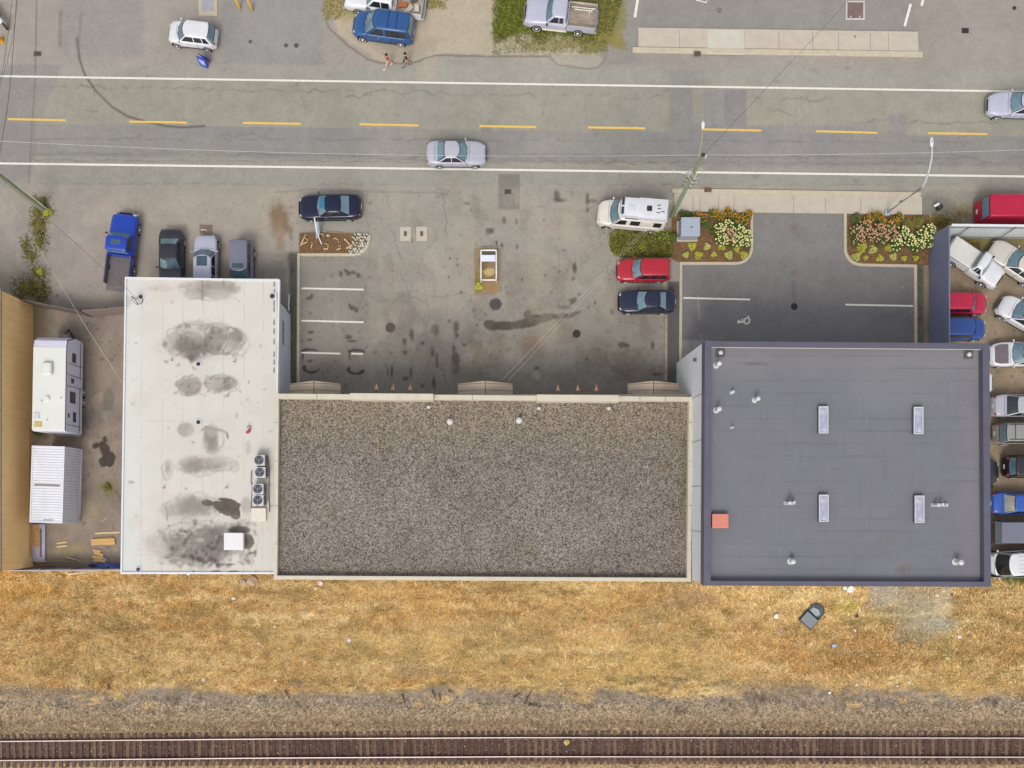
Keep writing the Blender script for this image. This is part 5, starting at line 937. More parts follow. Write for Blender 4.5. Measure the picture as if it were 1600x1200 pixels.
# condensers
fan_m = mat('fan_dark', (44, 42, 56), .6); un_m = mat('condenser_grey', (206, 202, 200), .5, 0, .05, 4)
def condenser(px, py, label, w_=.82, h_=.78):
    t = thing('air_conditioner', label, 'air conditioner', P(px, py, zw + .75) * Vector((1, 1, 0)) + Vector((0, 0, zw)), 0, 'condensers on the white roof')
    b = MB(); b.cham((0, 0, .42), (w_, h_, .7), .03); b.build('casing', un_m, t); b = MB(); b.cyl((0, 0, .772), .33, .012, 24); b.build('fan_well', fan_m, t)
    b = MB()
    for k in range(3): a = k * 2.094 + .5; b.add([(.05 * math.cos(a), .05 * math.sin(a), .792), (.3 * math.cos(a - .35), .3 * math.sin(a - .35), .788), (.31 * math.cos(a + .25), .31 * math.sin(a + .25), .80)], [(0, 1, 2)])
    b.cyl((0, 0, .786), .08, .03, 10); b.build('fan', mat('fan_blade', (110, 110, 132), .5), t)
    b = MB()
    for r in (.33, .22): b.tube([(r * math.cos(2 * math.pi * i / 20), r * math.sin(2 * math.pi * i / 20), .82) for i in range(21)], .008, 4)
    for k in range(4): a = k * math.pi / 4; b.tube([(-.33 * math.cos(a), -.33 * math.sin(a), .82), (.33 * math.cos(a), .33 * math.sin(a), .82)], .007, 4)
    b.build('grille', galm, t); b = MB()
    for k in range(9): b.box((w_ / 2 + .005, 0, .16 + k * .065), (.012, h_ - .1, .012))
    b.build('coil_fins', mat('coil_grey', (110, 106, 106), .6), t)
    b = MB()
    for s_ in (-1, 1): b.box((s_ * .3, 0, .035), (.07, h_ + .1, .07))
    b.build('feet', rub, t)
condenser(405, 719, 'topmost of the four fan condensers'); condenser(406, 738, 'second fan condenser from the top'); condenser(403, 764, 'third fan condenser, below the cable gap'); condenser(403, 781.5, 'lowest fan condenser, above the empty white curb')
t = thing('roof_curb', 'empty cream equipment curb below the condensers', 'curb', P(405, 804, zw)); b = MB(); b.cham((0, 0, .1), (1.1, .95, .2), .02); b.build('curb', mat('curb_cream', (224, 216, 202), .6, 0, .06, 3), t)
for (pts, l) in (([(418, 712), (421, 735), (420, 765), (421, 800)], 'grey refrigerant pipe run right of the condensers'), ([(393, 735), (392, 752), (394, 760), (392, 800)], 'grey refrigerant pipe run left of the condensers')):
    b = MB(); o0 = P(*pts[0], zw); b.tube([P(x, y, zw + .06) - o0 for x, y in pts], .03, 6); o_ = b.build('refrigerant_pipe', mat('pipe_grey', (120, 112, 108), .6)); o_.location = o0; put(o_, l, 'pipe', 'refrigerant pipes')
t = thing('torn_flag', 'red and white crumpled rag lying right of the T shaped stain', 'rag', P(388, 675, zw)); b = MB(); b.ell((0, 0, .06), (.2, .12, .06), 7, 4, .5); b.ell((.1, .2, .08), (.12, .14, .07), 6, 4); b.build('red_cloth', mat('rag_red', (176, 60, 84), .8, 0, .2, 8), t); b = MB(); b.ell((.05, .32, .12), (.16, .1, .1), 7, 4); b.build('grey_cloth', mat('rag_grey', (170, 160, 172), .8), t)
# service mast on the white roof
t = thing('service_mast', 'cable entry mast on the upper left corner of the white roof', 'mast', P(214, 468, zw)); b = MB(); b.cyl((0, 0, 0), .04, .9, 8); b.build('pipe', galm, t); b = MB(); b.tube([(0, 0, .85), (.12, -.1, 1.0), (.2, -.25, .7), (.1, -.35, .1)], .025, 6); b.tube([(0, 0, .85), (-.1, -.2, .6), (.05, -.4, .05), (.4, -.25, .03), (.45, .1, .03)], .02, 5); b.build('cable_loop', rub, t)
# sign lamps on the gravel building
cop = mat('copper_lamp_shade', (214, 156, 132), .4, .1, .1, 5)
for i, (x, y) in enumerate(((588, 606), (614, 607), (641, 607), (872, 608), (903, 608), (932, 608))):
    t = thing('sign_lamp', 'copper gooseneck lamp, %s over the %s raised parapet' % (('left one', 'middle one', 'right one')[i % 3], ('left', 'right')[i // 3]), 'lamp', P(x, y, 4.3), 0, 'gooseneck lamps along the front wall')
    b = MB(); n = 12; b.rings([[(q * math.cos(2 * math.pi * k / n), yy, q * math.sin(2 * math.pi * k / n)) for k in range(n)] for q, yy in ((.15, -.12), (.11, .04), (.05, .2), (.035, .32))]); b.build('shade', cop, t, smooth=30)
    yw = P(0, 627.5).y - t.location.y; b = MB(); b.tube([(0, .3, 0), (0, .36, .1), (0, .2, .26), (0, -.1, .3), (0, yw, .1)], .02, 6); b.build('arm', mat('lamp_arm_bronze', (120, 84, 66), .5), t)
for (x, y, l) in ((540, 607, 'grey meter box right of the left canopy'), (973, 610, 'grey meter box left of the right canopy'), (806, 609, 'grey meter box right of the middle canopy')):
    p = P(x, 623); t = thing('meter_box', l, 'box', p, 0, 'meter boxes on the front wall'); b = MB(); b.cham((0, 0, 1.3), (.45, .36, .9), .03); b.build('case', mat('meter_grey', (96, 96, 112), .6), t); b = MB(); b.cyl((0, 0, 0), .05, 3.4, 8); b.build('conduit', galm, t)
# ================================================================== STREET THINGS
def disc_cover(px, py, r, label, c, name='manhole_cover', ring=None, group='round covers set in the asphalt'):
    t = thing(name, label, 'manhole cover', P(px, py, .004), 0, group); b = MB(); b.cyl((0, 0, 0), r, .012, 24); b.build('lid', mat('lid_%d_%d_%d' % c, c, .7, .2, .2, 9, .3), t)
    b = MB(); n = 24; ro, ri = r * 1.22, r * 1.02; b.rings([[(q * math.cos(2 * math.pi * k / n), q * math.sin(2 * math.pi * k / n), zz) for k in range(n)] for q, zz in ((ro, 0), (ro, .008), (ri, .008), (ri, 0))], cap=False); b.build('rim', mat('rim_%d' % (ring or c)[0], ring or c, .8, 0, .1, 6), t)
disc_cover(447, 71, .18, 'left of two small covers in the side street', (96, 92, 92), ring=(165, 162, 166)); disc_cover(463, 71, .2, 'right of two small covers in the side street', (88, 84, 88), ring=(165, 162, 166))
disc_cover(610, 512, .32, 'rusty round cover below the parking stalls', (92, 78, 72)); disc_cover(901, 521.5, .26, 'dark round cover right of the long wet stain', (58, 46, 44)); disc_cover(838, 587, .36, 'pale round cover near the gravel roofed building', (150, 144, 128), ring=(130, 128, 112)); disc_cover(1241, 479, .22, 'black round cover in the driveway', (44, 42, 44)); disc_cover(933.5, 9.5, .14, 'tiny black cover near the top edge', (50, 48, 52)); disc_cover(1124, 16, .16, 'tiny grey cover near the stall arrow', (130, 126, 120), ring=(96, 92, 88)); disc_cover(1585, 12.5, .13, 'tiny dark cover in the upper right corner', (60, 56, 56)); disc_cover(391, 65, .12, 'tiny cover right of the blue sandwich board', (96, 94, 94))
def grate(px, py, w_, h_, label, c, z=.005, rz=0):
    t = thing('drain_grate', label, 'grate', P(px, py, z), R(rz), 'street drain grates'); b = MB(); b.box((0, 0, .006), (w_, h_, .012)); b.build('pit', mat('grate_pit', (52, 48, 46), .9), t)
    b = MB()
    for k in range(6): b.box((-w_ / 2 + w_ * (k + .5) / 6, 0, .02), (w_ / 12, h_, .014))
    b.build('bars', mat('grate_bar_%d' % c[0], c, .7, .2, .2, 8), t); b = MB()
    for s_ in (-1, 1): b.box((s_ * w_ / 2, 0, .012), (.04, h_ + .04, .024)); b.box((0, s_ * h_ / 2, .012), (w_ - .04, .04, .024))
    b.build('frame', mat('grate_bar_%d' % c[0], c), t)
grate(58.5, 84, .55, .33, 'brown street grate at the upper left', (112, 96, 84)); grate(793.5, 299.5, .5, .34, 'dark street grate in the square asphalt patch', (96, 94, 86)); grate(1508, 48, .5, .36, 'black grate right of the upper sidewalk', (62, 58, 54)); grate(1089.5, 84, .52, .36, 'brown grate in the upper kerb', (120, 104, 88), .155, -1); grate(1106, 297, .55, .3, 'brown grate in the lower kerb', (134, 108, 88), .155, -1)
for (x, l) in ((633.5, 'left'), (659, 'right')):
    t = thing('cement_pad', '%s of two square cement pads with small lids' % l, 'cement pad', P(x, 365.5), 0, 'square cement pads'); b = MB(); b.cham((0, 0, .02), (.86, 1.1, .05), .01); b.build('pad', slabm, t); b = MB(); b.cham((0, 0, .052), (.24, .4, .025), .008); b.build('lid', mat('lid_brown', (112, 100, 84), .7), t); b = MB(); b.box((0, .02, .068), (.09, .2, .01)); b.build('lid_label', mat('lid_dark', (76, 70, 64), .7), t)
t = thing('utility_vault', 'grey vault lid in a cement frame cut by the top edge', 'vault', P(325, 4)); b = MB(); b.cham((0, 0, .02), (1.45, 2.1, .05), .01); b.build('pad', mat('vault_pad', (190, 178, 154), .9, 0, .08, 3), t); b = MB(); b.cham((0, .06, .052), (.9, 1.5, .03), .01); b.build('lid', mat('vault_lid', (164, 162, 170), .6), t)
t = thing('utility_vault', 'brown square vault lid in a white frame', 'vault', P(1336, 16.5)); b = MB(); b.cham((0, 0, .02), (1.25, 1.25, .04), .01); b.build('lid', mat('vault_brown', (122, 102, 98), .8, 0, .15, 2.5), t); b = MB()
for s_ in (-1, 1): b.cham((s_ * .68, 0, .03), (.12, 1.48, .07), .01); b.cham((0, s_ * .68, .03), (1.24, .12, .07), .01)
b.build('frame', slabm2, t)
for s_ in (-1, 1): b = MB(); b.cyl((s_ * .36, -.5, .04), .06, .02, 10); b.build('bolt', whm, t)
t = thing('utility_pad', 'brown square pad in front of the silver wagon', 'pad', P(322, 358)); b = MB(); b.cham((0, 0, .01), (1.0, .68, .04), .01); b.build('pad', mat('pad_brown', (132, 112, 92), .9, 0, .15, 4), t)
t = thing('metal_hoop', 'white hoop standing in front of the silver wagon', 'hoop', P(322, 363)); b = MB(); b.tube([(-.2, 0, 0), (-.2, 0, .55), (.2, 0, .55), (.2, 0, 0)], .035, 6); b.build('hoop', whm, t)
t = thing('electrical_kiosk', 'pale blue grey electrical cabinet on a pad in the flower bed', 'cabinet', P(1073, 362.5)); b = MB(); b.cham((0, 0, .08), (1.6, 1.6, .16), .02); b.build('pad', slabm, t); b = MB(); b.cham((0, 0, .62), (1.4, 1.4, .95), .04); b.build('casing', mat('kiosk_grey', (164, 172, 184), .5, 0, .03, 2), t); b = MB(); b.cham((0, 0, 1.13), (1.46, 1.46, .08), .03); b.build('lid', mat('kiosk_lid', (168, 176, 188), .5, 0, .03, 2), t); b = MB(); b.cyl((.06, -.05, 1.17), .06, .03, 10); b.build('lock', rub, t)
# empty sign frame in its planter
t = thing('empty_sign_frame', 'empty white tube sign frame standing in the small brown planter', 'sign frame', P(763, 425)); wt_ = mat('white_tube', (236, 236, 238), .4)
zt_ = .55; A = [P(751.5, 391, zt_), P(775.5, 391, zt_), P(775.5, 437.5, zt_), P(751.5, 437.5, zt_)]; A = [a - t.location for a in A]
b = MB()
for i in range(4):
    p, q = A[i], A[(i + 1) % 4]; m_ = (p + q) / 2; dd = q - p; b.cham(m_, (dd.length + .1, .1, .1), .02, math.atan2(dd.y, dd.x))
b.build('top_frame', wt_, t)
for a in A: b = MB(); b.box((a.x, a.y, (zt_ - .06) / 2), (.09, .09, zt_ - .06)); b.build('leg', wt_, t)
b = MB(); b.cham((0, (A[0].y) - .62, zt_ + .02), (1.08, .5, .05), .01); b.build('panel', mat('pale_sign_panel', (226, 230, 244), .5, 0, .03, 2, sx=.2), t)
kerb([(742, 457), (741, 387), (783, 387), (783, 458)], .1, .06, mat('worn_kerb', (160, 148, 128)))
# bollards, blue sandwich board, bin
ylm = mat('bollard_yellow', (232, 178, 40), .5, 0, .1, 5)
for (x, y, l) in ((375, 13, 'left yellow bollard cut by the top edge'), (394, 15, 'right yellow bollard cut by the top edge')):
    t = thing('bollard', l, 'bollard', P(x, y), 0, 'yellow bollards'); b = MB(); b.lathe((0, 0, 0), [(.09, 0), (.09, 1.0), (.06, 1.06), (.01, 1.08)], 14); b.build('post', ylm, t, smooth=40); b = MB(); b.cyl((0, 0, 0), .16, .03, 14); b.build('base', mat('bollard_base', (130, 122, 110), .9), t)
t = thing('sandwich_board', 'bright blue sandwich board beside the white hatchback', 'sign', P(321, 99), R(-26)); bl_ = mat('board_blue', (40, 74, 190), .4, 0, .05, 4)
for s_ in (-1, 1): b = MB(); b.box((0, s_ * .2, .48), (.72, .03, .98), tilt=Matrix.Rotation(s_ * .2, 3, 'X')); b.build('panel', bl_, t)
def on_board(x, z, w_, h_, m, nm): b = MB(); b.box((x, -.222 + (z - .48) * .2 - 0, z), (w_, .012, h_), tilt=Matrix.Rotation(-.2, 3, 'X')); b.build(nm, m, t)
lt = mat('board_print', (196, 208, 246), .5)
on_board(0, .62, .5, .1, lt, 'print_band'); on_board(.02, .44, .5, .14, lt, 'print_band'); on_board(.05, .28, .44, .05, lt, 'print_band'); on_board(-.18, .2, .14, .12, mat('board_green', (30, 120, 96), .5), 'emblem')
t = thing('litter_bin', 'dark bin with a white propped lid beside the lower sidewalk end', 'bin', P(1465, 326)); b = MB(); b.cyl((0, 0, 0), .19, .4, 16, .22); b.build('bin_body', mat('bin_dark', (64, 60, 62), .7), t, smooth=30); b = MB(); b.cyl((0, 0, .4), .18, .02, 16); b.build('opening', rub, t); b = MB(); b.box((-.32, .12, .44), (.42, .18, .04), .5); b.box((-.3, .2, .47), (.3, .05, .05), .5); b.build('lid', wt_, t)
t = thing('traffic_cone', 'orange cone cut by the left edge near the motorcycle', 'cone', P(3, 64)); b = MB(); b.cyl((0, 0, .04), .2, .66, 16, .05); b.build('cone', mat('cone_orange', (236, 150, 24), .5), t, smooth=30); b = MB(); b.cham((0, 0, .02), (.5, .5, .05), .01); b.build('base', mat('cone_base', (150, 150, 96), .7), t)
# motorcycle at the left edge
t = thing('motorcycle', 'purple and white motorcycle cut by the left edge', 'motorcycle', P(4, 33) , R(-58)); pm_ = mat('moto_purple', (70, 60, 120), .3, 0, .15, 5, coat=.4)
for x in (-.62, .66):
    b = MB(); n = 20; prof = [(.22, -.05), (.31, -.05), (.31, .05), (.22, .05)]; b.rings([[(x + q * math.cos(2 * math.pi * i / n), y, .31 + q * math.sin(2 * math.pi * i / n)) for i in range(n)] for q, y in prof + prof[:1]], cap=False); w_o = b.build('wheel', tyre_m, t); b = MB(); b.cyl((x, -.02, .31), .23, .04, 18, axis='Y'); b.build('rim', rim_m, w_o)
b = MB(); b.ell((.12, 0, .82), (.32, .15, .16), 12, 7); b.build('tank', pm_, t, smooth=True); b = MB(); b.ell((-.38, 0, .82), (.36, .14, .07), 12, 6); b.build('seat', black_tr, t, smooth=True); b = MB(); b.cham((.05, 0, .5), (.5, .3, .36), .06); b.build('engine', galm, t); b = MB(); b.ell((.6, 0, .86), (.22, .24, .2), 10, 6); b.build('fairing', wt_, t, smooth=True); b = MB(); b.tube([(.42, -.38, .98), (.5, -.15, 1.04), (.5, .15, 1.04), (.42, .38, .98)], .02, 6); b.build('handlebar', rub, t); b = MB(); b.tube([(.5, 0, 1.0), (.66, 0, .31)], .04, 6); b.build('fork', galm, t); b = MB(); b.tube([(.0, -.18, .35), (-.8, -.2, .4)], .05, 8); b.build('exhaust', chrome, t); b = MB(); b.ell((-.75, 0, .9), (.2, .22, .16), 8, 5); b.build('top_case', pm_, t, smooth=True)
# street lamp
stl = mat('lamp_post_grey', (196, 196, 198), .45, .2, .05, 3); p0 = P(1384, 334)
t = thing('street_lamp', 'silver street lamp with long arm over the road rising from the right flower bed', 'street lamp', p0)
b = MB(); pts = [(0, 0, .3), (0, 0, 5.0)] + [P(1446, 283, 5.5) - p0, P(1452, 265, 6.1) - p0, P(1456, 245, 6.7) - p0, P(1456.5, 230, 7.1) - p0]; b.tube(pts, .10, 10, .045); b.build('pole', stl, t, smooth=40)
b = MB(); q = P(1456, 222, 7.2) - p0; b.ell(q, (.13, .36, .07), 12, 6); b.build('lamp_head', mat('lamp_head_white', (226, 226, 226), .4), t, smooth=True); b = MB(); b.ell(q + Vector((0, .05, .06)), (.05, .05, .03), 8, 4); b.build('photo_cell', rub, t); b = MB(); b.cham((0, 0, .15), (.42, .42, .3), .04); b.build('base', mat('lamp_base', (176, 186, 200), .5), t); b = MB(); b.box((.05, .12, 2.2), (.3, .03, .45)); b.build('small_sign', stl, t)
# utility poles
wood = mat('greenish_pole_wood', (138, 146, 112), .9, 0, .15, 3, sx=.3); arm_m = mat('olive_arm', (168, 164, 124), .6)
pb = P(1049, 339); ptop = P(1098.5, 242, 10.6); t = thing('utility_pole', 'greenish wooden utility pole with a long lamp arm behind the camper van', 'utility pole', pb)
T = ptop - pb; at = lambda z: T * (z / 10.6); b = MB(); b.tube([at(0), at(5), at(10.6)], .155, 12, .11); b.build('pole', wood, t, smooth=40); b = MB(); b.cyl(at(10.6), .135, .03, 12); b.build('pole_cap', rub, t)
b = MB(); b.tube([at(8.4) + Vector((.1, .1, 0)), P(1093, 240, 8.9) - pb, P(1097, 215, 9.2) - pb, P(1098, 203, 9.2) - pb], .045, 8); b.build('lamp_arm', arm_m, t, smooth=40); b = MB(); b.ell(P(1098.5, 195, 9.2) - pb, (.12, .28, .08), 12, 6); b.build('lamp_head', mat('lamp_head_white', 0), t, smooth=True)
b = MB(); b.tube([at(.2) + Vector((.24, -.02, 0)), at(8) + Vector((.2, -.02, 0))], .045, 6); b.build('conduit', mat('white_conduit', (222, 222, 214), .5), t)
for k, (z, r, dx) in enumerate(((7.6, .5, .15), (7.2, .42, -.1), (8.0, .36, .2))): b = MB(); c = at(z) + Vector((dx, 0, 0)); b.tube([c + Vector((r * math.cos(a * .42), r * math.sin(a * .42), .1 * math.sin(a))) for a in range(13)], .02, 5); b.build('cable_loop', mat('cable_grey', (188, 190, 190), .5) if k != 1 else wood, t)
for z in (5.6, 6.3, 6.9): b = MB(); b.tube([at(z) + Vector((-.35, .12, 0)), at(z) + Vector((.3, -.12, 0))], .03, 6); b.build('bracket', rub, t)
b = MB(); b.tube([at(7.6), P(1052, 268, 7.4) - pb], .02, 5); b.ell(P(1052, 268, 7.4) - pb, (.1, .1, .12), 8, 5); b.build('side_arm', whm, t)
b = MB(); b.cyl(at(10.2) + Vector((.22, 0, 0)), .06, .25, 8); b.build('insulator', whm, t)
pb2 = P(70, 329); t = thing('utility_pole', 'green stained utility pole leaning out of frame at the weed patch', 'utility pole', pb2); T2 = P(-76, 216, 10.4) - pb2; b = MB(); b.tube([(0, 0, 0), T2 * .5, T2], .18, 12, .13); b.build('pole', wood, t, smooth=40); b = MB(); b.tube([Vector((.2, .1, 0)), T2 * .35 + Vector((.2, .1, 0))], .05, 6); b.build('conduit', mat('white_conduit', 0), t)
top2 = pb2 + T2
def wire(label, pts, r=.02, dark=True, sag=0.0, n=14):
    if sag or len(pts) == 2:
        a, c = pts[0], pts[-1]; q = [a + (c - a) * (i / n) + Vector((0, 0, -sag * 4 * (i / n) * (1 - i / n))) for i in range(n + 1)]
    else: q = pts
    o0 = Vector(q[0]); b = MB(); b.tube([p - o0 for p in q], r, 5); o_ = b.build('overhead_wire', mat('wire_dark', (64, 60, 60), .6) if dark else mat('wire_light', (204, 202, 196), .5)); o_.location = o0; return put(o_, label, 'wire', 'overhead wires')
wire('pale wire running along the road between the two utility poles', [top2, ptop], .010, False, 1.0); wire('pale wire running right from the utility pole along the road', [ptop, P(1680, 231, 10.6)], .010, False, .3)
wire('dark wire crossing the road towards the top right', [ptop, P(1345, -20, 10)], .011, True, .3)
wire('left dark wire at the upper left corner', [P(20, -10, 8), P(16, 28, 8), P(11, 65, 8), P(6, 100, 8), P(-8, 160, 8)], .014); wire('middle dark wire at the upper left corner', [P(28, -5, 8), P(23, 38, 8), P(17, 72, 8), P(8, 108, 8), P(-5, 150, 8)], .011); wire('thick dark wire at the upper left corner', [P(26, -10, 8), P(24, 30, 8), P(21, 70, 8), P(18, 110, 8), P(12, 165, 8), P(0, 238, 8), P(-5, 270, 8)], .017)
wire('twisted service wire ending at the mast on the white roof', [pb2 + T2 * .7, P(214, 466, zw + 1)], .012, True, .5); wire('pale wire crossing the storage yard towards the white roof', [pb2 + T2 * .55 + Vector((-.3, 0, 0)), P(137, 515, 5.2), P(192, 600, 3.9)], .009, False)
wire('left of two service wires reaching the gravel roofed building', [at(7.0) + pb, P(784, 594, 3.3)], .006, False, .7); wire('right of two service wires reaching the gravel roofed building', [at(6.6) + pb, P(794, 595, 3.35)], .006, False, .7)
# ================================================================== PEOPLE
def skin_mesh(name, verts, edges, root, m, parent, sub=2):
    me = bpy.data.meshes.new(name); me.from_pydata([v[0] for v in verts], edges, []); o = bpy.data.objects.new(name, me); link(o)
    md = o.modifiers.new('skin', 'SKIN'); md.use_smooth_shade = True; sv = me.skin_vertices[0].data
    for i, v in enumerate(verts): sv[i].radius = v[1] if isinstance(v[1], tuple) else (v[1], v[1]); sv[i].use_root = (i == root)
    s_ = o.modifiers.new('sub', 'SUBSURF'); s_.levels = sub; s_.render_levels = sub
    dg = bpy.context.evaluated_depsgraph_get(); dg.update(); m2 = bpy.data.meshes.new_from_object(o.evaluated_get(dg)); m2.materials.clear(); m2.materials.append(m)
    bpy.data.objects.remove(o); o = bpy.data.objects.new(name, m2); link(o); o.parent = parent; return o
skin = mat('skin', (206, 160, 136), .6, 0, .05, 8)
def person(label, px, py, ang, top_c, leg_c, hair_c, stride=.3, h=1.0, shoe=(60, 50, 48), tag_='a', arm=.3):
    t = thing('person', label, 'person', P(px, py), R(ang)); s = stride
    J = {'pel': (0, 0, .95), 'sp': (.01, 0, 1.15), 'ch': (.02, 0, 1.33), 'nk': (.03, 0, 1.46), 'hd': (.05, 0, 1.56), 'ht': (.05, 0, 1.66)}
    V = [(J['pel'], (.13, .10)), (J['sp'], (.12, .09)), (J['ch'], (.14, .10)), (J['nk'], .05), (J['hd'], .085), (J['ht'], .075), ((.125, 0, 1.565), .022)]; E = [(0, 1), (1, 2), (2, 3), (3, 4), (4, 5), (4, 6)]
    def ad(p, r, k): V.append((p, r)); E.append((k, len(V) - 1)); return len(V) - 1
    legs = {}; arms = {}
    for sy, f in ((1, 1), (-1, -1)):
        hip = ad((0, sy * .09, .90), .085, 0); kn = ad((f * s * .45 + .04, sy * .10, .50), .055, hip); an = ad((f * s - (.05 if f < 0 else 0), sy * .10, .09 + (.05 if f < 0 else 0)), .036, kn); to = ad((f * s + .16, sy * .11, .035), .032, an); legs[sy] = (hip, kn, an, to)
        sh = ad((.02, sy * .18, 1.38), .055, 2); el = ad((-f * arm * .4 + .02, sy * .24, 1.12), .038, sh); wr = ad((-f * arm + .10, sy * .25, .90), .026, el); pa = ad((-f * arm + .12, sy * .25, .84), .030, wr); arms[sy] = (sh, el, wr)
        hx, hz_ = -f * arm + .13, .80
        for k in range(4): f1 = ad((hx + (k - 1.5) * .020, sy * .252, hz_ - .012), .0095, pa); ad((hx + (k - 1.5) * .022 + .008, sy * .245, hz_ - .06 - (.012 if k in (1, 2) else 0)), .008, f1)
        th = ad((hx + .035, sy * .235, hz_ + .03), .010, pa); ad((hx + .05, sy * .225, hz_ - .01), .009, th)
    skin_mesh('body', V, E, 0, skin, t)
    cl = mat('top_' + tag_, top_c, .85, 0, .12, 9); tr = mat('trousers_' + tag_, leg_c, .85, 0, .12, 9)
    g_ = lambda i: V[i][0]
    vt = [(g_(0), (.155, .12)), (g_(1), (.145, .11)), (g_(2), (.165, .12)), ((.025, 0, 1.42), .075)]; et = [(0, 1), (1, 2), (2, 3)]
    for sy in (1, -1): a, e_, w_ = [Vector(g_(i)) for i in arms[sy]]; k = len(vt); vt += [(tuple(a), .072), (tuple(a + (e_ - a) * .75), .058)]; et += [(2, k), (k, k + 1)]
    skin_mesh('shirt', vt, et, 0, cl, t)
    vl = [((0, 0, .98), (.14, .115)), ((0, 0, .92), (.14, .12))]; el_ = [(0, 1)]
    for sy in (1, -1): a, kq, an = [Vector(g_(i)) for i in legs[sy][:3]]; k = len(vl); vl += [(tuple(a), .105), (tuple(kq), .072), (tuple(kq + (an - kq) * .85), .055)]; el_ += [(1, k), (k, k + 1), (k + 1, k + 2)]
    skin_mesh('trousers', vl, el_, 0, tr, t)
    for sy in (1, -1): an, to = [Vector(g_(i)) for i in legs[sy][2:4]]; b = MB(); b.ell(tuple((an + to) / 2 + Vector((0, 0, -.03))), (.14, .05, .05), 10, 6); b.build('shoe', mat('shoe_' + tag_, shoe, .7), t, smooth=True)
    b = MB(); b.ell((.035, 0, 1.62), (.105, .092, .10), 12, 8); b.ell((-.03, 0, 1.56), (.06, .08, .10), 10, 6); b.build('hair', mat('hair_' + tag_, hair_c, .8, 0, .2, 12), t, smooth=True)
    for sy in (1, -1): b = MB(); b.ell((.128, sy * .032, 1.585), (.012, .013, .010), 6, 4); b.build('eye', rub, t); b = MB(); b.ell((.045, sy * .092, 1.565), (.022, .014, .032), 6, 4); b.build('ear', skin, t)
    b = MB(); b.box((.130, 0, 1.525), (.012, .045, .010)); b.build('mouth', mat('lips', (160, 80, 76), .6), t); t.scale = (h, h, h); return t
person('person in a red top and pale trousers walking by the blue minivan', 608, 104, 200, (176, 26, 56), (214, 176, 160), (44, 40, 34), .32, 1.0, (232, 222, 212), 'a', .25)
person('person in a black top and grey trousers with a dark bag', 636.5, 103, 185, (34, 28, 26), (150, 140, 126), (38, 30, 26), .26, 1.02, (46, 40, 36), 'b', .22)
t = thing('tote_bag', 'dark bag held low by the walker in black', 'bag', P(634, 101.5) ); b = MB(); b.cham((0, 0, .52), (.32, .14, .34), .04, .4); b.build('pouch', mat('bag_dark', (58, 50, 44), .8), t); b = MB(); b.tube([(-.1, 0, .68), (-.06, 0, .84), (.06, 0, .84), (.1, 0, .68)], .012, 5); b.build('handle', rub, t)
# ================================================================== TRACK
rail_y = lambda x, o: float(np.interp(x, [-60, 0, 400, 800, 1200, 1660], [1159, 1158.6, 1154.8, 1152.6, 1152.8, 1153.4])) + o
slm = [mat('sleeper_%d' % i, c, .95, 0, .25, 5, .4, sx=1) for i, c in enumerate(((92, 74, 66), (104, 82, 72), (82, 62, 56), (116, 94, 78)))]
b = MB(); b.cham((0, 0, 0), (.25, 2.55, .18), .015); sproto = b.build('railway_sleeper', slm[0]); meshes = [sproto.data]
for m_ in slm[1:]: me = sproto.data.copy(); me.materials[0] = m_; meshes.append(me)
x = -42; i = 0; q = random.Random(5)
while x < 1650:
    o_ = sproto if i == 0 else sproto.copy()
    if i: link(o_)
    o_.data = meshes[q.randrange(4)]; p = P(x, rail_y(x, 15.2), .27); o_.location = p; o_.rotation_euler = (0, 0, q.uniform(-.03, .03)); tag(o_, 'rust brown wooden sleeper under the shiny rails', 'sleeper', 'sleepers under the rails'); x += 10.45 + q.uniform(-.8, .8); i += 1
rtop = mat('polished_rail_top', (236, 210, 202), .35, .2, .03, 2); rrust = mat('rail_rust', (84, 56, 48), .9, 0, .2, 6)
for off, l in ((0, 'upper'), (29.8, 'lower')):
    xs_ = list(range(-60, 1661, 40)); pts = [P(x, rail_y(x, off), .50) for x in xs_]; o0 = pts[0].copy(); t = thing('rail', 'the %s of the two shiny steel rails' % l, 'rail', (o0.x, o0.y, 0), 0, 'the two rails')
    def prof(w0, z0, w1, z1):
        b = MB(); b.rings([[(p.x - o0.x, p.y - o0.y - w0, z0), (p.x - o0.x, p.y - o0.y + w0, z0), (p.x - o0.x, p.y - o0.y + w1, z1), (p.x - o0.x, p.y - o0.y - w1, z1)] for p in pts]); return b
    prof(.075, .362, .06, .385).build('foot', rrust, t); prof(.012, .385, .012, .47).build('web', rrust, t); prof(.037, .47, .036, .508).build('head', rtop, t)
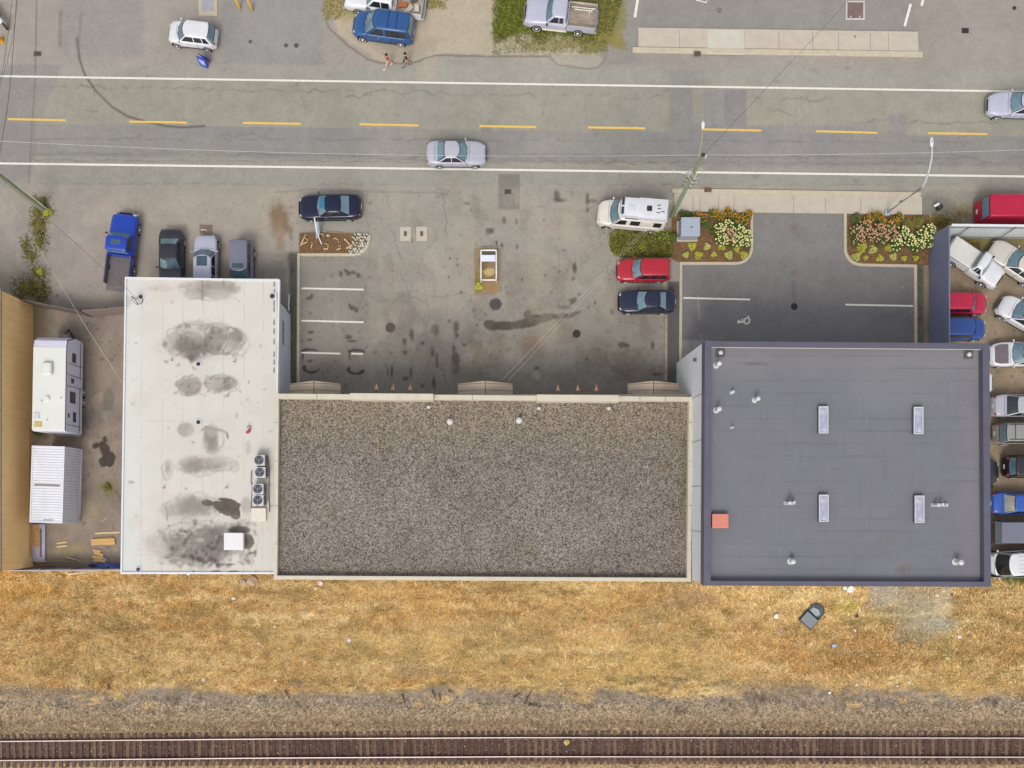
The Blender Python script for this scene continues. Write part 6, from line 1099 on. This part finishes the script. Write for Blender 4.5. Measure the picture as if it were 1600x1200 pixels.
# ================================================================== GRASS, STONES
def blades(name, n, region, length, width, height, palette, label, cat=None, dens=None, seed=1, gain=ALB, use_canvas=0.0, zf=None, ang=None):
    rs_ = np.random.RandomState(seed); x0, y0, x1, y1 = region; px = rs_.uniform(x0, x1, n); py = rs_.uniform(y0, y1, n)
    if dens is not None: k = rs_.rand(n) < dens(px, py); px, py = px[k], py[k]; n = len(px)
    X0 = (px - NX) * S; Y0 = (NY - py) * S; a = rs_.uniform(0, 2 * np.pi, n) if ang is None else ang + rs_.normal(0, .95, n) + np.pi * (rs_.rand(n) < .5)
    L_ = length * rs_.uniform(.5, 1.3, n); hh = height * rs_.uniform(.3, 1.3, n); z0 = zf(px, py) if zf else np.zeros(n)
    nx, ny = -np.sin(a), np.cos(a); w_ = width * rs_.uniform(.6, 1.4, n) / 2
    v = np.zeros((n, 4, 3)); mid = .55
    v[:, 0] = np.stack([X0 + nx * w_, Y0 + ny * w_, z0], 1); v[:, 1] = np.stack([X0 - nx * w_, Y0 - ny * w_, z0], 1)
    v[:, 2] = np.stack([X0 + np.cos(a) * L_ * mid - nx * w_ * .8, Y0 + np.sin(a) * L_ * mid - ny * w_ * .8, z0 + hh * .8], 1); v[:, 3] = np.stack([X0 + np.cos(a) * L_, Y0 + np.sin(a) * L_, z0 + hh], 1)
    pal = np.array([lin(c) for c in palette]); col = pal[rs_.randint(0, len(pal), n)]
    if use_canvas:
        ix = np.clip(((px - g.xs[0]) / g.step).astype(int), 0, len(g.xs) - 1); iy = np.clip(((py - g.ys[0]) / g.step).astype(int), 0, len(g.ys) - 1); cc = g.C[iy, ix]
        col = col * (1 - use_canvas) + cc * use_canvas
    col = col * rs_.uniform(.6, 1.45, n)[:, None] * gain
    me = bpy.data.meshes.new(name); me.vertices.add(4 * n); me.vertices.foreach_set('co', v.reshape(-1).astype(np.float32)); f = np.arange(4 * n).reshape(n, 4).astype(np.int32)
    me.loops.add(4 * n); me.loops.foreach_set('vertex_index', f.ravel()); me.polygons.add(n); me.polygons.foreach_set('loop_start', np.arange(0, 4 * n, 4, dtype=np.int32)); me.polygons.foreach_set('loop_total', np.full(n, 4, np.int32)); me.update(calc_edges=True)
    ca = me.color_attributes.new('Col', 'FLOAT_COLOR', 'POINT'); c4 = np.ones((n, 4, 4), np.float32); c4[:, :, :3] = np.clip(col, 0, 1)[:, None, :]; ca.data.foreach_set('color', c4.ravel())
    me.materials.append(blade_m); o = bpy.data.objects.new(name, me); link(o); return tag(o, label, cat or 'grass', None, 'stuff')
blade_m = mat_attr('grass_blade', .9, .05, 10, 0, .02)
def zfld(px, py):
    ix = np.clip(((px - g.xs[0]) / g.step).astype(int), 0, len(g.xs) - 1); iy = np.clip(((py - g.ys[0]) / g.step).astype(int), 0, len(g.ys) - 1); return Zs[iy, ix]
def edge_d(px, py): return np.clip((1090 - py + 10 * np.sin(px / 61.) + 5 * np.sin(px / 23.)) / 34., 0, 1) ** 1.3 * np.clip((py - 896) / 5., 0, 1) * (1 - .88 * np.exp(-((px - 1385) / 30.) ** 4 - ((py - 928) / 20.) ** 4)) * (1 - .85 * np.exp(-((px - 1455) / 42.) ** 4 - ((py - 955) / 38.) ** 4))
blades('dry_grass', 230000, (-45, 896, 1650, 1112), .40, .030, .11, ((226, 196, 142), (208, 172, 112), (188, 150, 92), (238, 214, 168), (120, 98, 60), (206, 166, 104), (186, 160, 108), (230, 206, 156)), 'matted dry yellow grass between the buildings and the railway', dens=edge_d, seed=3, use_canvas=.78, gain=1.08, zf=zfld)
blades('green_grass', 22000, (770, -45, 978, 85), .26, .03, .16, ((110, 132, 40), (84, 110, 30), (150, 150, 70), (176, 160, 96), (96, 104, 40)), 'green and straw grass around the silver pickup', seed=4, use_canvas=.35, dens=lambda x, y: np.where(y < 58 + 10 * np.sin(x / 11.), .9, .25) * (x < 972 - y * .3))
blades('dry_tufts', 5000, (505, -45, 700, 32), .24, .03, .14, ((160, 148, 84), (176, 160, 110), (120, 116, 56)), 'sparse yellow green tufts behind the white pickup', seed=5, dens=lambda x, y: np.where((x < 560 - y) | ((x > 662) & (y < 14)), .8, .0))
blades('bed_grass', 9000, (953, 362, 1049, 403), .22, .03, .2, ((132, 136, 56), (96, 108, 40), (160, 152, 78), (176, 164, 96)), 'rough green grass in the rounded bed below the camper van', seed=6, zf=lambda x, y: np.full(x.shape, .09), dens=lambda x, y: (np.hypot(np.minimum(x - 972, 0) / 1.0, y - 382) < 20) * 1.0)
blades('verge_weeds', 7000, (1438, 330, 1530, 400), .26, .03, .16, ((150, 134, 70), (170, 142, 72), (112, 112, 52), (140, 110, 50)), 'brownish weeds at the end of the dark blue fence', seed=7, dens=lambda x, y: .8 * np.exp(-((x - 1466) / 22.) ** 2 - ((y - 348) / 9.) ** 2) + .35 * np.exp(-((x - 1500) / 22.) ** 2 - ((y - 330) / 9.) ** 2) + .6 * (x > 1490) * (y > 376) * (y < 388))
wd_c = ((63, 318, 9, 10), (72, 332, 9, 9), (60, 350, 9, 16), (64, 376, 8, 16), (41, 384, 5, 14), (52, 402, 6, 9), (62, 425, 11, 8), (48, 450, 24, 14), (66, 460, 8, 16), (30, 468, 14, 5))
blades('straggly_weeds', 16000, (15, 300, 95, 480), .28, .028, .16, ((126, 124, 56), (98, 100, 42), (160, 148, 84), (176, 166, 60), (88, 80, 46)), 'straggly weeds in the crack of the left forecourt', seed=9, dens=lambda x, y: np.clip(sum(np.exp(-((x - a) / c) ** 2 - ((y - b_) / d_) ** 2) for a, b_, c, d_ in wd_c), 0, 1) * .75)
def stones(name, n, region, size, palette, label, seed, zf, dens=None):
    rs_ = np.random.RandomState(seed); x0, y0, x1, y1 = region; px = rs_.uniform(x0, x1, n); py = rs_.uniform(y0, y1, n)
    if dens is not None: k = rs_.rand(n) < dens(px, py); px, py = px[k], py[k]; n = len(px)
    c = np.stack([(px - NX) * S, (NY - py) * S, zf(px, py)], 1); base = np.array([(1, 0, 0), (0, 1, 0), (-1, 0, 0), (0, -1, 0), (0, 0, 1), (0, 0, -1)], float); s_ = size * rs_.uniform(.5, 1.4, n)
    a = rs_.uniform(0, 6.28, n); v = base[None] * rs_.uniform(.6, 1.2, (n, 6, 1)) * s_[:, None, None]; v[..., 2] *= .75; ca_, sa = np.cos(a)[:, None], np.sin(a)[:, None]
    v = np.stack([v[..., 0] * ca_ - v[..., 1] * sa, v[..., 0] * sa + v[..., 1] * ca_, v[..., 2]], -1) + c[:, None, :]
    fb = np.array([(0, 1, 4), (1, 2, 4), (2, 3, 4), (3, 0, 4), (1, 0, 5), (2, 1, 5), (3, 2, 5), (0, 3, 5)]); f = (fb[None] + (np.arange(n) * 6)[:, None, None]).reshape(-1, 3).astype(np.int32)
    me = bpy.data.meshes.new(name); me.vertices.add(6 * n); me.vertices.foreach_set('co', v.reshape(-1).astype(np.float32)); me.loops.add(f.size); me.loops.foreach_set('vertex_index', f.ravel()); me.polygons.add(len(f)); me.polygons.foreach_set('loop_start', np.arange(0, f.size, 3, dtype=np.int32)); me.polygons.foreach_set('loop_total', np.full(len(f), 3, np.int32)); me.update(calc_edges=True)
    pal = np.array([lin(q) for q in palette]); col = pal[rs_.randint(0, len(pal), n)] * rs_.uniform(.75, 1.25, n)[:, None] * ALB; c4 = np.ones((n, 6, 4), np.float32); c4[..., :3] = np.clip(col, 0, 1)[:, None, :]
    at_ = me.color_attributes.new('Col', 'FLOAT_COLOR', 'POINT'); at_.data.foreach_set('color', c4.ravel()); me.materials.append(blade_m); o = bpy.data.objects.new(name, me); link(o); return tag(o, label, 'stones', None, 'stuff')
stones('ballast_stones', 42000, (-45, 1096, 1650, 1245), .05, ((196, 172, 140), (150, 128, 104), (112, 92, 76), (214, 196, 168), (132, 112, 100)), 'loose ballast stones beside and between the sleepers', 8, zfld, dens=lambda x, y: np.clip((y - 1094) / 16., 0, 1) * np.where((y > 1150) & (y < 1196), .35, 1.0))
# ================================================================== PLANTS
leaf_g = mat('leaf_green', (86, 104, 40), .8, 0, .35, 6); leaf_l = mat('leaf_lime', (196, 196, 66), .8, 0, .25, 6); leaf_y = mat('leaf_pale_lime', (204, 206, 110), .8, 0, .2, 6); leaf_b = mat('leaf_brownish', (132, 124, 58), .9, 0, .3, 6)
def foliage(r, h, n, seed, lf=.07):
    q = random.Random(seed); b = MB()
    for _ in range(n):
        a = q.uniform(0, 6.283); e = math.acos(q.uniform(.0, 1)); rr = r * q.uniform(.55, 1.0) * (1 + .22 * math.sin(3 * a + seed)); p = Vector((rr * math.sin(e) * math.cos(a), rr * math.sin(e) * math.sin(a), .04 + h * math.cos(e) * q.uniform(.5, 1)))
        u = Vector((q.uniform(-1, 1), q.uniform(-1, 1), q.uniform(-.3, .6))).normalized() * lf * q.uniform(.6, 1.3); w_ = u.cross(Vector((q.uniform(-.4, .4), q.uniform(-.4, .4), 1))).normalized() * lf * .45
        b.add([p - u, p + w_, p + u, p - w_], [(0, 1, 2, 3)])
    return b
def bloom_mesh(r, seed):
    q = random.Random(seed); b = MB(); n, m = 8, 5
    for k in range(14):
        a = q.uniform(0, 6.28); e = q.uniform(0, 1.2); c = Vector((math.sin(e) * math.cos(a), math.sin(e) * math.sin(a), math.cos(e) * .8)) * r * .62; s_ = r * q.uniform(.3, .45); b.add([c + Vector(v) * s_ for v in ((1, 0, 0), (0, 1, 0), (-1, 0, 0), (0, -1, 0), (0, 0, .8))], [(0, 1, 4), (1, 2, 4), (2, 3, 4), (3, 0, 4), (3, 2, 1, 0)])
    return b
bm_cache = {}
def shrub(px, py, r, h, lm, label, bloom=None, nb=0, br=.12, group=None, seed=0, name='flowering_shrub', cat='shrub', lf=.07, n=None, z=.09, parts='blossom'):
    t = thing(name, label, cat, P(px, py, z), 0, group); foliage(r, h, n or int(170 * (r / .35) ** 2) + 60, seed, lf).build('foliage', lm, t)
    b = MB(); b.tube([(0, 0, -.02), (.02, 0, h * .5)], .03, 6, .015); b.build('stem', mat('stem_brown', (96, 76, 54), .9), t)
    if bloom:
        q = random.Random(seed + 99); key = (bloom.name, round(br, 3))
        if key not in bm_cache: o_ = bloom_mesh(br, 3).build('blossom', bloom); bm_cache[key] = o_.data; bpy.data.objects.remove(o_)
        pts = []
        for _ in range(nb * 8):
            a = q.uniform(0, 6.283); d_ = r * math.sqrt(q.random()) * .98; x, y = d_ * math.cos(a), d_ * math.sin(a)
            if all((x - u) ** 2 + (y - v) ** 2 > (br * 1.45) ** 2 for u, v in pts): pts.append((x, y))
            if len(pts) >= nb: break
        for (x, y) in pts:
            o_ = bpy.data.objects.new(parts, bm_cache[key]); link(o_); o_.parent = t; k = q.uniform(.8, 1.15); o_.scale = (k, k, k); o_.rotation_euler = (0, 0, q.uniform(0, 6)); o_.location = (x, y, h * math.sqrt(max(.05, 1 - (x * x + y * y) / (r * r) * .8)) + .02)
    return t
wb_ = mat('bloom_white', (238, 238, 166), .8, 0, .08, 12); pk_ = mat('bloom_pink', (222, 170, 138), .8, 0, .12, 12); og_ = mat('bloom_orange', (232, 160, 24), .7, 0, .2, 12); gy_ = mat('bloom_yellow', (224, 206, 40), .7, 0, .15, 12)
shn = 0
def hyd(lst, m, nm, grp, side):
    global shn
    for i, (x, y) in enumerate(lst): shn += 1; shrub(x, y, .52, .75, leaf_g, 'bushy hydrangea with %s flower heads, number %s from the left in the %s bed' % (nm, ('one', 'two', 'three', 'four', 'five', 'six', 'seven', 'eight', 'nine', 'ten')[i], side), m, 19, .092, grp, 10 + shn, n=420)
hyd([(1120, 362), (1126, 378), (1134, 356), (1147, 380), (1152, 364), (1163, 372), (1163, 386 - 6)], wb_, 'creamy white', 'white hydrangeas', 'left')
hyd([(1136, 368), (1141, 376)], pk_, 'faded pink', 'pink hydrangeas', 'left')
hyd([(1334, 364), (1338, 378), (1348, 356), (1356, 370), (1368, 362), (1374, 376), (1384, 358), (1390, 372)], pk_, 'salmon pink', 'pink hydrangeas', 'right')
hyd([(1396, 384), (1406, 366), (1416, 378), (1428, 386), (1436, 372), (1444, 380), (1447, 362)], wb_, 'greenish white', 'white hydrangeas', 'right')
def lab(n_): return ('first', 'second', 'third', 'fourth', 'fifth', 'sixth', 'seventh', 'eighth', 'ninth', 'tenth')[n_]
for side, L_ in (('left', [(1071, 399, .25), (1081, 385, .32), (1091, 399.5, .33), (1104.5, 386, .27), (1115, 398, .22), (1127, 386, .3), (1138, 399, .33), (1150, 389, .28), (1161, 399, .32)]), ('right', [(1336.5, 402, .34), (1345, 388, .40), (1352, 403, .19), (1362.5, 391, .34), (1374, 404, .28), (1387, 388, .3), (1394.5, 401.5, .28), (1411.5, 404, .22), (1429.5, 404, .22)])):
    for i, (x, y, r) in enumerate(L_): shrub(x, y, r, r * 1.1, leaf_l if i % 3 else leaf_y, '%s small lime green mound from the left in the %s flower bed' % (lab(i), side), None, 0, group='lime green mounds', seed=200 + i, name='low_shrub', lf=.05, n=int(900 * r))
for side, L_ in (('left', [(1086, 340, .4), (1096, 343, .42), (1114, 335, .4), (1126, 341, .4), (1136, 333, .32), (1146, 340, .42), (1157, 348, .52), (1167, 338, .42)]), ('right', [(1352, 347, .42), (1361, 340, .4), (1374, 350, .4), (1371, 339, .3), (1395, 350, .42), (1402, 341, .34)])):
    for i, (x, y, r) in enumerate(L_): shrub(x, y, r, .6, leaf_g, '%s clump of orange daisies from the left in the %s flower bed' % (lab(i), side), og_, int(22 * r / .4), .055, 'orange daisy clumps', 300 + i + (50 if side == 'right' else 0), name='daisy_clump', cat='flowers', n=260, parts='flower')
for (x, y, r, l, m_) in ((1069, 338, .5, 'green leafy clump at the upper left corner of the left flower bed', leaf_g), (1104, 352, .35, 'dark green clump between the kiosk and the hydrangeas', leaf_g), (1336, 343, .45, 'green leafy clump at the upper left corner of the right flower bed', leaf_g), (1416, 352, .5, 'brownish shrub right of the street lamp', leaf_b), (1432, 348, .5, 'brownish shrub at the upper right corner of the right flower bed', leaf_b), (1050, 372, .4, 'green shrub between the grassy bed and the kiosk', leaf_g)): shrub(x, y, r, .5, m_, l, None, 0, seed=int(x), name='leafy_shrub', n=320)
for (x, y, r, l) in ((1028, 365, .5, 'yellow flowering weeds at the upper right of the grassy bed'), (1038, 371, .35, 'small yellow flowering weeds beside the bark mulch'), (1003, 389, .3, 'few yellow flowers low in the grassy bed')): shrub(x, y, r, .35, leaf_g, l, gy_, 16, .045, 'yellow flowering weeds', int(x), name='weed_clump', cat='weeds', parts='flower')
for (x, y, r, l, m_) in ((66, 316, .39, 'dark green weed clump at the foot of the leaning pole', leaf_b), (74, 332, .39, 'bright yellow green weed clump at the foot of the leaning pole', leaf_l), (58, 333, .28, 'yellowish weed clump left of the leaning pole', leaf_b), (64, 352, .39, 'long brown weed clump below the leaning pole', leaf_b), (60, 378, .32, 'sparse weed clump above the yard gates', leaf_b), (40, 384, .21, 'small green weed clump left of the sparse one', leaf_b), (50, 400, .21, 'small green weed clump in the forecourt crack', leaf_b), (63, 425, .28, 'yellow green weed clump above the dark clump', leaf_l), (45, 448, .49, 'large dark weed clump beside the tan wall corner', leaf_b), (63, 445, .35, 'dark weed clump above the brown gate leaf', leaf_b), (748, 448, .3, 'bright green weeds at the corner of the small planter', leaf_l), (60, 672, .45, 'green weeds between trailer and container', leaf_g), (168, 762, .35, 'olive weeds in the storage yard', leaf_b), (1547, 765 - 6, .25, 'small weeds beside the dark parapet', leaf_g), (1575, 897, .9, 'dark green weeds below the white van', leaf_g), (1600, 897, .9, 'dark green weeds at the right edge below the white van', leaf_g)):
    shrub(x, y, r, r * .6, m_, l, None, 0, group='weed clumps', seed=int(x * 3 + y), name='weed_clump', cat='weeds', z=0, lf=.055, n=int(1100 * r))
# ================================================================== LEFT BARK BED, YARD CLUTTER, LITTER
rockm = mat('grey_rock', (200, 198, 184), .9, 0, .2, 5, .3); woodm = mat('bleached_wood', (206, 184, 144), .8, 0, .15, 6)
q = random.Random(12); sp_ = [(546 + i * 4.4 + (j % 2) * 2.2, 366 + j * 4.4) for i in range(8) for j in range(8)]
sp_ = [(x, y) for x, y in sp_ if 545 < x < 576 and (x - 552) ** 2 + (y - 374) ** 2 < 640 and not (x < 552 and y < 388)]
for k, (x, y) in enumerate(sp_):
    b = MB(); b.ell((0, 0, 0), (.125 * q.uniform(.6, 1.4), .10 * q.uniform(.6, 1.3), .07), 6, 4, q.uniform(0, 3)); o_ = b.build('rock', rockm); o_.location = P(x + q.uniform(-1, 1), y + q.uniform(-1, 1), .14); put(o_, 'pale grey rock piled at the rounded end of the bark bed', 'rock', 'rocks in the bark bed')
def stick(pts, r, label, m=None, name='driftwood', cat='stick', group='bleached sticks on the bark', z=.14):
    o0 = P(*pts[0], z); b = MB(); b.tube([P(x, y, z + (.03 if i % 2 else 0)) - o0 for i, (x, y) in enumerate(pts)], r, 6, r * .35); o_ = b.build(name, m or woodm); o_.location = o0; return put(o_, label, cat, group)
stick([(470, 384), (474, 374), (478, 366)], .08, 'bleached stick at the far left of the bark bed'); stick([(473, 381), (480, 378), (481, 374), (476, 372)], .06, 'curled stick at the left of the bark bed'); stick([(486, 388), (488, 380), (486, 378)], .05, 'short upright stick in the bark bed'); stick([(506, 389), (512, 389), (513, 382), (507, 380)], .07, 'hook shaped stick in the bark bed'); stick([(526, 390), (532, 388), (532, 383), (528, 386)], .06, 'ring shaped stick in the bark bed'); stick([(538, 373), (543, 378), (548, 384), (552, 386)], .07, 'forked stick beside the rocks'); stick([(541, 388), (548, 384), (554, 380)], .08, 'thick stick touching the rocks'); stick([(522, 372), (528, 374), (529, 379)], .05, 'thin stick in the middle of the bark bed'); stick([(501, 365), (504, 366), (506, 369)], .06, 'small stick at the upper edge of the bark bed')
b = MB(); b.ell((0, 0, 0), (.13, .09, .07), 8, 5); o_ = b.build('rock', whm); o_.location = P(512.5, 368, .14); put(o_, 'single white stone near the bent sign frame', 'rock')
t = thing('bent_sign_post', 'silver sign post with blue grey panel leaning over the bark bed', 'sign post', P(503, 382)); b = MB(); o0 = t.location
b.tube([P(503, 382, .05) - o0, P(498, 371, .4) - o0, P(494, 356, 1.0) - o0, P(491, 340, 1.5) - o0], .045, 6); b.build('post', mat('white_tube', 0), t); b = MB(); b.add([p - o0 for p in (P(494, 374, .30), P(500, 366, .45), P(497, 347, 1.3), P(492, 347, 1.25))], [(0, 1, 2, 3)]); b.add([p - o0 + Vector((0, 0, -.03)) for p in (P(494, 374, .30), P(500, 366, .45), P(497, 347, 1.3), P(492, 347, 1.25))], [(3, 2, 1, 0)]); b.build('panel', mat('bluegrey_panel', (164, 176, 200), .4), t)
t = thing('fallen_pipe', 'thin bent pipe rail beside the white building wall', 'pipe', P(453, 470)); b = MB(); o0 = t.location; b.tube([P(452, 460, .3) - o0, P(451, 478, .4) - o0, P(452, 485, .5) - o0], .04, 6); b.build('pipe', rim_m, t)
b = MB(); b.tube([P(444, 478, 1.8) - o0, P(449, 487, 1.0) - o0, P(454, 490, .4) - o0, P(454, 482, .3) - o0], .03, 6); b.build('hose', rub, t)
def plank(px, py, l_, w_, ang, label, c, h=.06, z=.0, name='lumber', cat='lumber', group='lumber in the storage yard'):
    b = MB(); b.cham((0, 0, h / 2), (l_, w_, h), .01); o_ = b.build(name, mat('lumber_%d_%d' % (c[0], c[2]), c, .8, 0, .15, 4, sx=.2)); o_.location = P(px, py, z); o_.rotation_euler = (0, 0, R(ang)); return put(o_, label, cat, group)
plank(168, 832.5, 1.95, .14, 3, 'long pale beam, topmost lumber beside the white roof', (224, 200, 150)); plank(162, 846.5, 1.85, .5, 2, 'wide orange board pile beside the white roof', (216, 172, 108), .12); plank(163, 840, 1.4, .1, 4, 'thin board above the wide orange pile', (170, 130, 90))
for i, (x, y, l_, a) in enumerate(((152, 861, .6, -10), (155, 866, .75, -14), (153, 871, .8, -8), (156, 876, .95, -4))): plank(x, y, l_, .22, a, '%s short board of the small stepped pile' % lab(i), (218, 180, 120), .08, .03 * i)
plank(97, 848, .8, .11, 8, 'upper of two short yellow slats', (228, 204, 140)); plank(97, 853.5, .8, .13, 6, 'lower of two short yellow slats', (228, 204, 140)); plank(163, 812, .7, .05, 38, 'thin stick lying alone in the yard', (190, 180, 160), .03)
t = thing('ramp_sheet', 'long lilac metal ramp with an orange plank leading to the container', 'ramp', P(62, 848)); b = MB(); b.cham((0, .0, .1), (1.0, 2.95, .14), .02); b.build('deck', mat('ramp_lilac', (182, 178, 196), .5, 0, .08, 3), t); b = MB(); b.cham((-.2, .55, .19), (.45, 1.7, .05), .01); b.build('plank', mat('ramp_orange', (208, 158, 88), .8, 0, .25, 5), t); b = MB(); b.cham((.18, .0, .19), (.14, 2.2, .03), .01); b.build('rust_strip', mat('ramp_brown', (120, 96, 90), .8), t)
t = thing('leaning_board', 'rusty orange board leaning on the lower corner of the container', 'board', P(121, 799) , 0); b = MB(); b.box((-.05, 0, .5), (.05, 1.3, 1.05), tilt=Matrix.Rotation(R(-35), 3, 'Y')); b.build('sheet', mat('rusty_orange', (188, 132, 44), .8, 0, .3, 3, c2=(150, 100, 40)), t)
for (pts, c, r, l) in (([(56, 879), (90, 876), (131, 878)], (160, 140, 110), .08, 'long grey board leaning along the thin fence'), ([(56, 884), (100, 882), (142, 884)], (146, 122, 96), .08, 'lower brown board along the thin fence'), ([(104, 870), (118, 874), (131, 878)], (196, 178, 140), .05, 'slanting pale board beside the fence'), ([(160, 871), (165, 874), (169, 877)], (226, 226, 236), .04, 'short white tube on the stepped pile'), ([(107, 897), (120, 896), (132, 894.5)], (230, 226, 214), .05, 'white board lying just outside the thin fence')): stick(pts, r, l, mat('yardwood_%d' % c[0], c, .8, 0, .2, 5), 'loose_board', 'board', 'boards along the thin fence', .12)
t = thing('tarpaulin', 'crumpled blue tarpaulin beside the thin fence', 'tarpaulin', P(166, 884)); b = MB(); q = random.Random(4); nx_, ny_ = 16, 5; vs = [((i / (nx_ - 1) - .5) * 2.2, (j / (ny_ - 1) - .5) * .45 + .05 * math.sin(i), .12 + q.uniform(0, .16)) for j in range(ny_) for i in range(nx_)]; b.add(vs, [(j * nx_ + i, j * nx_ + i + 1, (j + 1) * nx_ + i + 1, (j + 1) * nx_ + i) for j in range(ny_ - 1) for i in range(nx_ - 1)]); b.build('sheet', mat('tarp_blue', (96, 110, 180), .4, 0, .25, 3), t); b = MB(); b.ell((-.95, .05, .2), (.35, .12, .14), 8, 5); b.build('dark_fold', rub, t)
# suitcase
t = thing('open_suitcase', 'open grey suitcase lying in the dry grass', 'suitcase', P(1262, 968, .0), R(-42)); sg = mat('suitcase_grey', (128, 134, 136), .6, 0, .06, 4); sk = mat('suitcase_dark', (52, 56, 66), .7)
b = MB(); b.cham((0, 0, .14), (1.02, .86, .2), .06); b.build('shell', sk, t); b = MB(); b.cham((0, 0, .25), (.9, .74, .04), .02); b.build('front_panel', sg, t)
b = MB(); n_ = [(-.5, .42), (.52, .42), (.5, 1.1), (.2, 1.3), (-.3, 1.25), (-.5, .95)]; b.prism(n_, .03, .1); ld = b.build('open_lid', sk, t); b = MB(); b.prism([(x * .82 + .0, .86 + (y - .86) * .8) for x, y in n_], .1, .12); b.build('lining', mat('lining_grey', (84, 90, 98), .8, 0, .3, 4), ld); b = MB(); b.add([(-.35, .55, .16), (.2, .5, .2), (.3, .8, .15), (.0, .95, .24), (-.3, .85, .16)], [(0, 1, 2, 3, 4)]); b.add([(-.35, .55, .12), (.2, .5, .12), (.3, .8, .12), (.0, .95, .12), (-.3, .85, .12)], [(4, 3, 2, 1, 0)]); b.build('torn_cloth', mat('torn_cloth', (158, 170, 176), .8), t)
for s_ in (-1, 1): b = MB(); b.cyl((s_ * .45, -.42, .05), .05, .05, 8, axis='X'); b.build('wheel', rub, t)
t.scale = (1.22, 1.15, 1.2)
b = MB(); b.tube([(.3, .45, .2), (.62, .62, .1), (.7, .95, .08)], .02, 5); b.build('strap', sk, t)
# litter
litw = mat('litter_white', (232, 228, 222), .7, 0, .08, 10)
def litter(px, py, s_, label, m=None, z=.1, name='paper_scrap'):
    q = random.Random(int(px * 7 + py)); b = MB(); n = 7; pts = [(s_ * q.uniform(.6, 1.2) * math.cos(6.283 * i / n), s_ * q.uniform(.5, 1.0) * math.sin(6.283 * i / n)) for i in range(n)]
    vs = [(x, y, q.uniform(0, s_ * .5)) for x, y in pts] + [(0, 0, s_ * .5)]; b.add(vs, [(i, (i + 1) % n, n) for i in range(n)] + [tuple(reversed(range(n)))]); o_ = b.build(name, m or litw); o_.location = P(px, py, z); return put(o_, label, 'litter', 'litter in the dry field')
for (x, y, s_, l, c) in ((1328, 921, .32, 'large white plastic bag just below the dark roof', None), (1320, 919, .2, 'ragged white strip left of the large white bag', None), (1213, 963, .26, 'white crumpled litter left of the suitcase', None), (1220, 985, .12, 'mauve scrap below the crumpled litter', (176, 160, 190)), (1303, 1009, .2, 'pale blue and red wrapper', (160, 190, 224)), (1339, 963, .18, 'dark purple scrap right of the suitcase', (70, 60, 70)), (1499, 995, .2, 'tall white carton below the pale soil', None), (1506, 978, .1, 'round yellowish cup above the tall carton', (220, 200, 120)), (545, 1000, .18, 'lilac white paper in the middle of the field', (226, 214, 228)), (430, 979, .14, 'beige scrap left of the middle paper', (222, 206, 164)), (365, 935, .18, 'white scrap below the white building', None), (404, 1005, .1, 'tiny white scrap below the white building', None), (318, 1062, .12, 'white lump at the gravel edge on the left', None), (430, 1063, .1, 'white lump at the gravel edge left of centre', None), (876, 1068, .14, 'pale lump at the gravel edge in the centre', (232, 214, 180)), (1296, 1082, .13, 'white lump on the gravel right of centre', None), (1338, 1070, .11, 'small white scrap above the gravel right of centre', None), (1402, 1072, .1, 'small white scrap at the gravel edge far right', None), (1420, 1066, .09, 'tiny white scrap beside another at the gravel edge', None), (501, 911, .22, 'pink white rag at the foot of the gravel roofed building', (226, 206, 200)), (493, 919, .16, 'torn pinkish strip trailing from the rag', (226, 206, 200)), (395, 908, .5, 'crumpled brown cardboard below the white building', (176, 150, 122)), (380, 909, .25, 'grey cardboard flap beside the brown one', (168, 156, 150)), (1480, 1028, .2, 'pale green leaf like scrap', (196, 206, 120)), (1543, 995, .1, 'pinkish scrap at far right', (216, 176, 160)), (295, 897, .16, 'white scrap tucked under the white roof edge', None), (886, 1160, .3, 'yellow straw bundle lying between the rails', (206, 178, 110)), (1487, 929, .12, 'dark brick piece on the pale soil', (70, 60, 56)), (1335, 985, .1, 'small white scrap right of the wrapper', None)):
    litter(x, y, s_, l, mat('litter_%d_%d' % (c[0], c[2]), c, .8, 0, .15, 8) if c else None, .1 if y < 1095 else .42)
q = random.Random(77)
for i in range(70):
    x, y = (q.uniform(0, 1600), q.uniform(905, 1085)) if i < 40 else (q.uniform(1180, 1600), q.uniform(930, 1080)); o_ = litter(x, y, q.uniform(.035, .07), 'tiny pale scrap scattered in the dry field', None, .1)
    o_['group'] = 'tiny pale scraps'
for (x0, y0, x1, y1, l) in ((628, 1084, 633, 1102, 'dark broken post piece left of the other two'), (675, 1078, 682, 1096, 'dark broken post piece, middle one'), (700, 1079, 711, 1084, 'short dark stick above the gravel'), (803, 1090, 813, 1083, 'short dark stick left of the crossed twigs'), (820, 1100, 830, 1080, 'long crossed twig on the gravel'), (826, 1101, 845, 1103, 'low crossed twig on the gravel'), (445, 1078, 452, 1092, 'dark stick leaning at the left of the gravel'), (421, 1098, 428, 1084, 'pale stick on the gravel at left'), (170, 1069, 169, 1080, 'short stake at the field edge'), (688, 1094, 686, 1082, 'thin dark splinter beside the middle post')):
    stick([(x0, y0), ((x0 + x1) / 2, (y0 + y1) / 2), (x1, y1)], .07, l, mat('pale_twig', (190, 170, 140), .9) if 'pale' in l else mat('dark_twig', (92, 80, 72), .9, 0, .2, 6), 'broken_post', 'stick', 'sticks along the gravel', .12)
